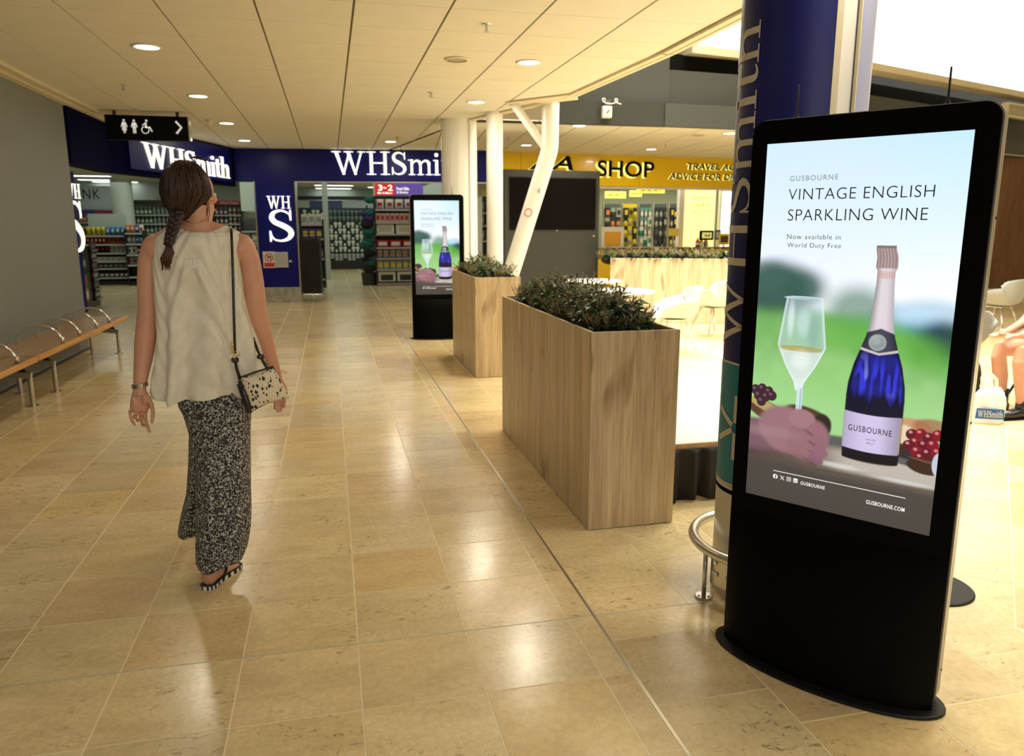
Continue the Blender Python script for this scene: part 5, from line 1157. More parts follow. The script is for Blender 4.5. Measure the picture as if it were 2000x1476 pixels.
for k in range(46):
    a = rs_.uniform(0, 2 * PI); q_ = math.sqrt(rs_.random()); b = Vector((math.cos(a) * q_, math.sin(a) * q_ * .7, 0))
    e_ = Wp(324 + rs_.uniform(-6, 8), 522 + rs_.uniform(-14, 8), -.140); tl.tube([el + b * .007, el + b * .018 + Vector((-.004, 0, -.03)), Wp(324, 505, -.142) + b * .020, e_ + b * .008], [.003, .004, .0035, .0008], seg=5)
obj('braid_tail', tl, mat('auburn_hair', (.06, .022, .011), .45), wm, smooth=True)
# sunglasses pushed up on the head
sg_ = MB(); top = hc + Vector((0, 0, .112))
s0 = Wp(402, 316, -.03); s1_ = Wp(404, 334, -.035); s2_ = Wp(408, 358, -.02)
obj('sunglasses', MB().tube([Wp(372, 308, .03), Wp(386, 306, .02), Wp(398, 309, -.01), s0, s1_, s2_], [.003, .005, .004, .0025, .002, .0022], seg=8), mat('sunglass_frame', (.03, .025, .02), .15, .4), wm, smooth=True)
# necklace
obj('necklace', MB().tube([Wp(362, 430, -.05), Wp(370, 434, -.062), Wp(380, 437, -.066), Wp(390, 434, -.064), Wp(404, 428, -.05)], .0011, seg=6).ellipsoid(Wp(377, 437, -.068), (.003, .002, .003), None, 8, 6), mat('gold'), wm)

# blouse
M_LINEN = mat('linen', srgb(226, 220, 204), 0.85, noise=0.05, nscale=30, bump=0.25, bscale=420)
rows = [  # y pixel, left x, right x, half depth
    (441, 352, 440, .074, 1), (447, 338, 452, .082, 1), (454, 318, 466, .095, 0), (464, 308, 470, .110, 0), (480, 304, 468, .118, 0), (505, 300, 469, .122, 0), (530, 301, 472, .124, 0), (560, 302, 476, .126, 0), (600, 304, 482, .128, 0),
    (640, 308, 494, .132, 0), (680, 306, 505, .138, 0), (715, 303, 514, .143, 0), (740, 299, 520, .147, 0), (757, 298, 521, .148, 0), (768, 304, 518, .146, 0)]
bl = MB(); nu = 150; vs = []; nrow = 0
def interp_rows(rows, n):
    out = []
    for i in range(len(rows) - 1):
        for k in range(n):
            t = k / n; out.append(tuple(a * (1 - t) + b * t for a, b in zip(rows[i], rows[i + 1])))
    out.append(rows[-1]); return out
RR = interp_rows(rows, 5)
for (y, xl, xr, dp, nk) in RR:
    pl_, pr_ = Wp(xl, y), Wp(xr, y); c_ = (pl_ + pr_) / 2; rx = (pr_ - pl_).length / 2; tz = (y - 441) / (768 - 441)
    for i in range(nu):
        a = 2 * PI * i / nu; ca_, sa_ = math.cos(a), math.sin(a); e = 0.82
        x_ = rx * math.copysign(abs(ca_) ** e, ca_); yy = dp * math.copysign(abs(sa_) ** e, sa_); zz = c_.z
        if nk > 0 and sa_ < 0: zz -= .028 * nk * (-sa_) ** 2
        # folds on the back: inverted pleat at the yoke, diagonal pulls, hanging flares
        back = max(0, -sa_); f = 0
        px_ = c_.x + x_
        fan = px_ - Wp(388, 520).x; dzz = max(0.0, 1.32 - zz)
        if zz < 1.335 and zz > 0.8:
            f += .020 * math.exp(-((fan + 0.02 * dzz) / (.022 + .05 * dzz)) ** 2) * back
            f -= .026 * math.exp(-((fan - .35 * dzz - .02) / .014) ** 2) * back * math.exp(-dzz * 2)
            f -= .024 * math.exp(-((fan + .30 * dzz + .03) / .014) ** 2) * back * math.exp(-dzz * 2.5)
        f -= (.004 + .020 * tz ** 2) * math.sin(a * 9 + 1.5 * math.sin(a * 3) + 2 * tz) * (0.35 + tz)
        f += .0042 * math.sin(60 * zz + 6 * math.sin(a * 5)) + .0018 * math.sin(37 * zz + a * 11)
        k_3 = 1 - f / max(dp, .05)
        zz += (.012 * math.sin(a * 4 + 1.0) + .006 * math.sin(a * 9)) * tz ** 4
        vs.append((c_.x + x_ * (1 - .35 * f / rx), c_.y + yy * k_3, zz))
nr = len(RR); bl.add(vs, [(j * nu + i, j * nu + (i + 1) % nu, (j + 1) * nu + (i + 1) % nu, (j + 1) * nu + i) for j in range(nr - 1) for i in range(nu)])
blo = obj('linen_top', bl, M_LINEN, wm, smooth=True); so = blo.modifiers.new('s', 'SOLIDIFY'); so.thickness = .0025; so.offset = -1
# yoke seam and piping round the neckline
def ring_at(y, xl, xr, dp, drop=0.0, r=.0018, name='neck_piping', a0=0, a1=2 * PI):
    pl_, pr_ = Wp(xl, y), Wp(xr, y); c_ = (pl_ + pr_) / 2; rx = (pr_ - pl_).length / 2; P = []
    for k in range(61):
        a = a0 + (a1 - a0) * k / 60; ca_, sa_ = math.cos(a), math.sin(a); P.append((c_.x + rx * math.copysign(abs(ca_) ** .82, ca_), c_.y + (dp + .001) * math.copysign(abs(sa_) ** .82, sa_), c_.z - (drop * sa_ * sa_ if sa_ < 0 else 0)))
    obj(name, MB().tube(P, r, seg=6), M_LINEN, wm, smooth=True)
ring_at(441, 352, 440, .074, .028)
M_STITCH = mat('seam_shadow', srgb(186, 178, 158), .9)
def back_pt(x, y, lift=.0022):
    k_ = min(range(len(RR)), key=lambda i: abs(RR[i][0] - y)); j_ = k_ * nu; t_ = Wp(x, y); best = min(range(nu), key=lambda i: abs(vs[j_ + i][0] - t_.x) + (9 if vs[j_ + i][1] > 0 else 0)); v = vs[j_ + best]
    return Vector((t_.x, v[1] - lift, t_.z))
sm2 = MB().tube([back_pt(x, y) for x, y in ((350, 499), (359, 501), (368, 502), (376, 503), (385, 503), (393, 502), (400, 501), (409, 499), (418, 497))], .0009, seg=5)
for x0_, y0_, x1_, y1_ in ((371, 503, 366, 528), (379, 503, 377, 522), (386, 503, 387, 524), (393, 503, 398, 530)): sm2.tube([back_pt(x0_, y0_), back_pt((x0_ + x1_) / 2, (y0_ + y1_) / 2), back_pt(x1_, y1_)], [.0009, .0008, .0003], seg=5)
obj('yoke_seam', sm2, M_STITCH, wm)
# trousers
mt = bpy.data.materials.new('leopard_print'); mt.use_nodes = True; nt = mt.node_tree; b = nt.nodes['Principled BSDF']; tc = nt.nodes.new('ShaderNodeTexCoord')
nz_ = nt.nodes.new('ShaderNodeTexNoise'); nz_.inputs['Scale'].default_value = 60; ad = nt.nodes.new('ShaderNodeVectorMath'); ad.operation = 'MULTIPLY_ADD'; ad.inputs[1].default_value = (.012, .012, .012)
nt.links.new(tc.outputs['Object'], nz_.inputs['Vector']); nt.links.new(nz_.outputs['Color'], ad.inputs[0]); nt.links.new(tc.outputs['Object'], ad.inputs[2])
vo = nt.nodes.new('ShaderNodeTexVoronoi'); vo.feature = 'DISTANCE_TO_EDGE'; vo.inputs['Scale'].default_value = 98; nt.links.new(ad.outputs[0], vo.inputs['Vector'])
n3 = nt.nodes.new('ShaderNodeTexNoise'); n3.inputs['Scale'].default_value = 95; nt.links.new(tc.outputs['Object'], n3.inputs['Vector'])
mm = nt.nodes.new('ShaderNodeMath'); mm.operation = 'MULTIPLY_ADD'; mm.inputs[1].default_value = .50; mm.inputs[2].default_value = -.190; nt.links.new(n3.outputs[0], mm.inputs[0])
cp = nt.nodes.new('ShaderNodeMath'); cp.operation = 'LESS_THAN'; nt.links.new(vo.outputs['Distance'], cp.inputs[0]); nt.links.new(mm.outputs[0], cp.inputs[1])
mx = nt.nodes.new('ShaderNodeMix'); mx.data_type = 'RGBA'; mx.inputs[6].default_value = (.010, .010, .011, 1); mx.inputs[7].default_value = (.55, .54, .52, 1); nt.links.new(cp.outputs[0], mx.inputs[0]); nt.links.new(mx.outputs[2], b.inputs['Base Color']); b.inputs['Roughness'].default_value = .75
def loft(rows, folds, n=72, e=.85, hem=None):
    mb = MB(); vs = []; R2 = interp_rows(rows, 5)
    for (y, xl, xr, dp, oy) in R2:
        pl_, pr_ = Wp(xl, y, oy), Wp(xr, y, oy); c_ = (pl_ + pr_) / 2; rx = (pr_ - pl_).length / 2; t = (y - rows[0][0]) / (rows[-1][0] - rows[0][0])
        for i in range(n):
            a = 2 * PI * i / n; ca_, sa_ = math.cos(a), math.sin(a); f = 1 + folds * t * (math.sin(a * 6 + 2 * t) * .6 + math.sin(a * 11 - 3 * t) * .4) + .012 * math.sin(y * .07 + a * 3)
            z_ = c_.z + (hem(ca_, sa_) * max(0, t - .7) / .3 if hem else 0)
            vs.append((c_.x + rx * math.copysign(abs(ca_) ** e, ca_) * (1 - abs(ca_) * 0 + (f - 1) * .3), c_.y + dp * math.copysign(abs(sa_) ** e, sa_) * f, z_))
    m_ = len(R2); mb.add(vs, [(j * n + i, j * n + (i + 1) % n, (j + 1) * n + (i + 1) % n, (j + 1) * n + i) for j in range(m_ - 1) for i in range(n)])
    return mb
tr = loft([(742, 350, 488, .118, 0), (770, 346, 492, .125, 0), (790, 352, 491, .125, 0), (812, 364, 490, .120, 0), (835, 372, 488, .112, .005)], .02)
t2 = loft([(780, 392, 491, .120, 0), (840, 382, 488, .118, -.005), (900, 384, 488, .112, -.02), (960, 384, 489, .108, -.04), (1000, 385, 490, .108, -.055), (1035, 385, 489, .108, -.07), (1070, 384, 484, .106, -.08), (1097, 385, 474, .102, -.085)], .07, hem=lambda c_, s_: .028 * max(0, c_) + .012 * max(0, -s_) * 0 + .010 * math.sin(5 * c_))
t3 = loft([(780, 352, 440, .118, 0), (840, 372, 436, .116, .03), (900, 370, 430, .112, .08), (960, 366, 424, .110, .13), (1000, 356, 414, .112, .17), (1032, 350, 408, .115, .20)], .06, hem=lambda c_, s_: .006 * math.sin(4 * c_))
tr.add(t2.v, t2.f); tr.add(t3.v, t3.f)
to = obj('trousers', tr, mt, wm, smooth=True); so = to.modifiers.new('s', 'SOLIDIFY'); so.thickness = .002; so.offset = -1
# watch and charm bracelet on the left wrist, bangle on the right
wc = Wp(273, 752, -.078); wl = MB()
for k in range(22):
    a = 2 * PI * k / 22; p = wc + Vector((.0285 * math.cos(a), .024 * math.sin(a), .004 * math.cos(a))); wl.obox(p, (-math.sin(a), math.cos(a), 0), (math.cos(a), math.sin(a), 0), (0, 0, 1), .0035, .002, .0075)
wl.lathe([(.015, -.003), (.015, .004)], c=(0, 0, 0), seg=20) if False else None
obj('wristwatch', wl, mat('watch_steel', (.5, .47, .40), .25, 1.0), wm)
cb = Wp(273, 771, -.088); cbm = MB().tube([cb + Vector((.033 * math.cos(t_), .024 * math.sin(t_), .003 * math.sin(2 * t_))) for t_ in [2 * PI * k / 24 for k in range(24)]], .0009, seg=5, closed=True)
for dx in (-.022, 0, .024): cbm.ellipsoid(cb + Vector((dx, -.024 * math.sqrt(1 - (dx / .033) ** 2), -.009)), (.0035, .002, .0045), None, 8, 6)
obj('charm_bracelet', cbm, mat('silver', (.8, .78, .74), .2, 1.0), wm)
rg = MB()
for (x_, y_, o_2) in ((255, 803, -.003), (265, 810, -.012), (275.5, 811, -.004)): p = Wp(x_, y_, H0 + o_2); rg.tube([p + Vector((.0088 * math.cos(t_), .0088 * math.sin(t_), 0)) for t_ in [2 * PI * k / 14 for k in range(14)]], .0014, seg=6, closed=True)
obj('finger_rings', rg, mat('gold'), wm)
bg = Wp(543, 722 + 2, .076); obj('bangle', MB().tube([bg + Vector((.036 * math.cos(t_), .030 * math.sin(t_), -.012 * math.cos(t_))) for t_ in [2 * PI * k / 24 for k in range(24)]], .0016, seg=6, closed=True), mat('rose_gold', (.85, .5, .35), .2, 1.0), wm)
# flip flops
def flipflop(f, M, name='flip_flop'):
    out = [(0, -.052), (.024, -.046), (.034, -.02), (.030, .03), (.036, .09), (.046, .14), (.042, .178), (.018, .198), (-.014, .198), (-.038, .184), (-.042, .14), (-.034, .09), (-.030, .03), (-.034, -.02), (-.024, -.046)]
    z0, z1 = -.0845, -.068; n = len(out)
    # smooth outline, then white and black striped rim
    O2 = []
    for i in range(n):
        p0, p1, p2, p3 = (Vector(out[(i + k - 1) % n]) for k in range(4))
        for k in range(6): t = k / 6; O2.append(0.5 * ((2 * p1) + (-p0 + p2) * t + (2 * p0 - 5 * p1 + 4 * p2 - p3) * t * t + (-p0 + 3 * p1 - 3 * p2 + p3) * t ** 3))
    N_ = len(O2); mb = MB(); mb.add([f((p.x, p.y, z0)) for p in O2] + [f((p.x, p.y, z1)) for p in O2], [tuple(range(N_ - 1, -1, -1)), tuple(range(N_, 2 * N_))])
    sole = obj(name, mb, mat('sole_top', (.05, .045, .04), .6), wm)
    for c_i, nm in ((0, 'white_rim'), (1, 'black_rim')):
        r_ = MB()
        for i in range(N_):
            if (i // 2) % 2 == c_i: j = (i + 1) % N_; r_.add([f((O2[i].x * 1.02, O2[i].y * 1.01, z0)), f((O2[j].x * 1.02, O2[j].y * 1.01, z0)), f((O2[j].x * 1.02, O2[j].y * 1.01, z1)), f((O2[i].x * 1.02, O2[i].y * 1.01, z1))], [(0, 1, 2, 3)])
        obj('sole_stripes', r_, mat('stripe_white', (.75, .72, .66), .5) if c_i == 0 else mat('stripe_black', (.01, .01, .012), .5), sole)
    obj('strap', MB().tube([f((.036, .035, z1)), f((.038, .055, z1 + .03)), f((.016, .10, z1 + .046)), f((-.012, .145, z1 + .018)), f((-.018, .152, z1))], [.005, .006, .006, .004, .003], seg=8).tube([f((-.036, .035, z1)), f((-.036, .06, z1 + .03)), f((-.026, .10, z1 + .04)), f((-.018, .145, z1 + .018))], [.005, .006, .006, .004], seg=8), M_BLACK, sole, smooth=True)
flipflop(fR, MR); flipflop(fL, ML)

# shoulder bag (a thing of its own)
def Bp(x, y, dy): return PY(x, y, BY + dy)
b0 = Bp(516, 765, -.17); bag = thing('shoulder_bag', 'small cream clutch bag with dark brown spots, hanging at the woman hip by its strap', 'bag', tuple(b0))
def pillow(c4, th, inflate, n=18, back=False):
    mb = MB(); vs = []; A, B_, C_, D = [c - b0 for c in c4]; nrm = (B_ - A).cross(D - A).normalized()
    for s in (-1, 1):
        for j in range(n + 1):
            for i in range(n + 1):
                u, v = i / n, j / n; p = (A * (1 - u) + B_ * u) * (1 - v) + (D * (1 - u) + C_ * u) * v; h_ = (math.sin(PI * u) * math.sin(PI * v)) ** .45
                pinch = .05 * math.sin(PI * u) * (1 if v > .5 else -1) * abs(2 * v - 1) ** 3
                p = p + ((A + B_) / 2 - (C_ + D) / 2) * pinch; vs.append(p + nrm * (s * (th * h_ + .001)))
    m = n + 1; q_ = m * m; fs = []
    for j in range(n):
        for i in range(n): fs += [(j * m + i, j * m + i + 1, (j + 1) * m + i + 1, (j + 1) * m + i), (q_ + j * m + i, q_ + (j + 1) * m + i, q_ + (j + 1) * m + i + 1, q_ + j * m + i + 1)]
    ring = [i for i in range(n)] + [j * m + n for j in range(n)] + [n * m + i for i in range(n, 0, -1)] + [j * m for j in range(n, 0, -1)]
    for k in range(len(ring)): a, b = ring[k], ring[(k + 1) % len(ring)]; fs.append((a, q_ + a, q_ + b, b))
    return mb.add(vs, fs)
ms = bpy.data.materials.new('spotted_hide'); ms.use_nodes = True; nt = ms.node_tree; b = nt.nodes['Principled BSDF']; tc = nt.nodes.new('ShaderNodeTexCoord')
mp = nt.nodes.new('ShaderNodeMapping'); mp.inputs['Scale'].default_value = (1.25, 1, .85); mp.inputs['Rotation'].default_value = (0, .5, 0); nt.links.new(tc.outputs['Object'], mp.inputs[0])
nz_ = nt.nodes.new('ShaderNodeTexNoise'); nz_.inputs['Scale'].default_value = 40; ad = nt.nodes.new('ShaderNodeVectorMath'); ad.operation = 'MULTIPLY_ADD'; ad.inputs[1].default_value = (.010, .010, .010)
nt.links.new(mp.outputs[0], nz_.inputs['Vector']); nt.links.new(nz_.outputs['Color'], ad.inputs[0]); nt.links.new(mp.outputs[0], ad.inputs[2])
vo = nt.nodes.new('ShaderNodeTexVoronoi'); vo.inputs['Scale'].default_value = 62; vo.inputs['Randomness'].default_value = .9; nt.links.new(ad.outputs[0], vo.inputs['Vector'])
sp_ = nt.nodes.new('ShaderNodeSeparateColor'); nt.links.new(vo.outputs['Color'], sp_.inputs[0])
ml = nt.nodes.new('ShaderNodeMath'); ml.operation = 'MULTIPLY_ADD'; ml.inputs[1].default_value = .46; ml.inputs[2].default_value = .10; nt.links.new(sp_.outputs[0], ml.inputs[0])
cp = nt.nodes.new('ShaderNodeMath'); cp.operation = 'LESS_THAN'; nt.links.new(vo.outputs['Distance'], cp.inputs[0]); nt.links.new(ml.outputs[0], cp.inputs[1])
mx = nt.nodes.new('ShaderNodeMix'); mx.data_type = 'RGBA'; mx.inputs[6].default_value = (.72, .62, .45, 1); mx.inputs[7].default_value = (.022, .010, .007, 1); nt.links.new(cp.outputs[0], mx.inputs[0]); nt.links.new(mx.outputs[2], b.inputs['Base Color']); b.inputs['Roughness'].default_value = .6
obj('front_pouch', pillow([Bp(470, 737, -.185), Bp(534, 716, -.15), Bp(566, 776, -.155), Bp(492, 803, -.20)], .026, 0), ms, bag, smooth=True)
M_LEATH = mat('black_leather', (.012, .011, .010), .28, bump=.2, bscale=60)
obj('side_gusset', pillow([Bp(462, 750, -.185), Bp(473, 742, -.175), Bp(497, 801, -.19), Bp(483, 811, -.20)], .018, 0, 10), M_LEATH, bag, smooth=True)
obj('rear_pouch', pillow([Bp(464, 744, -.155), Bp(532, 719, -.13), Bp(560, 776, -.135), Bp(486, 808, -.165)], .016, 0, 10), M_LEATH, bag, smooth=True)
obj('zip', MB().tube([Bp(470, 737, -.186) - b0, Bp(500, 726, -.172) - b0, Bp(534, 716, -.152) - b0], .004, seg=8), M_BLACK, bag)
obj('strap', MB().tube([Bp(453, 452, .03) - b0, Bp(451, 443, -.02) - b0, Bp(452, 450, -.085) - b0, Bp(453, 475, -.124) - b0, Bp(455, 540, -.134) - b0, Bp(457, 620, -.142) - b0, Bp(459, 690, -.158) - b0], .0052, seg=8, ell=.5), M_LEATH, bag, smooth=True)
obj('strap', MB().tube([Bp(459, 702, -.160) - b0, Bp(463, 722, -.170) - b0, Bp(469, 742, -.176) - b0], .0065, seg=8), M_LEATH, bag, smooth=True)
obj('strap', MB().tube([Bp(492, 655, -.02) - b0, Bp(503, 683, -.07) - b0, Bp(512, 702, -.11) - b0, Bp(522, 720, -.142) - b0], .0062, seg=8), M_LEATH, bag, smooth=True)
for x_, y_, d_ in ((459, 703, -.163), (509, 697, -.105)): obj('knot', MB().tube([Bp(x_, y_, d_) - b0 + Vector((.010 * math.cos(t_), .008 * math.sin(t_), .006 * math.sin(2 * t_))) for t_ in [2 * PI * k / 14 for k in range(14)]], .0055, seg=8, closed=True), M_LEATH, bag, smooth=True)
bk = MB()
for k in range(6): p = Bp(456, 668 + k * 4.2, -.166) - b0; bk.tube([p + Vector((-.010, 0, .001)), p + Vector((-.004, -.003, 0)), p + Vector((.003, -.002, 0))], .0016, seg=5)
p = Bp(461, 691, -.168) - b0; bk.tube([p + Vector((.014 * math.cos(t_), 0, .010 * math.sin(t_))) for t_ in [2 * PI * k / 16 for k in range(16)]], .0018, seg=6, closed=True)
bk.tube([p + Vector((-.012, 0, .045)), p + Vector((-.013, 0, -.03))], .0013, seg=6)
obj('chain_and_buckle', bk, mat('gold'), bag, smooth=True)

# ---------------------------------------------------------------- seated person at the right edge
ps = thing('person', 'seated person at the right edge in black shorts and black boots, holding a small item', 'person', (5.75, 4.95, 0))
def S(x, y, z): return Vector((x - 5.75, y - 4.95, z))
b2 = MB()
b2.tube([S(5.80, 5.0, .50), S(5.82, 5.0, .72), S(5.80, 5.0, .95), S(5.78, 5.0, 1.05), S(5.74, 5.0, 1.12), S(5.72, 5.0, 1.2)], [(.14, .17), (.12, .16), (.11, .19), (.08, .15), (.05, .055), (.05, .05)], seg=18, up=(1, 0, 0))
b2.ellipsoid(S(5.69, 5.0, 1.26), (.095, .078, .115)).ellipsoid(S(5.585, 5.0, 1.245), (.02, .014, .02)).ellipsoid(S(5.64, 5.0, 1.19), (.055, .05, .045))
for s in (-1, 1):
    hy = 5.0 + s * .09; ky = 4.93 + s * .12
    kx = 5.20 if s < 0 else 5.24
    b2.tube([S(5.78, hy, .50), S(5.5, hy, .53), S(kx, ky, .52), S(kx - .01, ky, .46), S(kx + .03, ky, .30), S(kx + .06, ky, .12), S(kx + .07, ky, .06)], [.085, .085, .062, .055, .056, .040, .038], seg=16)
    b2.tube([S(5.78, 5.0 + s * .20, 1.02), S(5.72, 5.0 + s * .22, .82), S(5.58, 5.0 + s * .20, .70), S(5.30, 4.98 + s * .09, .655), S(5.22, 4.96 + s * .07, .65)], [.048, .042, .038, .027, .024], seg=14)
    hx_, hy_ = (5.17, 4.96 + s * .06); b2.tube([S(hx_ + .06, hy_, .65), S(hx_ + .02, hy_, .65), S(hx_ - .03, hy_, .645)], [(.026, .018), (.036, .018), (.034, .015)], seg=12)
    for k in range(4): fy = hy_ - .027 + k * .018; b2.tube([S(hx_ - .025, fy, .645), S(hx_ - .055, fy, .640), S(hx_ - .065, fy, .622 + .006 * k)], [.0095, .0085, .007], seg=8)
    b2.tube([S(hx_ + .02, hy_ - s * .03, .655), S(hx_ - .01, hy_ - s * .045, .668), S(hx_ - .035, hy_ - s * .03, .672)], [.011, .010, .008], seg=8)
b2.ellipsoid(S(5.75, 5.2, 1.02), (.06, .06, .06)).ellipsoid(S(5.75, 4.8, 1.02), (.06, .06, .06))
o = obj('body', b2, M_SKIN, ps, smooth=True); rm = o.modifiers.new('r', 'REMESH'); rm.mode = 'VOXEL'; rm.voxel_size = .007; rm.use_smooth_shade = True; sm_ = o.modifiers.new('s', 'SMOOTH'); sm_.iterations = 3
M_CLOTH = mat('black_clothing', (.014, .013, .013), .85)
sh = MB(); sh.tube([S(5.86, 5.0, .44), S(5.84, 5.0, .60), S(5.82, 5.0, .70)], [(.15, .19), (.145, .185), (.13, .17)], seg=20, up=(1, 0, 0))
for s in (-1, 1): sh.tube([S(5.84, 5.0 + s * .09, .52), S(5.62, 5.0 + s * .095, .54), S(5.44, 4.97 + s * .105, .545)], [.11, .105, .10], seg=18)
obj('shorts', sh, M_CLOTH, ps, smooth=True)
ts = MB(); ts.tube([S(5.81, 5.0, .66), S(5.82, 5.0, .80), S(5.80, 5.0, .96), S(5.78, 5.0, 1.06), S(5.75, 5.0, 1.10)], [(.145, .185), (.135, .18), (.125, .20), (.10, .17), (.06, .07)], seg=22, up=(1, 0, 0))
for s in (-1, 1): ts.tube([S(5.78, 5.0 + s * .17, 1.03), S(5.73, 5.0 + s * .215, .86)], [.065, .058], seg=14)
obj('t_shirt', ts, mat('patterned_shirt', srgb(120, 90, 80), .8, noise=.3, nscale=30), ps, smooth=True)
obj('hair', MB().ellipsoid(S(5.71, 5.0, 1.285), (.105, .088, .11)), M_HAIR, ps, smooth=True)
for s in (-1, 1):
    obj('eye', MB().ellipsoid(S(5.600, 5.0 + s * .032, 1.262), (.005, .006, .004), None, 10, 6), mat('iris_brown'), ps); kx = 5.20 if s < 0 else 5.24; ky = 4.93 + s * .12
    bt_ = MB().tube([S(kx + .065, ky, .19), S(kx + .07, ky, .10), S(kx + .065, ky, .06)], [.050, .050, .050], seg=16); bt_.tube([S(kx + .115, ky, .045), S(kx + .05, ky, .05), S(kx - .04, ky, .042), S(kx - .12, ky, .034)], [(.042, .040), (.045, .045), (.048, .036), (.036, .026)], seg=16)
    q_ = obj('boot', bt_, M_LEATH, ps, smooth=True); obj('sole', MB().prism([(kx - .16 - 5.75, ky - .045 - 4.95), (kx + .15 - 5.75, ky - .045 - 4.95), (kx + .15 - 5.75, ky + .045 - 4.95), (kx - .16 - 5.75, ky + .045 - 4.95)], 0, .018), M_BLACKM, q_, bevel=.008)
chair('pale shell chair with thin black legs that the seated person sits on', 5.70, 4.98, math.radians(-92), M_SHELL2, M_BLACK)
tag(obj('small_pot', MB().lathe([(.018, 0), (.022, .03), (.020, .034)], seg=16), mat('pot_white', (.75, .72, .68), .3)), 'small white pot held in the hands of the seated person', 'pot').location = (5.115, 4.93, .665)
gl = thing('drinking_glass', 'clear drinking glass held near the knee of the seated person', 'glass', (5.40, 4.80, .60)); obj('bowl', MB().lathe([(.026, 0), (.033, .11), (.030, .11), (.023, .006)], seg=20, cap=True), mat('clear_glass', (.9, .95, .93), .05, trans=.9), gl, smooth=True)
# white carrier bag with blue lettering
cb_ = thing('carrier_bag', 'white plastic carrier bag with blue shop lettering standing on the floor by the chair leg', 'bag', (4.90, 4.78, 0)); ex = Vector((math.cos(-YAW - .25), math.sin(-YAW - .25), 0)); ey = Vector((-ex.y, ex.x, 0))
mb = MB(); n = 14; vs = []; RRR = random.Random(2)
for j in range(n + 1):
    t = j / n; z_ = .27 * t; wd = .120 * (1 - .12 * t) * (1 if t < .8 else 1 - (t - .8) * 2.2); th_ = .075 * (1 - t) ** .6 + .012
    for i in range(24):
        a = 2 * PI * i / 24; f = 1 + .08 * math.sin(5 * a + 6 * t) + RRR.uniform(-.03, .03); p = ex * (wd * math.cos(a) * f + .02 * t) + ey * (th_ * math.sin(a) * f); vs.append((p.x, p.y, z_ + .012 * math.sin(3 * a) * t))
mb.add(vs, [(j * 24 + i, j * 24 + (i + 1) % 24, (j + 1) * 24 + (i + 1) % 24, (j + 1) * 24 + i) for j in range(n) for i in range(24)] + [tuple(range(23, -1, -1)), tuple(n * 24 + i for i in range(24))])
obj('bag_body', mb, mat('white_plastic_film', (.78, .78, .76), .35, bump=.5, bscale=14), cb_, smooth=True)
obj('handle', MB().tube([ex * -.05 + Vector((0, 0, .27)), ex * -.06 + Vector((0, 0, .35)), ex * -.01 + Vector((0, 0, .39)), ex * .04 + Vector((0, 0, .34)), ex * .05 + Vector((0, 0, .27))], [(.014, .003)] * 5, seg=8), mat('white_plastic_film'), cb_, smooth=True)
lb = polys_mb([[(-.10, .045), (.10, .045), (.095, .125), (-.095, .125)]]); place(lb, -ey * .082, ex, (0, 0, 1)); obj('blue_band', lb, mat('bag_blue', (.01, .09, .32), .4), cb_)
lt = serif('WHSmith'); lt = fit(lt, .175, .052); lt.v = [(v[0] - .0875, v[1] + .058, v[2]) for v in lt.v]; place(lt, -ey * .0835, ex, (0, 0, 1)); obj('lettering', lt, M_WHITE, cb_)
bp_ = thing('backpack', 'black backpack on the floor behind the bare knee of the seated person', 'bag', (5.12, 5.30, 0)); m_ = MB().ellipsoid((0, 0, .24), (.17, .14, .24), None, 22, 14)
obj('main_body', m_, M_CLOTH, bp_, smooth=True); obj('front_pocket', MB().ellipsoid((-.03, -.10, .16), (.12, .07, .12), None, 18, 10), M_CLOTH, bp_, smooth=True); obj('top_handle', MB().tube([(-.04, 0, .46), (-.03, 0, .51), (.03, 0, .51), (.04, 0, .46)], .009, seg=8), M_CLOTH, bp_, smooth=True)
# ---------------------------------------------------------------- grey screen wall, small fixtures
gw0 = PY(985, 330, 11.75); gw1 = PY(1172, 336, 11.9); gd = Vector((gw1.x - gw0.x, gw1.y - gw0.y, 0)); gL = gd.length; gH = gw0.z
gw = thing('display_wall', 'free-standing dark grey wall with a large switched-off black screen behind the white posts', 'display', (gw0.x, gw0.y, 0), math.atan2(gd.y, gd.x))
obj('wall_body', MB().box(0, gL, 0, 0.35, 0, gH), M_DKGREY, gw, bevel=.004)
s0_ = PP(997, 348, gw0, gd); s1_ = PP(1160, 446, gw0, gd); a0 = (Vector((s0_.x, s0_.y, 0)) - Vector((gw0.x, gw0.y, 0))).length; a1 = (Vector((s1_.x, s1_.y, 0)) - Vector((gw0.x, gw0.y, 0))).length
obj('screen_frame', MB().box(a0 - .02, a1 + .02, -.012, -.001, s1_.z - .02, s0_.z + .02), M_BLACKM, gw); obj('screen', MB().box(a0, a1, -.018, -.0125, s1_.z, s0_.z), mat('dark_screen', (.006, .004, .003), .10), gw)
for x_, z_ in ((a0 + .55 * (a1 - a0), s1_.z - .03), (a1, s1_.z - .12)): obj('sensor_dot', MB().lathe([(.012, 0), (.010, .004)], seg=10).xf(Matrix.Translation((x_, -.001, z_)) @ Matrix.Rotation(PI / 2, 4, 'X')), M_TRIM, gw)
el_ = PY(1184, 218, 10.85); eg = thing('floodlight', 'small white square fitting with coiled cable on the grey bulkhead right of the bent post', 'light', tuple(el_))
obj('housing', MB().box(-.07, .07, -.06, .02, -.09, .07), M_WHITE, eg, bevel=.012); obj('lens', MB().box(-.05, .05, -.066, -.061, -.07, .05), mat('lens_pale', (.75, .75, .62), .25), eg); obj('latch', MB().bar((-.02, -.07, -.03), (.025, -.07, .02), .012, .008), M_BLACK, eg)
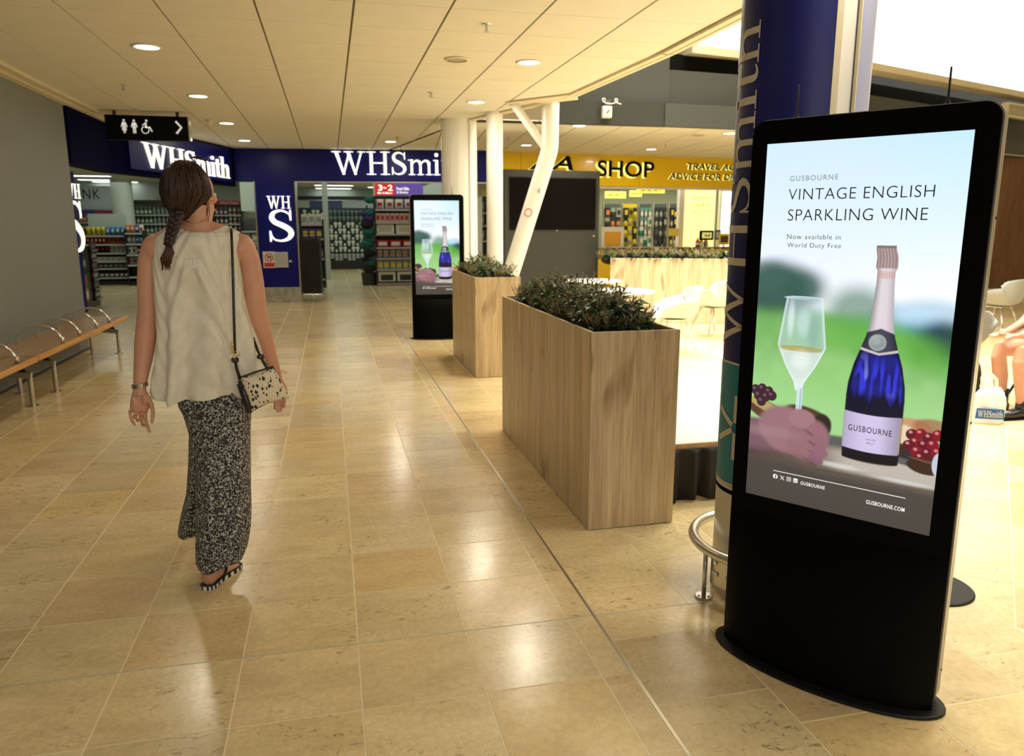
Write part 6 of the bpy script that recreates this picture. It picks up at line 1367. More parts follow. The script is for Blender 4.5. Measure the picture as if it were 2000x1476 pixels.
obj('cable', MB().tube([(-.10 + .06 * math.cos(t_) + .03 * t_, -.03, .14 + .035 * math.sin(t_)) for t_ in [k * .4 for k in range(28)]], .008, seg=6), M_WHITE, eg, smooth=True); obj('bracket', MB().box(-.03, .05, -.03, .03, .07, .16), M_STEEL, eg)

# ---------------------------------------------------------------- bookshop interior shell
M_INW = mat('shop_wall', srgb(196, 204, 196), .6); M_SHELF = mat('black_shelving', (.015, .015, .015), .45); M_SHW = mat('pale_shelf_edge', (.5, .5, .5), .4)
struct('ceiling', MB().prism([(-9, 12.6), (-3.1, 12.3), (-1.7, 16.25), (3.3, 15.65), (3.3, 29), (-9, 29)], 2.78, 2.9), mat('shop_ceiling', srgb(190, 192, 180), .8))
struct('wall_back', MB().box(-9, 3.4, 28.4, 28.6, 0, 2.8), M_INW); struct('wall_back', MB().box(-8.2, -2.2, 25.6, 25.8, 0, 2.78), M_INW)
struct('wall_right', MB().box(2.9, 3.1, 15.9, 28.4, 0, 2.8), M_INW); struct('wall_left', MB().box(-9.0, -8.8, 12, 28.4, 0, 2.8), M_INW)
struct('wall_left', MB().prism([(-3.3, 10.36), (-3.3, 10.5), (-4.6, 14.2), (-5.2, 14.2), (-4.3, 10.4)], 0, 2.78), M_INW)
def lightbar(px_, py_, lab, L=1.2, wd=.28, z=2.775):
    p = PZ(px_, py_, z); t = thing('ceiling_light_panel', lab, 'ceiling light', (p.x, p.y, z), group='long light panels in the shop ceilings')
    obj('housing', MB().box(-L / 2 - .02, L / 2 + .02, -wd / 2 - .02, wd / 2 + .02, -.02, .002), M_WHITE, t); obj('diffuser', MB().box(-L / 2, L / 2, -wd / 2, wd / 2, -.026, -.0205), M_TUBE, t)
for px_, py_, lab in ((165, 342, 'bright light panel in the left shop ceiling, nearest the grey wall'), (200, 350, 'second light panel in the left shop ceiling'), (225, 354, 'third light panel in the left shop ceiling'), (280, 363, 'light panel seen left of the woman head in the shop'),
                      (652, 361, 'upper light panel in the middle shop ceiling'), (651, 367, 'lower light panel in the middle shop ceiling'), (845, 362, 'light panel above the far totem in the shop'), (840, 367, 'second light panel above the far totem in the shop')): lightbar(px_, py_, lab)
for px_, py_, lab in ((725, 366, 'round lamp in the shop ceiling left of the offer header'), (207, 363, 'round lamp in the left shop ceiling')):
    p = PZ(px_, py_, 2.77); t = thing('shop_downlight', lab, 'ceiling light', tuple(p)); obj('rim', MB().lathe([(.13, 0), (.15, -.01)], seg=20, cap=False), M_WHITE, t); obj('lamp', MB().lathe([(.13, -.001), (.13, -.005)], seg=20), M_TUBE, t)

# goods
pr = random.Random(11)
def goods_mesh(kind, w_, h_, d_, cols):
    mb = MB()
    if kind == 'bag':
        n = 6; vs = []
        for s in (-1, 1):
            for j in range(n + 1):
                for i in range(n + 1):
                    u, v = i / n, j / n; vs.append(((u - .5) * w_ * (1 - .08 * math.sin(PI * v)), s * d_ / 2 * (math.sin(PI * u) * math.sin(PI * v)) ** .5, v * h_))
        m = n + 1; q_ = m * m; mb.add(vs, [(j * m + i, j * m + i + 1, (j + 1) * m + i + 1, (j + 1) * m + i) for j in range(n) for i in range(n)] + [(q_ + j * m + i, q_ + (j + 1) * m + i, q_ + (j + 1) * m + i + 1, q_ + j * m + i + 1) for j in range(n) for i in range(n)])
        nb_ = len(mb.f); mb.prism(circ(0, 0, .001, 3), 0, .001); mb.box(-w_ * .25, w_ * .25, -d_ * .52, -d_ * .46, h_ * .35, h_ * .68)
    elif kind == 'bottle':
        mb.lathe([(w_ * .45, 0), (w_ * .48, .01), (w_ * .48, h_ * .6), (w_ * .18, h_ * .8), (w_ * .18, h_ * .95)], seg=10); nb_ = len(mb.f); mb.lathe([(w_ * .2, h_ * .94), (w_ * .2, h_)], seg=10); mb.lathe([(w_ * .495, h_ * .2), (w_ * .495, h_ * .5)], seg=10, cap=False)
    elif kind == 'card':
        mb.box(-w_ / 2, w_ / 2, -d_ * .1, d_ * .1, h_ * .55, h_); mb.box(-w_ * .08, w_ * .08, -d_ * .12, d_ * .2, h_, h_ * 1.06); nb_ = len(mb.f); mb.ellipsoid((0, -d_ * .1, h_ * .3), (w_ * .40, d_ * .35, h_ * .30), None, 10, 6)
    else:
        mb.box(-w_ / 2, w_ / 2, -d_ / 2, d_ / 2, 0, h_); nb_ = len(mb.f); mb.box(-w_ * .36, w_ * .36, -d_ / 2 - .003, -d_ / 2 - .0005, h_ * .25, h_ * .75)
    me = mesh('goods', mb, [mat('goods_%d_%d_%d' % tuple(int(x * 255) for x in c), c, .45) for c in cols], kind in ('bottle', 'bag'))
    me.polygons.foreach_set('material_index', [0 if i < nb_ else 1 for i in range(len(me.polygons))]); return me
def row(name, label, group, cat, me, p0, d, n, step, out=0.0, jit=.004, kz=0.0, alt=None):
    """n single goods in a row along d from p0"""
    nrm = Vector((d.y, -d.x, 0))
    for i in range(n):
        m_ = me if not isinstance(me, list) else me[min(len(me) - 1, i * len(me) // n)]
        o_ = link(name, m_, None, p0 + d * (step * (i + .5)) + nrm * (out + pr.uniform(-jit, jit))); o_.rotation_euler = (0, 0, math.atan2(d.y, d.x) + pr.uniform(-.05, .05)); lb_ = label if not alt else alt[min(len(me) - 1, i * len(me) // n)]; tag(o_, lb_, cat, group)
def bay(name, label, p0, d, W, levels, depth, top, header=None, back=M_SHELF, edge=M_SHW, sides=True, z0=0.0, frame=M_SHELF):
    """shelving unit; local x along the front"""
    t = thing(name, label, 'shelving', (p0.x, p0.y, 0), math.atan2(d.y, d.x))
    obj('back_panel', MB().box(0, W, depth - .02, depth, z0, top), back, t)
    if sides:
        for x_ in (-.03, W): obj('side_panel', MB().box(x_, x_ + .03, 0, depth, z0, top), frame, t)
    obj('plinth', MB().box(0, W, .02, depth - .02, z0, z0 + .10), frame, t)
    for z_ in levels: s_ = obj('shelf', MB().box(0, W, 0, depth - .021, z_ - .02, z_), frame, t); obj('price_strip', MB().box(0, W, -.012, -.0005, z_ - .035, z_ + .005), edge, s_)
    return t
X1 = Vector((1, 0, 0))
# offer bay with header
c_w = srgb(226, 222, 205); c_r = srgb(176, 30, 36); c_o = srgb(210, 120, 50); c_g = srgb(150, 158, 150); c_p = srgb(86, 62, 140); c_y = srgb(220, 200, 60); c_b = srgb(70, 130, 190); c_t = srgb(40, 130, 110); c_k = srgb(40, 38, 38); c_c = srgb(200, 178, 158)
pb = PY(738, 557, 19.8); Wb = PY(812, 557, 19.8).x - pb.x; zt_ = lambda y: PY(770, y, 19.8).z
lv = [zt_(y) for y in (553, 526, 504, 483, 457, 434, 409)]
by = bay('offer_bay', 'tall black shelving bay of snacks and gifts under a red and purple offer header', pb, X1, Wb, lv, .4, zt_(382), edge=mat('strip_pink', srgb(190, 170, 175), .4))
hd2 = thing('offer_header', 'lit header board in red and purple reading 3 for 2 above the snack bay', 'sign', (pb.x, 19.78, zt_(381))); hz = zt_(359) - zt_(381); hw = PY(826, 370, 19.8).x - pb.x
obj('red_panel', MB().box(0, hw * .41, 0, .05, 0, hz), mat('lit_red', c_r, .4, emit=c_r, es=.9), hd2); obj('purple_panel', MB().box(hw * .41, hw, 0, .05, 0, hz), mat('lit_purple', c_p, .4, emit=c_p, es=.9), hd2)
obj('white_edge', MB().box(-.03, -.001, -.01, .06, -.03, hz + .03), M_TRIM, hd2)
def ht(txt, x0, z0_, w_, h_): g = place(fit(text_mb(txt, offset=.015), w_, h_), (x0, -.004, z0_), (1, 0, 0)); obj('lettering', g, M_LIT, hd2)
ht('3', hw * .07, hz * .38, hw * .09, hz * .52); ht('for', hw * .18, hz * .55, hw * .07, hz * .2); ht('2', hw * .27, hz * .38, hw * .10, hz * .52); ht('Mix & Match', hw * .06, hz * .1, hw * .30, hz * .18); ht('Food Gifts', hw * .45, hz * .45, hw * .26, hz * .26); ht('& Sharing', hw * .45, hz * .1, hw * .24, hz * .26)
fills = [('box', 2, .40, .22, (c_w, c_k), 'cream boxed game', 'box'), ('box', 6, .13, .16, (c_g, c_y), 'grey and yellow boxed snack', 'box'), ('bag', 6, .15, .20, (c_w, c_o), 'orange and white snack bag', 'bag'), ('box', 3, .26, .13, (c_r, c_w), 'red and white long box', 'box'),
         ('box', 2, .40, .22, (c_w, c_c), 'pale patterned box', 'box'), ('box', 8, .10, .16, (c_c, c_r), 'small pink patterned box', 'box'), ('bag', 4, .20, .30, (c_w, c_r), 'white snack bag with red ends', 'bag')]
for i, (kd, n, w_, h_, cc, lab, cat) in enumerate(fills):
    hmax = ((lv + [zt_(384)])[i + 1] - lv[i]) * .82; me = goods_mesh(kd, Wb / n * .9, min(h_ * 1.4, hmax), .16, cc)
    row('snack_' + kd, lab + ' on the shelf of the offer bay', lab + ' row in the offer bay', cat, me, Vector((pb.x, 19.8, lv[i] + .001)), X1, n, Wb / n, -.13)
# wall of hanging packs at the back
rw0 = PY(596, 515, 27.9); rw1 = PY(712, 515, 27.9); z_t = PY(650, 409, 27.9).z; z_b = PY(650, 516, 27.9).z
rk = thing('hanging_rack', 'wide rack of hooks with rows of hanging packs on the back wall of the shop', 'rack', (rw0.x, 28.0, 0)); RW = rw1.x - rw0.x
obj('back_board', MB().box(-.35, RW + .45, .0, .04, z_b - .12, z_t + .05), mat('dark_slatwall', (.02, .045, .04), .5), rk); obj('header_band', MB().box(-.35, RW + .45, -.02, .0, z_t + .06, z_t + .30), mat('header_pale', srgb(190, 200, 196), .5), rk)
obj('top_beam', MB().box(-.45, RW + .5, -.05, .0, z_t + .33, z_t + .45), M_BLACK, rk); obj('base_shelf', MB().box(-.3, RW + .4, -.4, .0, 0.02, .30), M_SHELF, rk); obj('blue_poster', MB().box(.25, 1.35, -.035, -.0205, z_t + .03, z_t + .30), mat('poster_blue', srgb(60, 78, 130), .4), rk)
nr_, ncl = 9, 14; hk = mesh('hook', MB().tube([(0, .0, 0), (0, -.16, 0), (0, -.17, .012)], .003, seg=4), M_CHROME)
pal_ = [goods_mesh('card', .115, .19, .05, (c_w, srgb(205, 215, 210))), goods_mesh('card', .10, .19, .05, (srgb(120, 140, 135), srgb(90, 110, 105))), goods_mesh('card', .115, .17, .06, (c_k, c_w)), goods_mesh('box', .10, .15, .04, (c_w, c_g))]
for r_ in range(nr_):
    z_ = z_b + (z_t - z_b) * r_ / nr_
    for c_ in range(ncl):
        x_ = (c_ + .5) * RW / ncl; link('hook', hk, rk, (x_, 0, z_ + .20))
        me = pal_[1 if (r_ >= 7 and c_ > 4) else (3 if r_ in (1,) else (2 if (r_ + c_) % 3 == 0 else 0))]
        o_ = link('hanging_pack', me, None, (rw0.x + x_, 27.89, z_)); ORD = ['bottom', 'second lowest', 'third lowest', 'fourth lowest', 'middle', 'fourth highest', 'third highest', 'second highest', 'top']; tag(o_, ('pale hanging pack in the %s row of hooks on the back wall rack' % ORD[r_]) if me is not pal_[1] else ('grey-green hanging pack in the %s row of hooks on the back wall rack' % ORD[r_]), 'pack', 'hanging packs in the %s row of the back wall rack' % ORD[r_])
# pale pillar inside the entrance
pp0 = PZ(642, 546); tag(obj('shop_pillar', MB().box(-.075, .075, -.075, .075, 0, 2.78), mat('pale_pillar', srgb(176, 182, 172), .5), None), 'slim pale square pillar standing inside the middle shop entrance', 'pillar').location = (pp0.x - .0, pp0.y + .1, 0)
# purple gift boxes on a low stand behind the basket trolley
sx0 = PY(590, 470, 19.5); tb = bay('gift_stand', 'small black stand of purple gift boxes behind the basket trolley', Vector((sx0.x, 19.4, 0)), X1, .50, [PY(600, y, 19.4).z for y in (545, 505, 466, 438)], .35, PY(600, 428, 19.4).z)
for y_, cc in ((466, (c_p, c_y)), (505, (c_p, c_c)), (438, (c_w, c_g))): row('gift_box', 'purple gift box on the stand behind the trolley' if cc[0] == c_p else 'cream gift box on top of the stand behind the trolley', 'gift boxes on the small stand ' + str(y_ > 450), 'box', goods_mesh('box', .15, .24, .12, cc), Vector((sx0.x, 19.4, PY(600, y_, 19.4).z + .001)), X1, 3, .165, -.12)
# bin with teal and purple plush goods
bn_ = PY(722, 556, 19.95); bb_ = thing('display_bin', 'dark display stand crowded with teal and purple soft goods left of the snack bay', 'stand', (bn_.x, bn_.y + .1, 0))
obj('basket', MB().lathe([(.17, .0), (.20, .32), (.19, .33)], seg=18), mat('dark_basket', (.035, .035, .03), .7), bb_); obj('pole', MB().lathe([(.02, .3), (.02, 2.0)], seg=10), M_BLACK, bb_)
for k, (dx, z_, r_, cc, nm) in enumerate(((0, .42, .17, c_k, 'black'), (.06, .55, .12, c_t, 'teal'), (-.10, .66, .10, c_k, 'black'), (.02, .80, .15, c_k, 'dark'), (-.04, 1.02, .17, c_t, 'teal'), (.08, 1.12, .13, c_t, 'teal'), (-.13, 1.0, .10, c_t, 'teal'), (.02, 1.32, .17, c_t, 'teal'), (-.02, 1.52, .17, c_k, 'charcoal'), (.03, 1.66, .16, c_p, 'purple'), (.05, 1.80, .15, c_t, 'dark teal'), (-.07, 1.78, .12, c_p, 'purple'), (.08, 2.12, .14, c_t, 'teal'))):
    m_ = MB().ellipsoid((0, 0, 0), (r_, r_ * .8, r_ * .62), None, 14, 8).ellipsoid((r_ * .55, -r_ * .3, r_ * .35), (r_ * .3,) * 3, None, 10, 6).ellipsoid((-r_ * .6, -r_ * .2, r_ * .3), (r_ * .28,) * 3, None, 10, 6)
    tag(obj('soft_toy', m_, mat('plush_' + nm.replace(' ', '_'), [c * .45 for c in cc], .9), None, smooth=True, loc=(bn_.x + dx, bn_.y - .05, z_)), '%s plush item piled on the display stand by the snack bay' % nm, 'soft toy', 'plush items on the display stand')
# basket trolley
ct = PZ(606, 587); tr_ = thing('basket_trolley', 'tall stack of black shopping baskets on a chrome wheeled trolley beside the navy pillar', 'trolley', (ct.x, ct.y, 0), math.radians(-6))
bkm = MB(); 
for s in (-1, 1): bkm.box(-.25, .25, s * .16 - .004, s * .16 + .004, 0, .075); bkm.box(s * .25 - .004, s * .25 + .004, -.16, .16, 0, .075)
bkm.box(-.235, .235, -.15, .15, 0, .006)
for k in range(11): bkm.box(-.245 + k * .047, -.239 + k * .047, -.166, -.161, .01, .07)
bme = mesh('basket', bkm, M_BLACK)
for k in range(22): link('basket', bme, tr_, (0, 0, .16 + k * .048))
obj('handle', MB().tube([(-.2, -.12, 1.26), (-.2, -.17, 1.34), (.2, -.17, 1.34), (.2, -.12, 1.26)], .008, seg=6), M_BLACK, tr_)
obj('liner', MB().box(-.232, .232, -.148, .148, .17, 1.20), M_BLACKM, tr_)
obj('chassis', MB().tube([(-.27, -.18, .14), (.27, -.18, .14), (.27, .18, .14), (-.27, .18, .14)], .010, seg=8, closed=True).tube([(-.2, -.18, .14), (-.2, -.18, .06)], .008, seg=6).tube([(.24, -.18, .14), (.24, -.18, .06)], .008, seg=6), M_CHROME, tr_)
for x_, y_ in ((-.24, -.18), (.24, -.18), (-.24, .18), (.24, .18), (0, -.18)): obj('wheel', MB().lathe([(.025, -.012), (.03, -.008), (.03, .008), (.025, .012)], seg=14).xf(Matrix.Translation((x_, y_, .031)) @ Matrix.Rotation(PI / 2, 4, 'Y')), mat('wheel_grey', (.3, .28, .22), .5), tr_)

# left interior: drinks wall, gondolas, chilled cabinets
Yb = 25.4
def L(x, y, Y=Yb): return PY(x, y, Y)
dw0, dw1 = L(150, 435), L(230, 435)
bay('drinks_wall', 'shelves of pink and white drinks under the large INK header in the left shop', Vector((dw0.x, Yb - .25, 0)), X1, dw1.x - dw0.x, [L(190, y).z for y in (540, 500, 470, 452, 434)], .25, L(190, 410).z, back=M_INW)
hdr = thing('drinks_header', 'pale header board with black letters INK, the end of a longer word', 'sign', (dw0.x, Yb - .30, L(190, 409).z)); hz = L(190, 364).z - L(190, 409).z
obj('board', MB().box(0, dw1.x - dw0.x, 0, .04, 0, hz), mat('header_grey', srgb(176, 184, 184), .5), hdr)
xi0, xi1 = L(161, 390).x - dw0.x, L(202, 390).x - dw0.x; g = place(fit(text_mb('INK', spacing=1.15), xi1 - xi0, L(190, 370).z - L(190, 389).z), (xi0, -.004, L(190, 389).z - L(190, 409).z), (1, 0, 0)); obj('lettering', g, M_BLACKM, hdr)
obj('category_strip', MB().box(0, (dw1.x - dw0.x) * .55, -.03, -.005, -.16, -.02), mat('strip_indigo', srgb(66, 66, 120), .4), hdr); obj('category_strip', MB().box((dw1.x - dw0.x) * .56, (dw1.x - dw0.x), -.03, -.005, -.16, -.02), mat('strip_crimson', srgb(150, 40, 80), .4), hdr)
for y_, cs in ((434, [(srgb(230, 90, 100), c_w), (srgb(235, 200, 200), c_r), (c_w, c_g), (srgb(240, 225, 160), c_w)]), (452, [(c_g, c_w), (c_w, c_r)]), (470, [(srgb(200, 160, 160), c_w)])):
    tier_ = {434: 'top', 452: 'second', 470: 'third'}[y_]; row('drink_bottle', 'small bright bottle on the ' + tier_ + ' shelf below the INK header', 'drinks on the ' + tier_ + ' shelf under the INK header', 'bottle', [goods_mesh('bottle', .075, .26, .07, c_) for c_ in cs], Vector((dw0.x + .03, Yb - .25, L(190, y_).z + .001)), X1, 15, (dw1.x - dw0.x - .06) / 15, -.10)
pc = L(243, 430, 24.2); tag(obj('shop_column', MB().lathe([(.28, 0), (.28, 2.78)], seg=28), mat('column_white', srgb(205, 212, 204), .5), None, smooth=True, autos=True), 'round pale column behind the white-backed snack gondola', 'column').location = (pc.x, 24.2, 0)
# chilled cabinets along the back of the left part
for xa, xb, yt, lab, strip, cols in ((258, 345, 392, 'green lit bottle shelves left of the woman head', c_k, [(srgb(80, 130, 90), c_w), (srgb(150, 170, 160), c_g)]), (346, 418, 392, 'drinks shelves hidden behind the woman head', c_r, [(c_w, c_r)]), (419, 476, 393, 'drinks cabinet under a red Meal Deal strip', c_r, [(srgb(170, 90, 110), c_w), (srgb(120, 90, 140), c_w), (c_w, c_r), (srgb(200, 150, 160), c_p)])):
    a_, b_ = L(xa, 420), L(xb, 420); W0 = b_.x - a_.x - .08
    bay('drinks_cabinet', lab, Vector((a_.x + .04, Yb - .35, 0)), X1, W0, [L(400, y).z for y in (540, 500, 478, 455, 437, 420)], .35, L(400, 399).z, back=mat('cabinet_back', (.10, .16, .13), .5))
    hd3 = thing('cabinet_header', 'header strip above the ' + lab, 'sign', (a_.x, Yb - .36, L(400, 400).z)); obj('strip', MB().box(0, W0 + .08, 0, .04, 0, .12), mat('strip_' + ('red' if strip == c_r else 'dark'), strip, .4), hd3)
    if xa == 419: obj('lettering', place(fit(text_mb('Meal Deal', offset=.01), .5, .07), (.24, -.004, .02), (1, 0, 0)), M_PAPER, hd3)
    for y_ in (420, 437, 455, 478):
        if xa == 346: continue
        n = int(W0 / .115); tier_ = {420: 'top', 437: 'second', 455: 'third', 478: 'fourth'}[y_]; row('cold_bottle', 'bottle, ' + tier_ + ' tier, ' + lab, 'bottles, ' + tier_ + ' tier, ' + lab, 'bottle', [goods_mesh('bottle', .085, .24, .08, c_) for c_ in cols], Vector((a_.x + .04, Yb - .35, L(400, y_).z + .001)), X1, n, W0 / n, -.10)
sb0, sb1 = L(472, 410, 22.5), L(502, 410, 22.5); struct('trim_11', MB().box(sb0.x, sb1.x + .3, 22.4, 25.4, L(480, 412, 22.5).z, 2.78), mat('soffit_white', srgb(215, 225, 215), .6))
bay('magazine_rack', 'dark metal rack seen between the woman arm and the navy pillar', L(478, 540, 21.5) * 1.0, X1, .42, [.45, .75, 1.05, 1.35], .4, 1.7, back=mat('rack_back', (.12, .13, .12), .5))
row('magazine', 'pale magazine on the rack left of the navy pillar', 'magazines on the rack left of the pillar', 'magazine', goods_mesh('box', .17, .24, .02, (c_g, c_w)), Vector((L(478, 540, 21.5).x, 21.5, 1.051)), X1, 2, .21, -.10); row('magazine', 'pale magazine on the rack left of the navy pillar', 'magazines on the rack left of the pillar', 'magazine', goods_mesh('box', .17, .24, .02, (c_w, c_p)), Vector((L(478, 540, 21.5).x, 21.5, .751)), X1, 2, .21, -.10)
# white-backed snack gondola
Yg = 21.6; ga, gb = PY(174, 552, Yg), PY(252, 552, Yg); G = lambda y: PY(210, y, Yg).z; Wg = gb.x - ga.x
gn = bay('snack_gondola', 'black snack gondola with a tall white back board in the left shop entrance', Vector((ga.x, Yg, 0)), X1, Wg, [G(y) for y in (542, 524, 510, 494, 477, 460)], .45, G(446))
obj('white_board', MB().box(.02, Wg - .02, .40, .43, G(446), G(417)), mat('board_white', srgb(198, 210, 200), .5), gn)
for y_, n, cs, kd, h_, lab in ((460, 8, [(c_y, srgb(160, 150, 40)), (c_b, c_w)], 'bag', .22, 'yellow or blue crisp bag on the top shelf of the snack gondola'), (477, 10, [(c_r, c_w), (c_o, c_k)], 'bag', .20, 'red or orange snack bag on the second shelf of the gondola'), (494, 9, [(c_k, c_r), (c_w, c_g)], 'bag', .20, 'dark or white bag on the third shelf of the gondola'), (510, 7, [(c_w, c_g)], 'box', .10, 'flat white pack on the fourth shelf of the gondola'), (524, 8, [(c_k, c_g)], 'box', .12, 'dark pack on the fifth shelf of the gondola'), (542, 8, [(c_k, c_w)], 'box', .12, 'dark pack on the lowest shelf of the gondola')):
    row('snack_pack', lab, lab.replace(' or ', ' and ') + 's', 'snack', [goods_mesh(kd, Wg / n * .95, h_, .12, c_) for c_ in cs], Vector((ga.x, Yg, G(y_) + .001)), X1, n, Wg / n, -.16, alt={460: ['yellow crisp bag on the top shelf of the snack gondola', 'blue crisp bag on the top shelf of the snack gondola'], 477: ['red snack bag on the second shelf of the gondola', 'orange snack bag on the second shelf of the gondola'], 494: ['dark snack bag on the third shelf of the gondola', 'white snack bag on the third shelf of the gondola']}.get(y_))
# end stand beside the gondola
e0 = PY(254, 548, 21.3); et = bay('gondola_end_stand', 'end stand heaped with colourful packets right of the snack gondola', Vector((e0.x, 21.25, 0)), X1, .40, [PY(265, y, 21.3).z for y in (540, 517, 497, 476, 455)], .4, PY(265, 450, 21.3).z)
for y_, cs in ((455, [(c_o, c_w), (c_p, c_w), (c_w, c_r)]), (476, [(c_g, c_w), (c_b, c_w)]), (497, [(c_w, c_p), (c_r, c_w)]), (517, [(c_g, c_r)])): tier_ = {455: 'top', 476: 'second', 497: 'third', 517: 'fourth'}[y_]; row('packet', 'colourful packet on the ' + tier_ + ' shelf of the gondola end stand', 'packets on the ' + tier_ + ' shelf of the end stand', 'snack', [goods_mesh('bag', .12, .20, .08, c_) for c_ in cs], Vector((e0.x, 21.25, PY(265, y_, 21.3).z + .001)), X1, 4, .10, -.16, .03)
# black newspaper stand by the wall corner
n0, n1 = PZ(168, 606), PZ(203, 592); nd = Vector((n1.x - n0.x, n1.y - n0.y, 0)); NL = min(nd.length, 1.1); nd.normalize()
nsx = thing('magazine_stand', 'narrow black stand with magazine covers and price strips at the end of the grey wall', 'stand', (n0.x, n0.y, 0), math.atan2(nd.y, nd.x)); nh = PP(190, 478, n0, nd).z
obj('body', MB().box(-.30, NL, 0, .30, 0, nh), M_BLACK, nsx)
for k in range(6): s_ = obj('tier', MB().box(NL * .52, NL * .98, -.05, -.001, .12 + k * nh / 6.3, .15 + k * nh / 6.3), M_BLACKM, nsx); obj('price_strip', MB().box(NL * .55, NL * .95, -.056, -.0505, .125 + k * nh / 6.3, .155 + k * nh / 6.3), mat('strip_grey', (.25, .25, .26), .5), s_)
ob_ = Vector((nd.y, -nd.x, 0)); crs = [(srgb(60, 30, 32), c_g), (c_k, srgb(110, 80, 90))]
for k in range(6):
    o_ = link('magazine', goods_mesh('box', NL * .36, nh / 9, .02, crs[k % 2]), None, n0 + nd * (NL * .75) + ob_ * .02 + Vector((0, 0, .16 + k * nh / 6.3))); o_.rotation_euler = (0, 0, math.atan2(nd.y, nd.x)); tag(o_, 'dark magazine in the right tiers of the black stand by the wall', 'magazine', 'magazines in the black stand')
for k, (z_, cc) in enumerate(((.16, .2), (.40, .2), (.70, .2), (1.0, .2))):
    o_ = link('magazine', goods_mesh('box', .22, .22, .02, [(c_o, c_w), (srgb(60, 110, 60), c_r), (c_k, c_g), (srgb(120, 20, 24), c_k)][k]), None, n0 + nd * .12 + ob_ * .012 + Vector((0, 0, z_ * nh / 1.1))); o_.rotation_euler = (0, 0, math.atan2(nd.y, nd.x)); tag(o_, ['orange and white', 'green and red', 'black and grey', 'dark red'][k] + ' magazine on the left side of the black stand', 'magazine')
# goods seen between the round column and the slim post
gp = PY(925, 470, 17.5); q_ = bay('side_shelves', 'shelves of pale packs seen between the round column and the slim white post', Vector((gp.x - .1, 17.5, 0)), X1, .62, [PY(940, y, 17.5).z for y in (500, 470, 440, 415)], .35, PY(940, 382, 17.5).z, back=mat('cabinet_back'))
for y_ in (470, 440, 415): row('pack', 'pale glossy pack on the shelves right of the round column', 'packs between column and post', 'pack', goods_mesh('bag', .17, .24, .1, (srgb(150, 165, 160), c_w)), Vector((gp.x - .1, 17.5, PY(940, y_, 17.5).z + .001)), X1, 3, .2, -.12)

# ---------------------------------------------------------------- yellow motoring shop
ya = Vector((3.30, 15.55, 0)); yd = Vector((math.cos(math.radians(5.2)), math.sin(math.radians(5.2)), 0)); yn = Vector((-yd.y, yd.x, 0))
ys = thing('yellow_shop_front', 'yellow shop front fascia across the back of the food court', 'shop front', tuple(ya), math.radians(5.2))
def yt(x, y): p = PP(x, y, ya, yd); return (Vector((p.x, p.y, 0)) - ya).dot(yd), p.z
zlo = yt(1300, 365)[1]; kx_ = 0
xpan = [0] + [yt(px_, 330)[0] for px_ in (1016,)] + [3.2, 5.6, 8.0, 10.4]
for a_, b_ in zip(xpan[:-1], xpan[1:]): obj('fascia_panel', MB().box(a_ + .004, b_ - .004, -.05, .1, zlo, CZ), M_YELLOW, ys)
obj('fascia_core', MB().box(0, 10.4, .1, .3, zlo + .01, CZ), mat('yellow_core', (.2, .12, .01), .6), ys)
obj('pier', MB().box(0, .9, 0, .25, 0, zlo), M_DKGREY, ys); obj('window_head', MB().box(.9, 10.4, .02, .1, zlo - .05, zlo), M_WHITE, ys)
sgn = thing('shop_name_sign', 'black raised letters AA SHOP with pale glowing edges on the yellow fascia', 'sign', tuple(ya), math.radians(5.2)); M_HALO = mat('yellow_glow', (.9, .9, .3), .5, emit=(1.0, .95, .25), es=1.1)
def ylet(txt, xa, xb, yb_, yt_, sg, sh_=0.0, off=.02, depth=.02, gs=1.0):
    a_, z0_ = yt(xa, yb_); b_, z1_ = yt(xb, yt_); z1_ = z0_ + (yt(xa, yt_)[1] - z0_)
    tot = fit(shear(text_mb(txt, offset=off), sh_), b_ - a_, z1_ - z0_); 
    h = MB(); h.v = list(tot.v); h.f = list(tot.f)
    h.v = [((v[0] - (b_ - a_) / 2) * 1.0 + (b_ - a_) / 2 - .028 * gs, v[1] - .020 * gs, v[2]) for v in h.v]
    obj('letter_glow', place(h, (a_, -.056, z0_), (1, 0, 0)), M_HALO, sg)
    me_ = place(tot, (a_, -.085, z0_), (1, 0, 0)); obj('lettering', me_, M_BLACKM, sg)
ylet('AA', 1030, 1117, 331, 303, sgn, .28); ylet('SHOP', 1163, 1275, 345, 313, sgn)
sg2 = thing('shop_strapline', 'small black raised words about travel accessories and driving advice on the yellow fascia', 'sign', tuple(ya), math.radians(5.2))
ylet('TRAVEL ACCESSORIES', 1338, 1338 + 178, 331, 319, sg2, .15, .03, gs=.22); ylet('ADVICE FOR DRIVING ABROAD', 1302, 1302 + 246, 350, 338, sg2, .15, .03, gs=.22)
struct('ceiling', MB().prism([(3.2, 15.9), (14, 16.9), (14, 21.2), (3.2, 21.2)], 2.72, 2.85), mat('shop_ceiling')); struct('wall_back', MB().box(3.1, 14, 20.9, 21.1, 0, 2.8), mat('slat_wall', srgb(150, 156, 130), .5)); struct('wall_right', MB().box(13.8, 14, 16, 21, 0, 2.8), M_INW)
for k in range(16): pass
def yl(x, y, Y): return PY(x, y, Y)
for k in range(10): 
    z_ = 1.0 + k * .17; o_ = obj('slat_groove', MB().box(3.2, 13.7, 20.885, 20.899, z_, z_ + .02), mat('groove_dark', (.08, .08, .05), .6), ys, loc=(0, 0, 0)); o_.matrix_parent_inverse = ys.matrix_basis.inverted() if False else Matrix.Translation(Vector((0, 0, 0)))
    C.objects.unlink(o_); bpy.data.objects.remove(o_)
obj('yellow_wall_board', MB().box(0, 3.3, 5.18, 5.2, 1.0, 2.45).off((1.2, -.0, 0)), mat('olive_board', srgb(150, 146, 40), .5), ys)
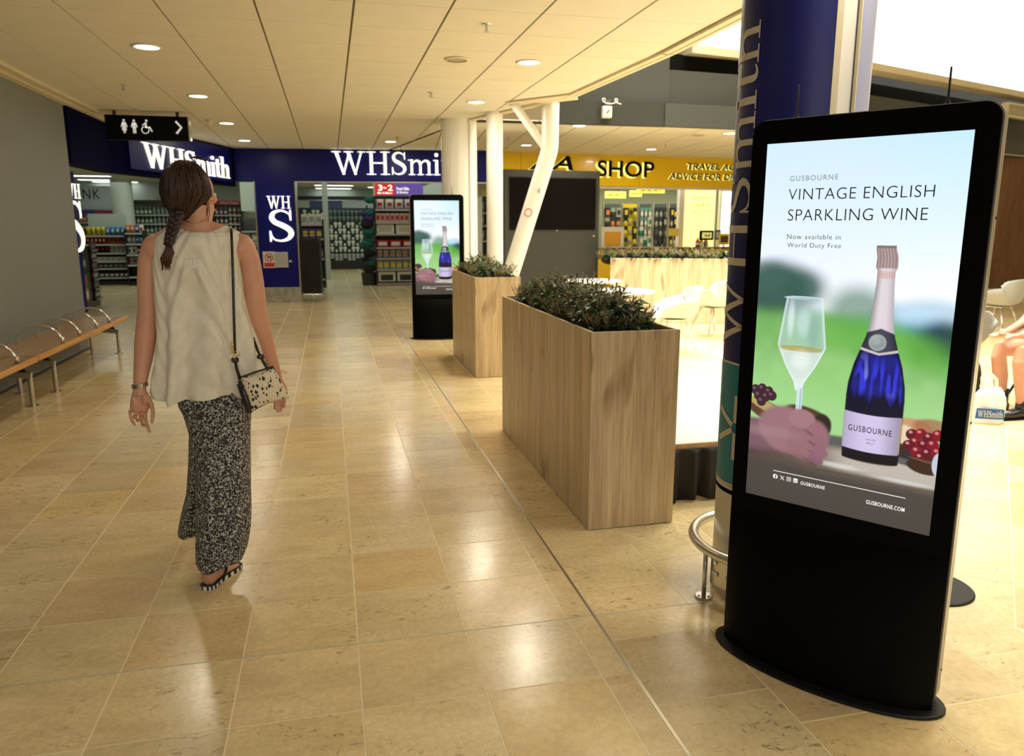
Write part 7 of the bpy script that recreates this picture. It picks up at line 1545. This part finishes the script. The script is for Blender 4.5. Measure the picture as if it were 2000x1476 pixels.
M_YL = mat('lit_yellow', (.9, .8, .1), .5, emit=(1.0, .88, .16), es=1.0)
for (x0, y0, x1, y1, Y, lab, nw) in ((1182, 374, 1223, 387, 17.8, 'leftmost lit yellow hanging sign inside the yellow shop', 2), (1230, 372, 1254, 384, 18.2, 'lit yellow hanging sign half hidden behind a nearer one', 1), (1244, 367, 1299, 377, 16.8, 'nearest lit yellow hanging sign just under the yellow fascia', 3)):
    a_, b_ = yl(x0, y1, Y), yl(x1, y0, Y); t = thing('hanging_sign', lab, 'sign', tuple(a_)); W0, H0_ = b_.x - a_.x, b_.z - a_.z
    obj('panel', MB().box(0, W0, 0, .04, 0, H0_), M_YL, t, bevel=.006)
    for f in (.2, .8): obj('hanger', MB().box(W0 * f - .006, W0 * f + .006, .015, .025, H0_, max(H0_ + .02, 2.72 - a_.z)), M_STEEL, t)
    xx_ = W0 * .14
    for k in range(nw * 4 + 1):
        w2 = W0 * .72 / (nw * 4 + 1) * .7
        if k % 4 != 3 or nw == 1: obj('letter_stroke', MB().box(xx_, xx_ + w2, -.003, -.0005, H0_ * .38, H0_ * (.64 if k % 2 else .58)), mat('sign_olive', (.22, .18, .02), .5), t)
        xx_ += W0 * .72 / (nw * 4 + 1)
def ybar(px_, py_, lab, L_=1.6): p = PZ(px_, py_, 2.71); t = thing('ceiling_light_panel', lab, 'ceiling light', (p.x, p.y, 2.715), group='long light panels in the shop ceilings'); obj('diffuser', MB().box(-L_ / 2, L_ / 2, -.14, .14, -.02, -.0105), M_TUBE, t); obj('housing', MB().box(-L_ / 2 - .02, L_ / 2 + .02, -.16, .16, -.01, .003), M_WHITE, t)
ybar(1192, 366, 'long lamp at the left end of the yellow shop ceiling', .9); ybar(1325, 376, 'long lamp behind the nearest yellow hanging sign', .8)
# backlit yellow wall panel with three short lines
a_, b_ = yl(1333, 500, 17.2), yl(1398, 368, 17.2); lt_ = thing('lightbox', 'tall glowing yellow light box with three short lines of text in the yellow shop', 'sign', (a_.x, 17.2, .5)); W0 = b_.x - a_.x
obj('case', MB().box(-.13, W0 + .02, .0, .15, 0, b_.z - .5), M_WHITE, lt_); obj('glowing_face', MB().box(0, W0, -.012, -.001, .1, b_.z - .52), mat('lightbox_yellow', (.9, .85, .3), .5, emit=(1.0, .93, .34), es=1.15), lt_)
for k, (tx_, y_) in enumerate((('Discover the best', 386), ('of the UK with', 400), ('DirectTrips.com', 413))): obj('lettering', place(fit(text_mb(tx_, spacing=1.1), W0 * .62, .085), (W0 * .24, -.014, yl(1360, y_, 17.2).z - .5 - .04), (1, 0, 0)), mat('lettering_olive', (.12, .11, .02), .5), lt_)
a2, b2_ = yl(1402, 500, 17.0), yl(1445, 370, 17.0); wl_ = thing('lightbox', 'glowing white light box at the column end of the yellow shop', 'sign', (a2.x, 17.0, .6)); obj('case', MB().box(0, b2_.x - a2.x, 0, .12, 0, b2_.z - .6), M_WHITE, wl_); obj('glowing_face', MB().box(.03, b2_.x - a2.x, -.01, -.001, .05, b2_.z - .65), mat('lightbox_white', (.9, .9, .85), .5, emit=(1, .98, .9), es=1.6), wl_)
# racks of dark accessories
M_PEG = mat('pegboard', (.08, .10, .09), .6)
for (x0, x1, Y, lab) in ((1178, 1212, 19.6, 'rack of dark cables at the left of the yellow shop'), (1214, 1244, 19.9, 'yellow backed rack of small goods in the yellow shop'), (1246, 1272, 19.2, 'rack of pale cases in the middle of the yellow shop'), (1274, 1302, 18.6, 'rack of black bags and cables in the yellow shop'), (1304, 1328, 18.9, 'rack of dark goods beside the glowing light box')):
    a_, b_ = yl(x0, 500, Y), yl(x1, 402, Y); W0 = b_.x - a_.x; t = thing('accessory_rack', lab, 'rack', (a_.x, Y, 0)); obj('pegboard', MB().box(0, W0, 0, .04, .3, b_.z + .05), M_YELLOW if x0 == 1214 else M_PEG, t); obj('base', MB().box(0, W0, -.3, .04, 0, .3), M_SHELF, t)
    obj('upright', MB().box(-.03, -.001, -.02, .05, 0, b_.z + .08), M_STEEL, t)
    for r_ in range(5):
        for c_ in range(3):
            kd = pr.choice(['card', 'box', 'card']); cc = {1178: [(c_k, c_o), (srgb(60, 90, 70), c_k), (c_g, c_k)], 1214: [(srgb(150, 140, 30), c_k), (c_k, c_y), (c_y, c_g)], 1246: [(srgb(110, 150, 140), c_w), (c_g, c_w), (c_w, c_t)], 1274: [(c_k, c_k), (c_k, srgb(70, 74, 90)), (c_k, c_g)], 1304: [(c_k, c_k), (srgb(60, 50, 40), c_c), (c_k, c_y)]}[x0]
            key = (kd, x0, pr.randrange(3)); c2 = cc[key[2]]
            if ('gm', key) not in _m: _m[('gm', key)] = goods_mesh(kd, W0 / 3 * .82, .24, .08, c2)
            tag(link('accessory', _m[('gm', key)], None, (a_.x + W0 * (c_ + .5) / 3, Y - .05, .75 + r_ * (b_.z - .80) / 5)), ['left', 'middle', 'right'][c_] + ' pack, ' + ['lowest', 'second', 'third', 'fourth', 'top'][r_] + ' row, ' + lab, 'accessory', 'accessories on the ' + lab)
# counter goods behind the back planter
cn0, cn1 = yl(1176, 470, 15.2), yl(1440, 475, 15.2)
cnt = thing('counter', 'low counter in front of the yellow shop, mostly hidden by the back planter', 'counter', (cn0.x, 15.9, 0)); obj('top', MB().box(-.2, 3.6, 0, .5, .98, 1.02), mat('counter_brown', srgb(90, 70, 50), .5), cnt); obj('front', MB().box(-.2, 3.6, .03, .5, 0, .9795), M_YELLOW, cnt)
def place_item(name, label, cat, x0, y0, x1, y1, Y, m, m2=None, rim=True, base=None):
    a_, b_ = yl(x0, y1, Y), yl(x1, y0, Y); W0, H0_ = b_.x - a_.x, b_.z - a_.z; t = thing(name, label, cat, tuple(a_)); obj('panel', MB().box(0, W0, 0, .04, 0, H0_), m, t)
    if m2: obj('face', MB().box(W0 * .14, W0 * .86, -.006, -.0005, H0_ * .2, H0_ * .8), m2, t)
    if a_.z > 1.03: obj('stem', MB().box(W0 * .45, W0 * .55, .01, .03, (base or 1.02) - a_.z, 0), M_STEEL, t)
    return t, W0, H0_
place_item('brochure_display', 'white and yellow brochure display at the left end of the counter', 'display', 1174, 443, 1219, 490, 16.05, mat('card_white', (.7, .7, .62), .5), mat('card_amber', srgb(214, 160, 40), .5))
tt, W0, H0_ = place_item('counter_sign', 'small black framed sign with AA letters on the counter', 'sign', 1367, 450, 1394, 469, 16.1, M_BLACKM, mat('sign_cream', srgb(225, 222, 130), .5, emit=srgb(225, 222, 130), es=.5)); obj('lettering', place(fit(shear(text_mb('AA', offset=.02), .25), W0 * .5, H0_ * .32), (W0 * .25, -.009, H0_ * .34), (1, 0, 0)), M_BLACKM, tt)
place_item('leaflet_holder', 'blue leaflet holder beside the counter sign', 'holder', 1397, 449, 1408, 468, 16.1, mat('leaflet_blue', srgb(60, 90, 170), .5), M_PAPER); place_item('leaflet_holder', 'bright yellow leaflet box nearest the navy column', 'holder', 1404, 456, 1425, 478, 16.05, mat('leaflet_yellow', (.85, .75, .05), .5), mat('counter_brown'))
place_item('tablet_stand', 'tilted pale yellow tablet sign near the racks', 'sign', 1306, 446, 1326, 461, 16.15, mat('tablet_yellow', srgb(225, 205, 90), .5), None)
for x_, cc, nm in ((1366, (c_r, c_w), 'red'), (1373, (c_y, c_w), 'yellow'), (1382, (c_o, c_k), 'amber')): p = yl(x_, 482, 16.1); tag(link('tub', goods_mesh('bottle', .10, .20, .1, cc), None, (p.x, 16.2, 1.021)), nm + ' tub of goods on the counter below the small sign', 'tub')
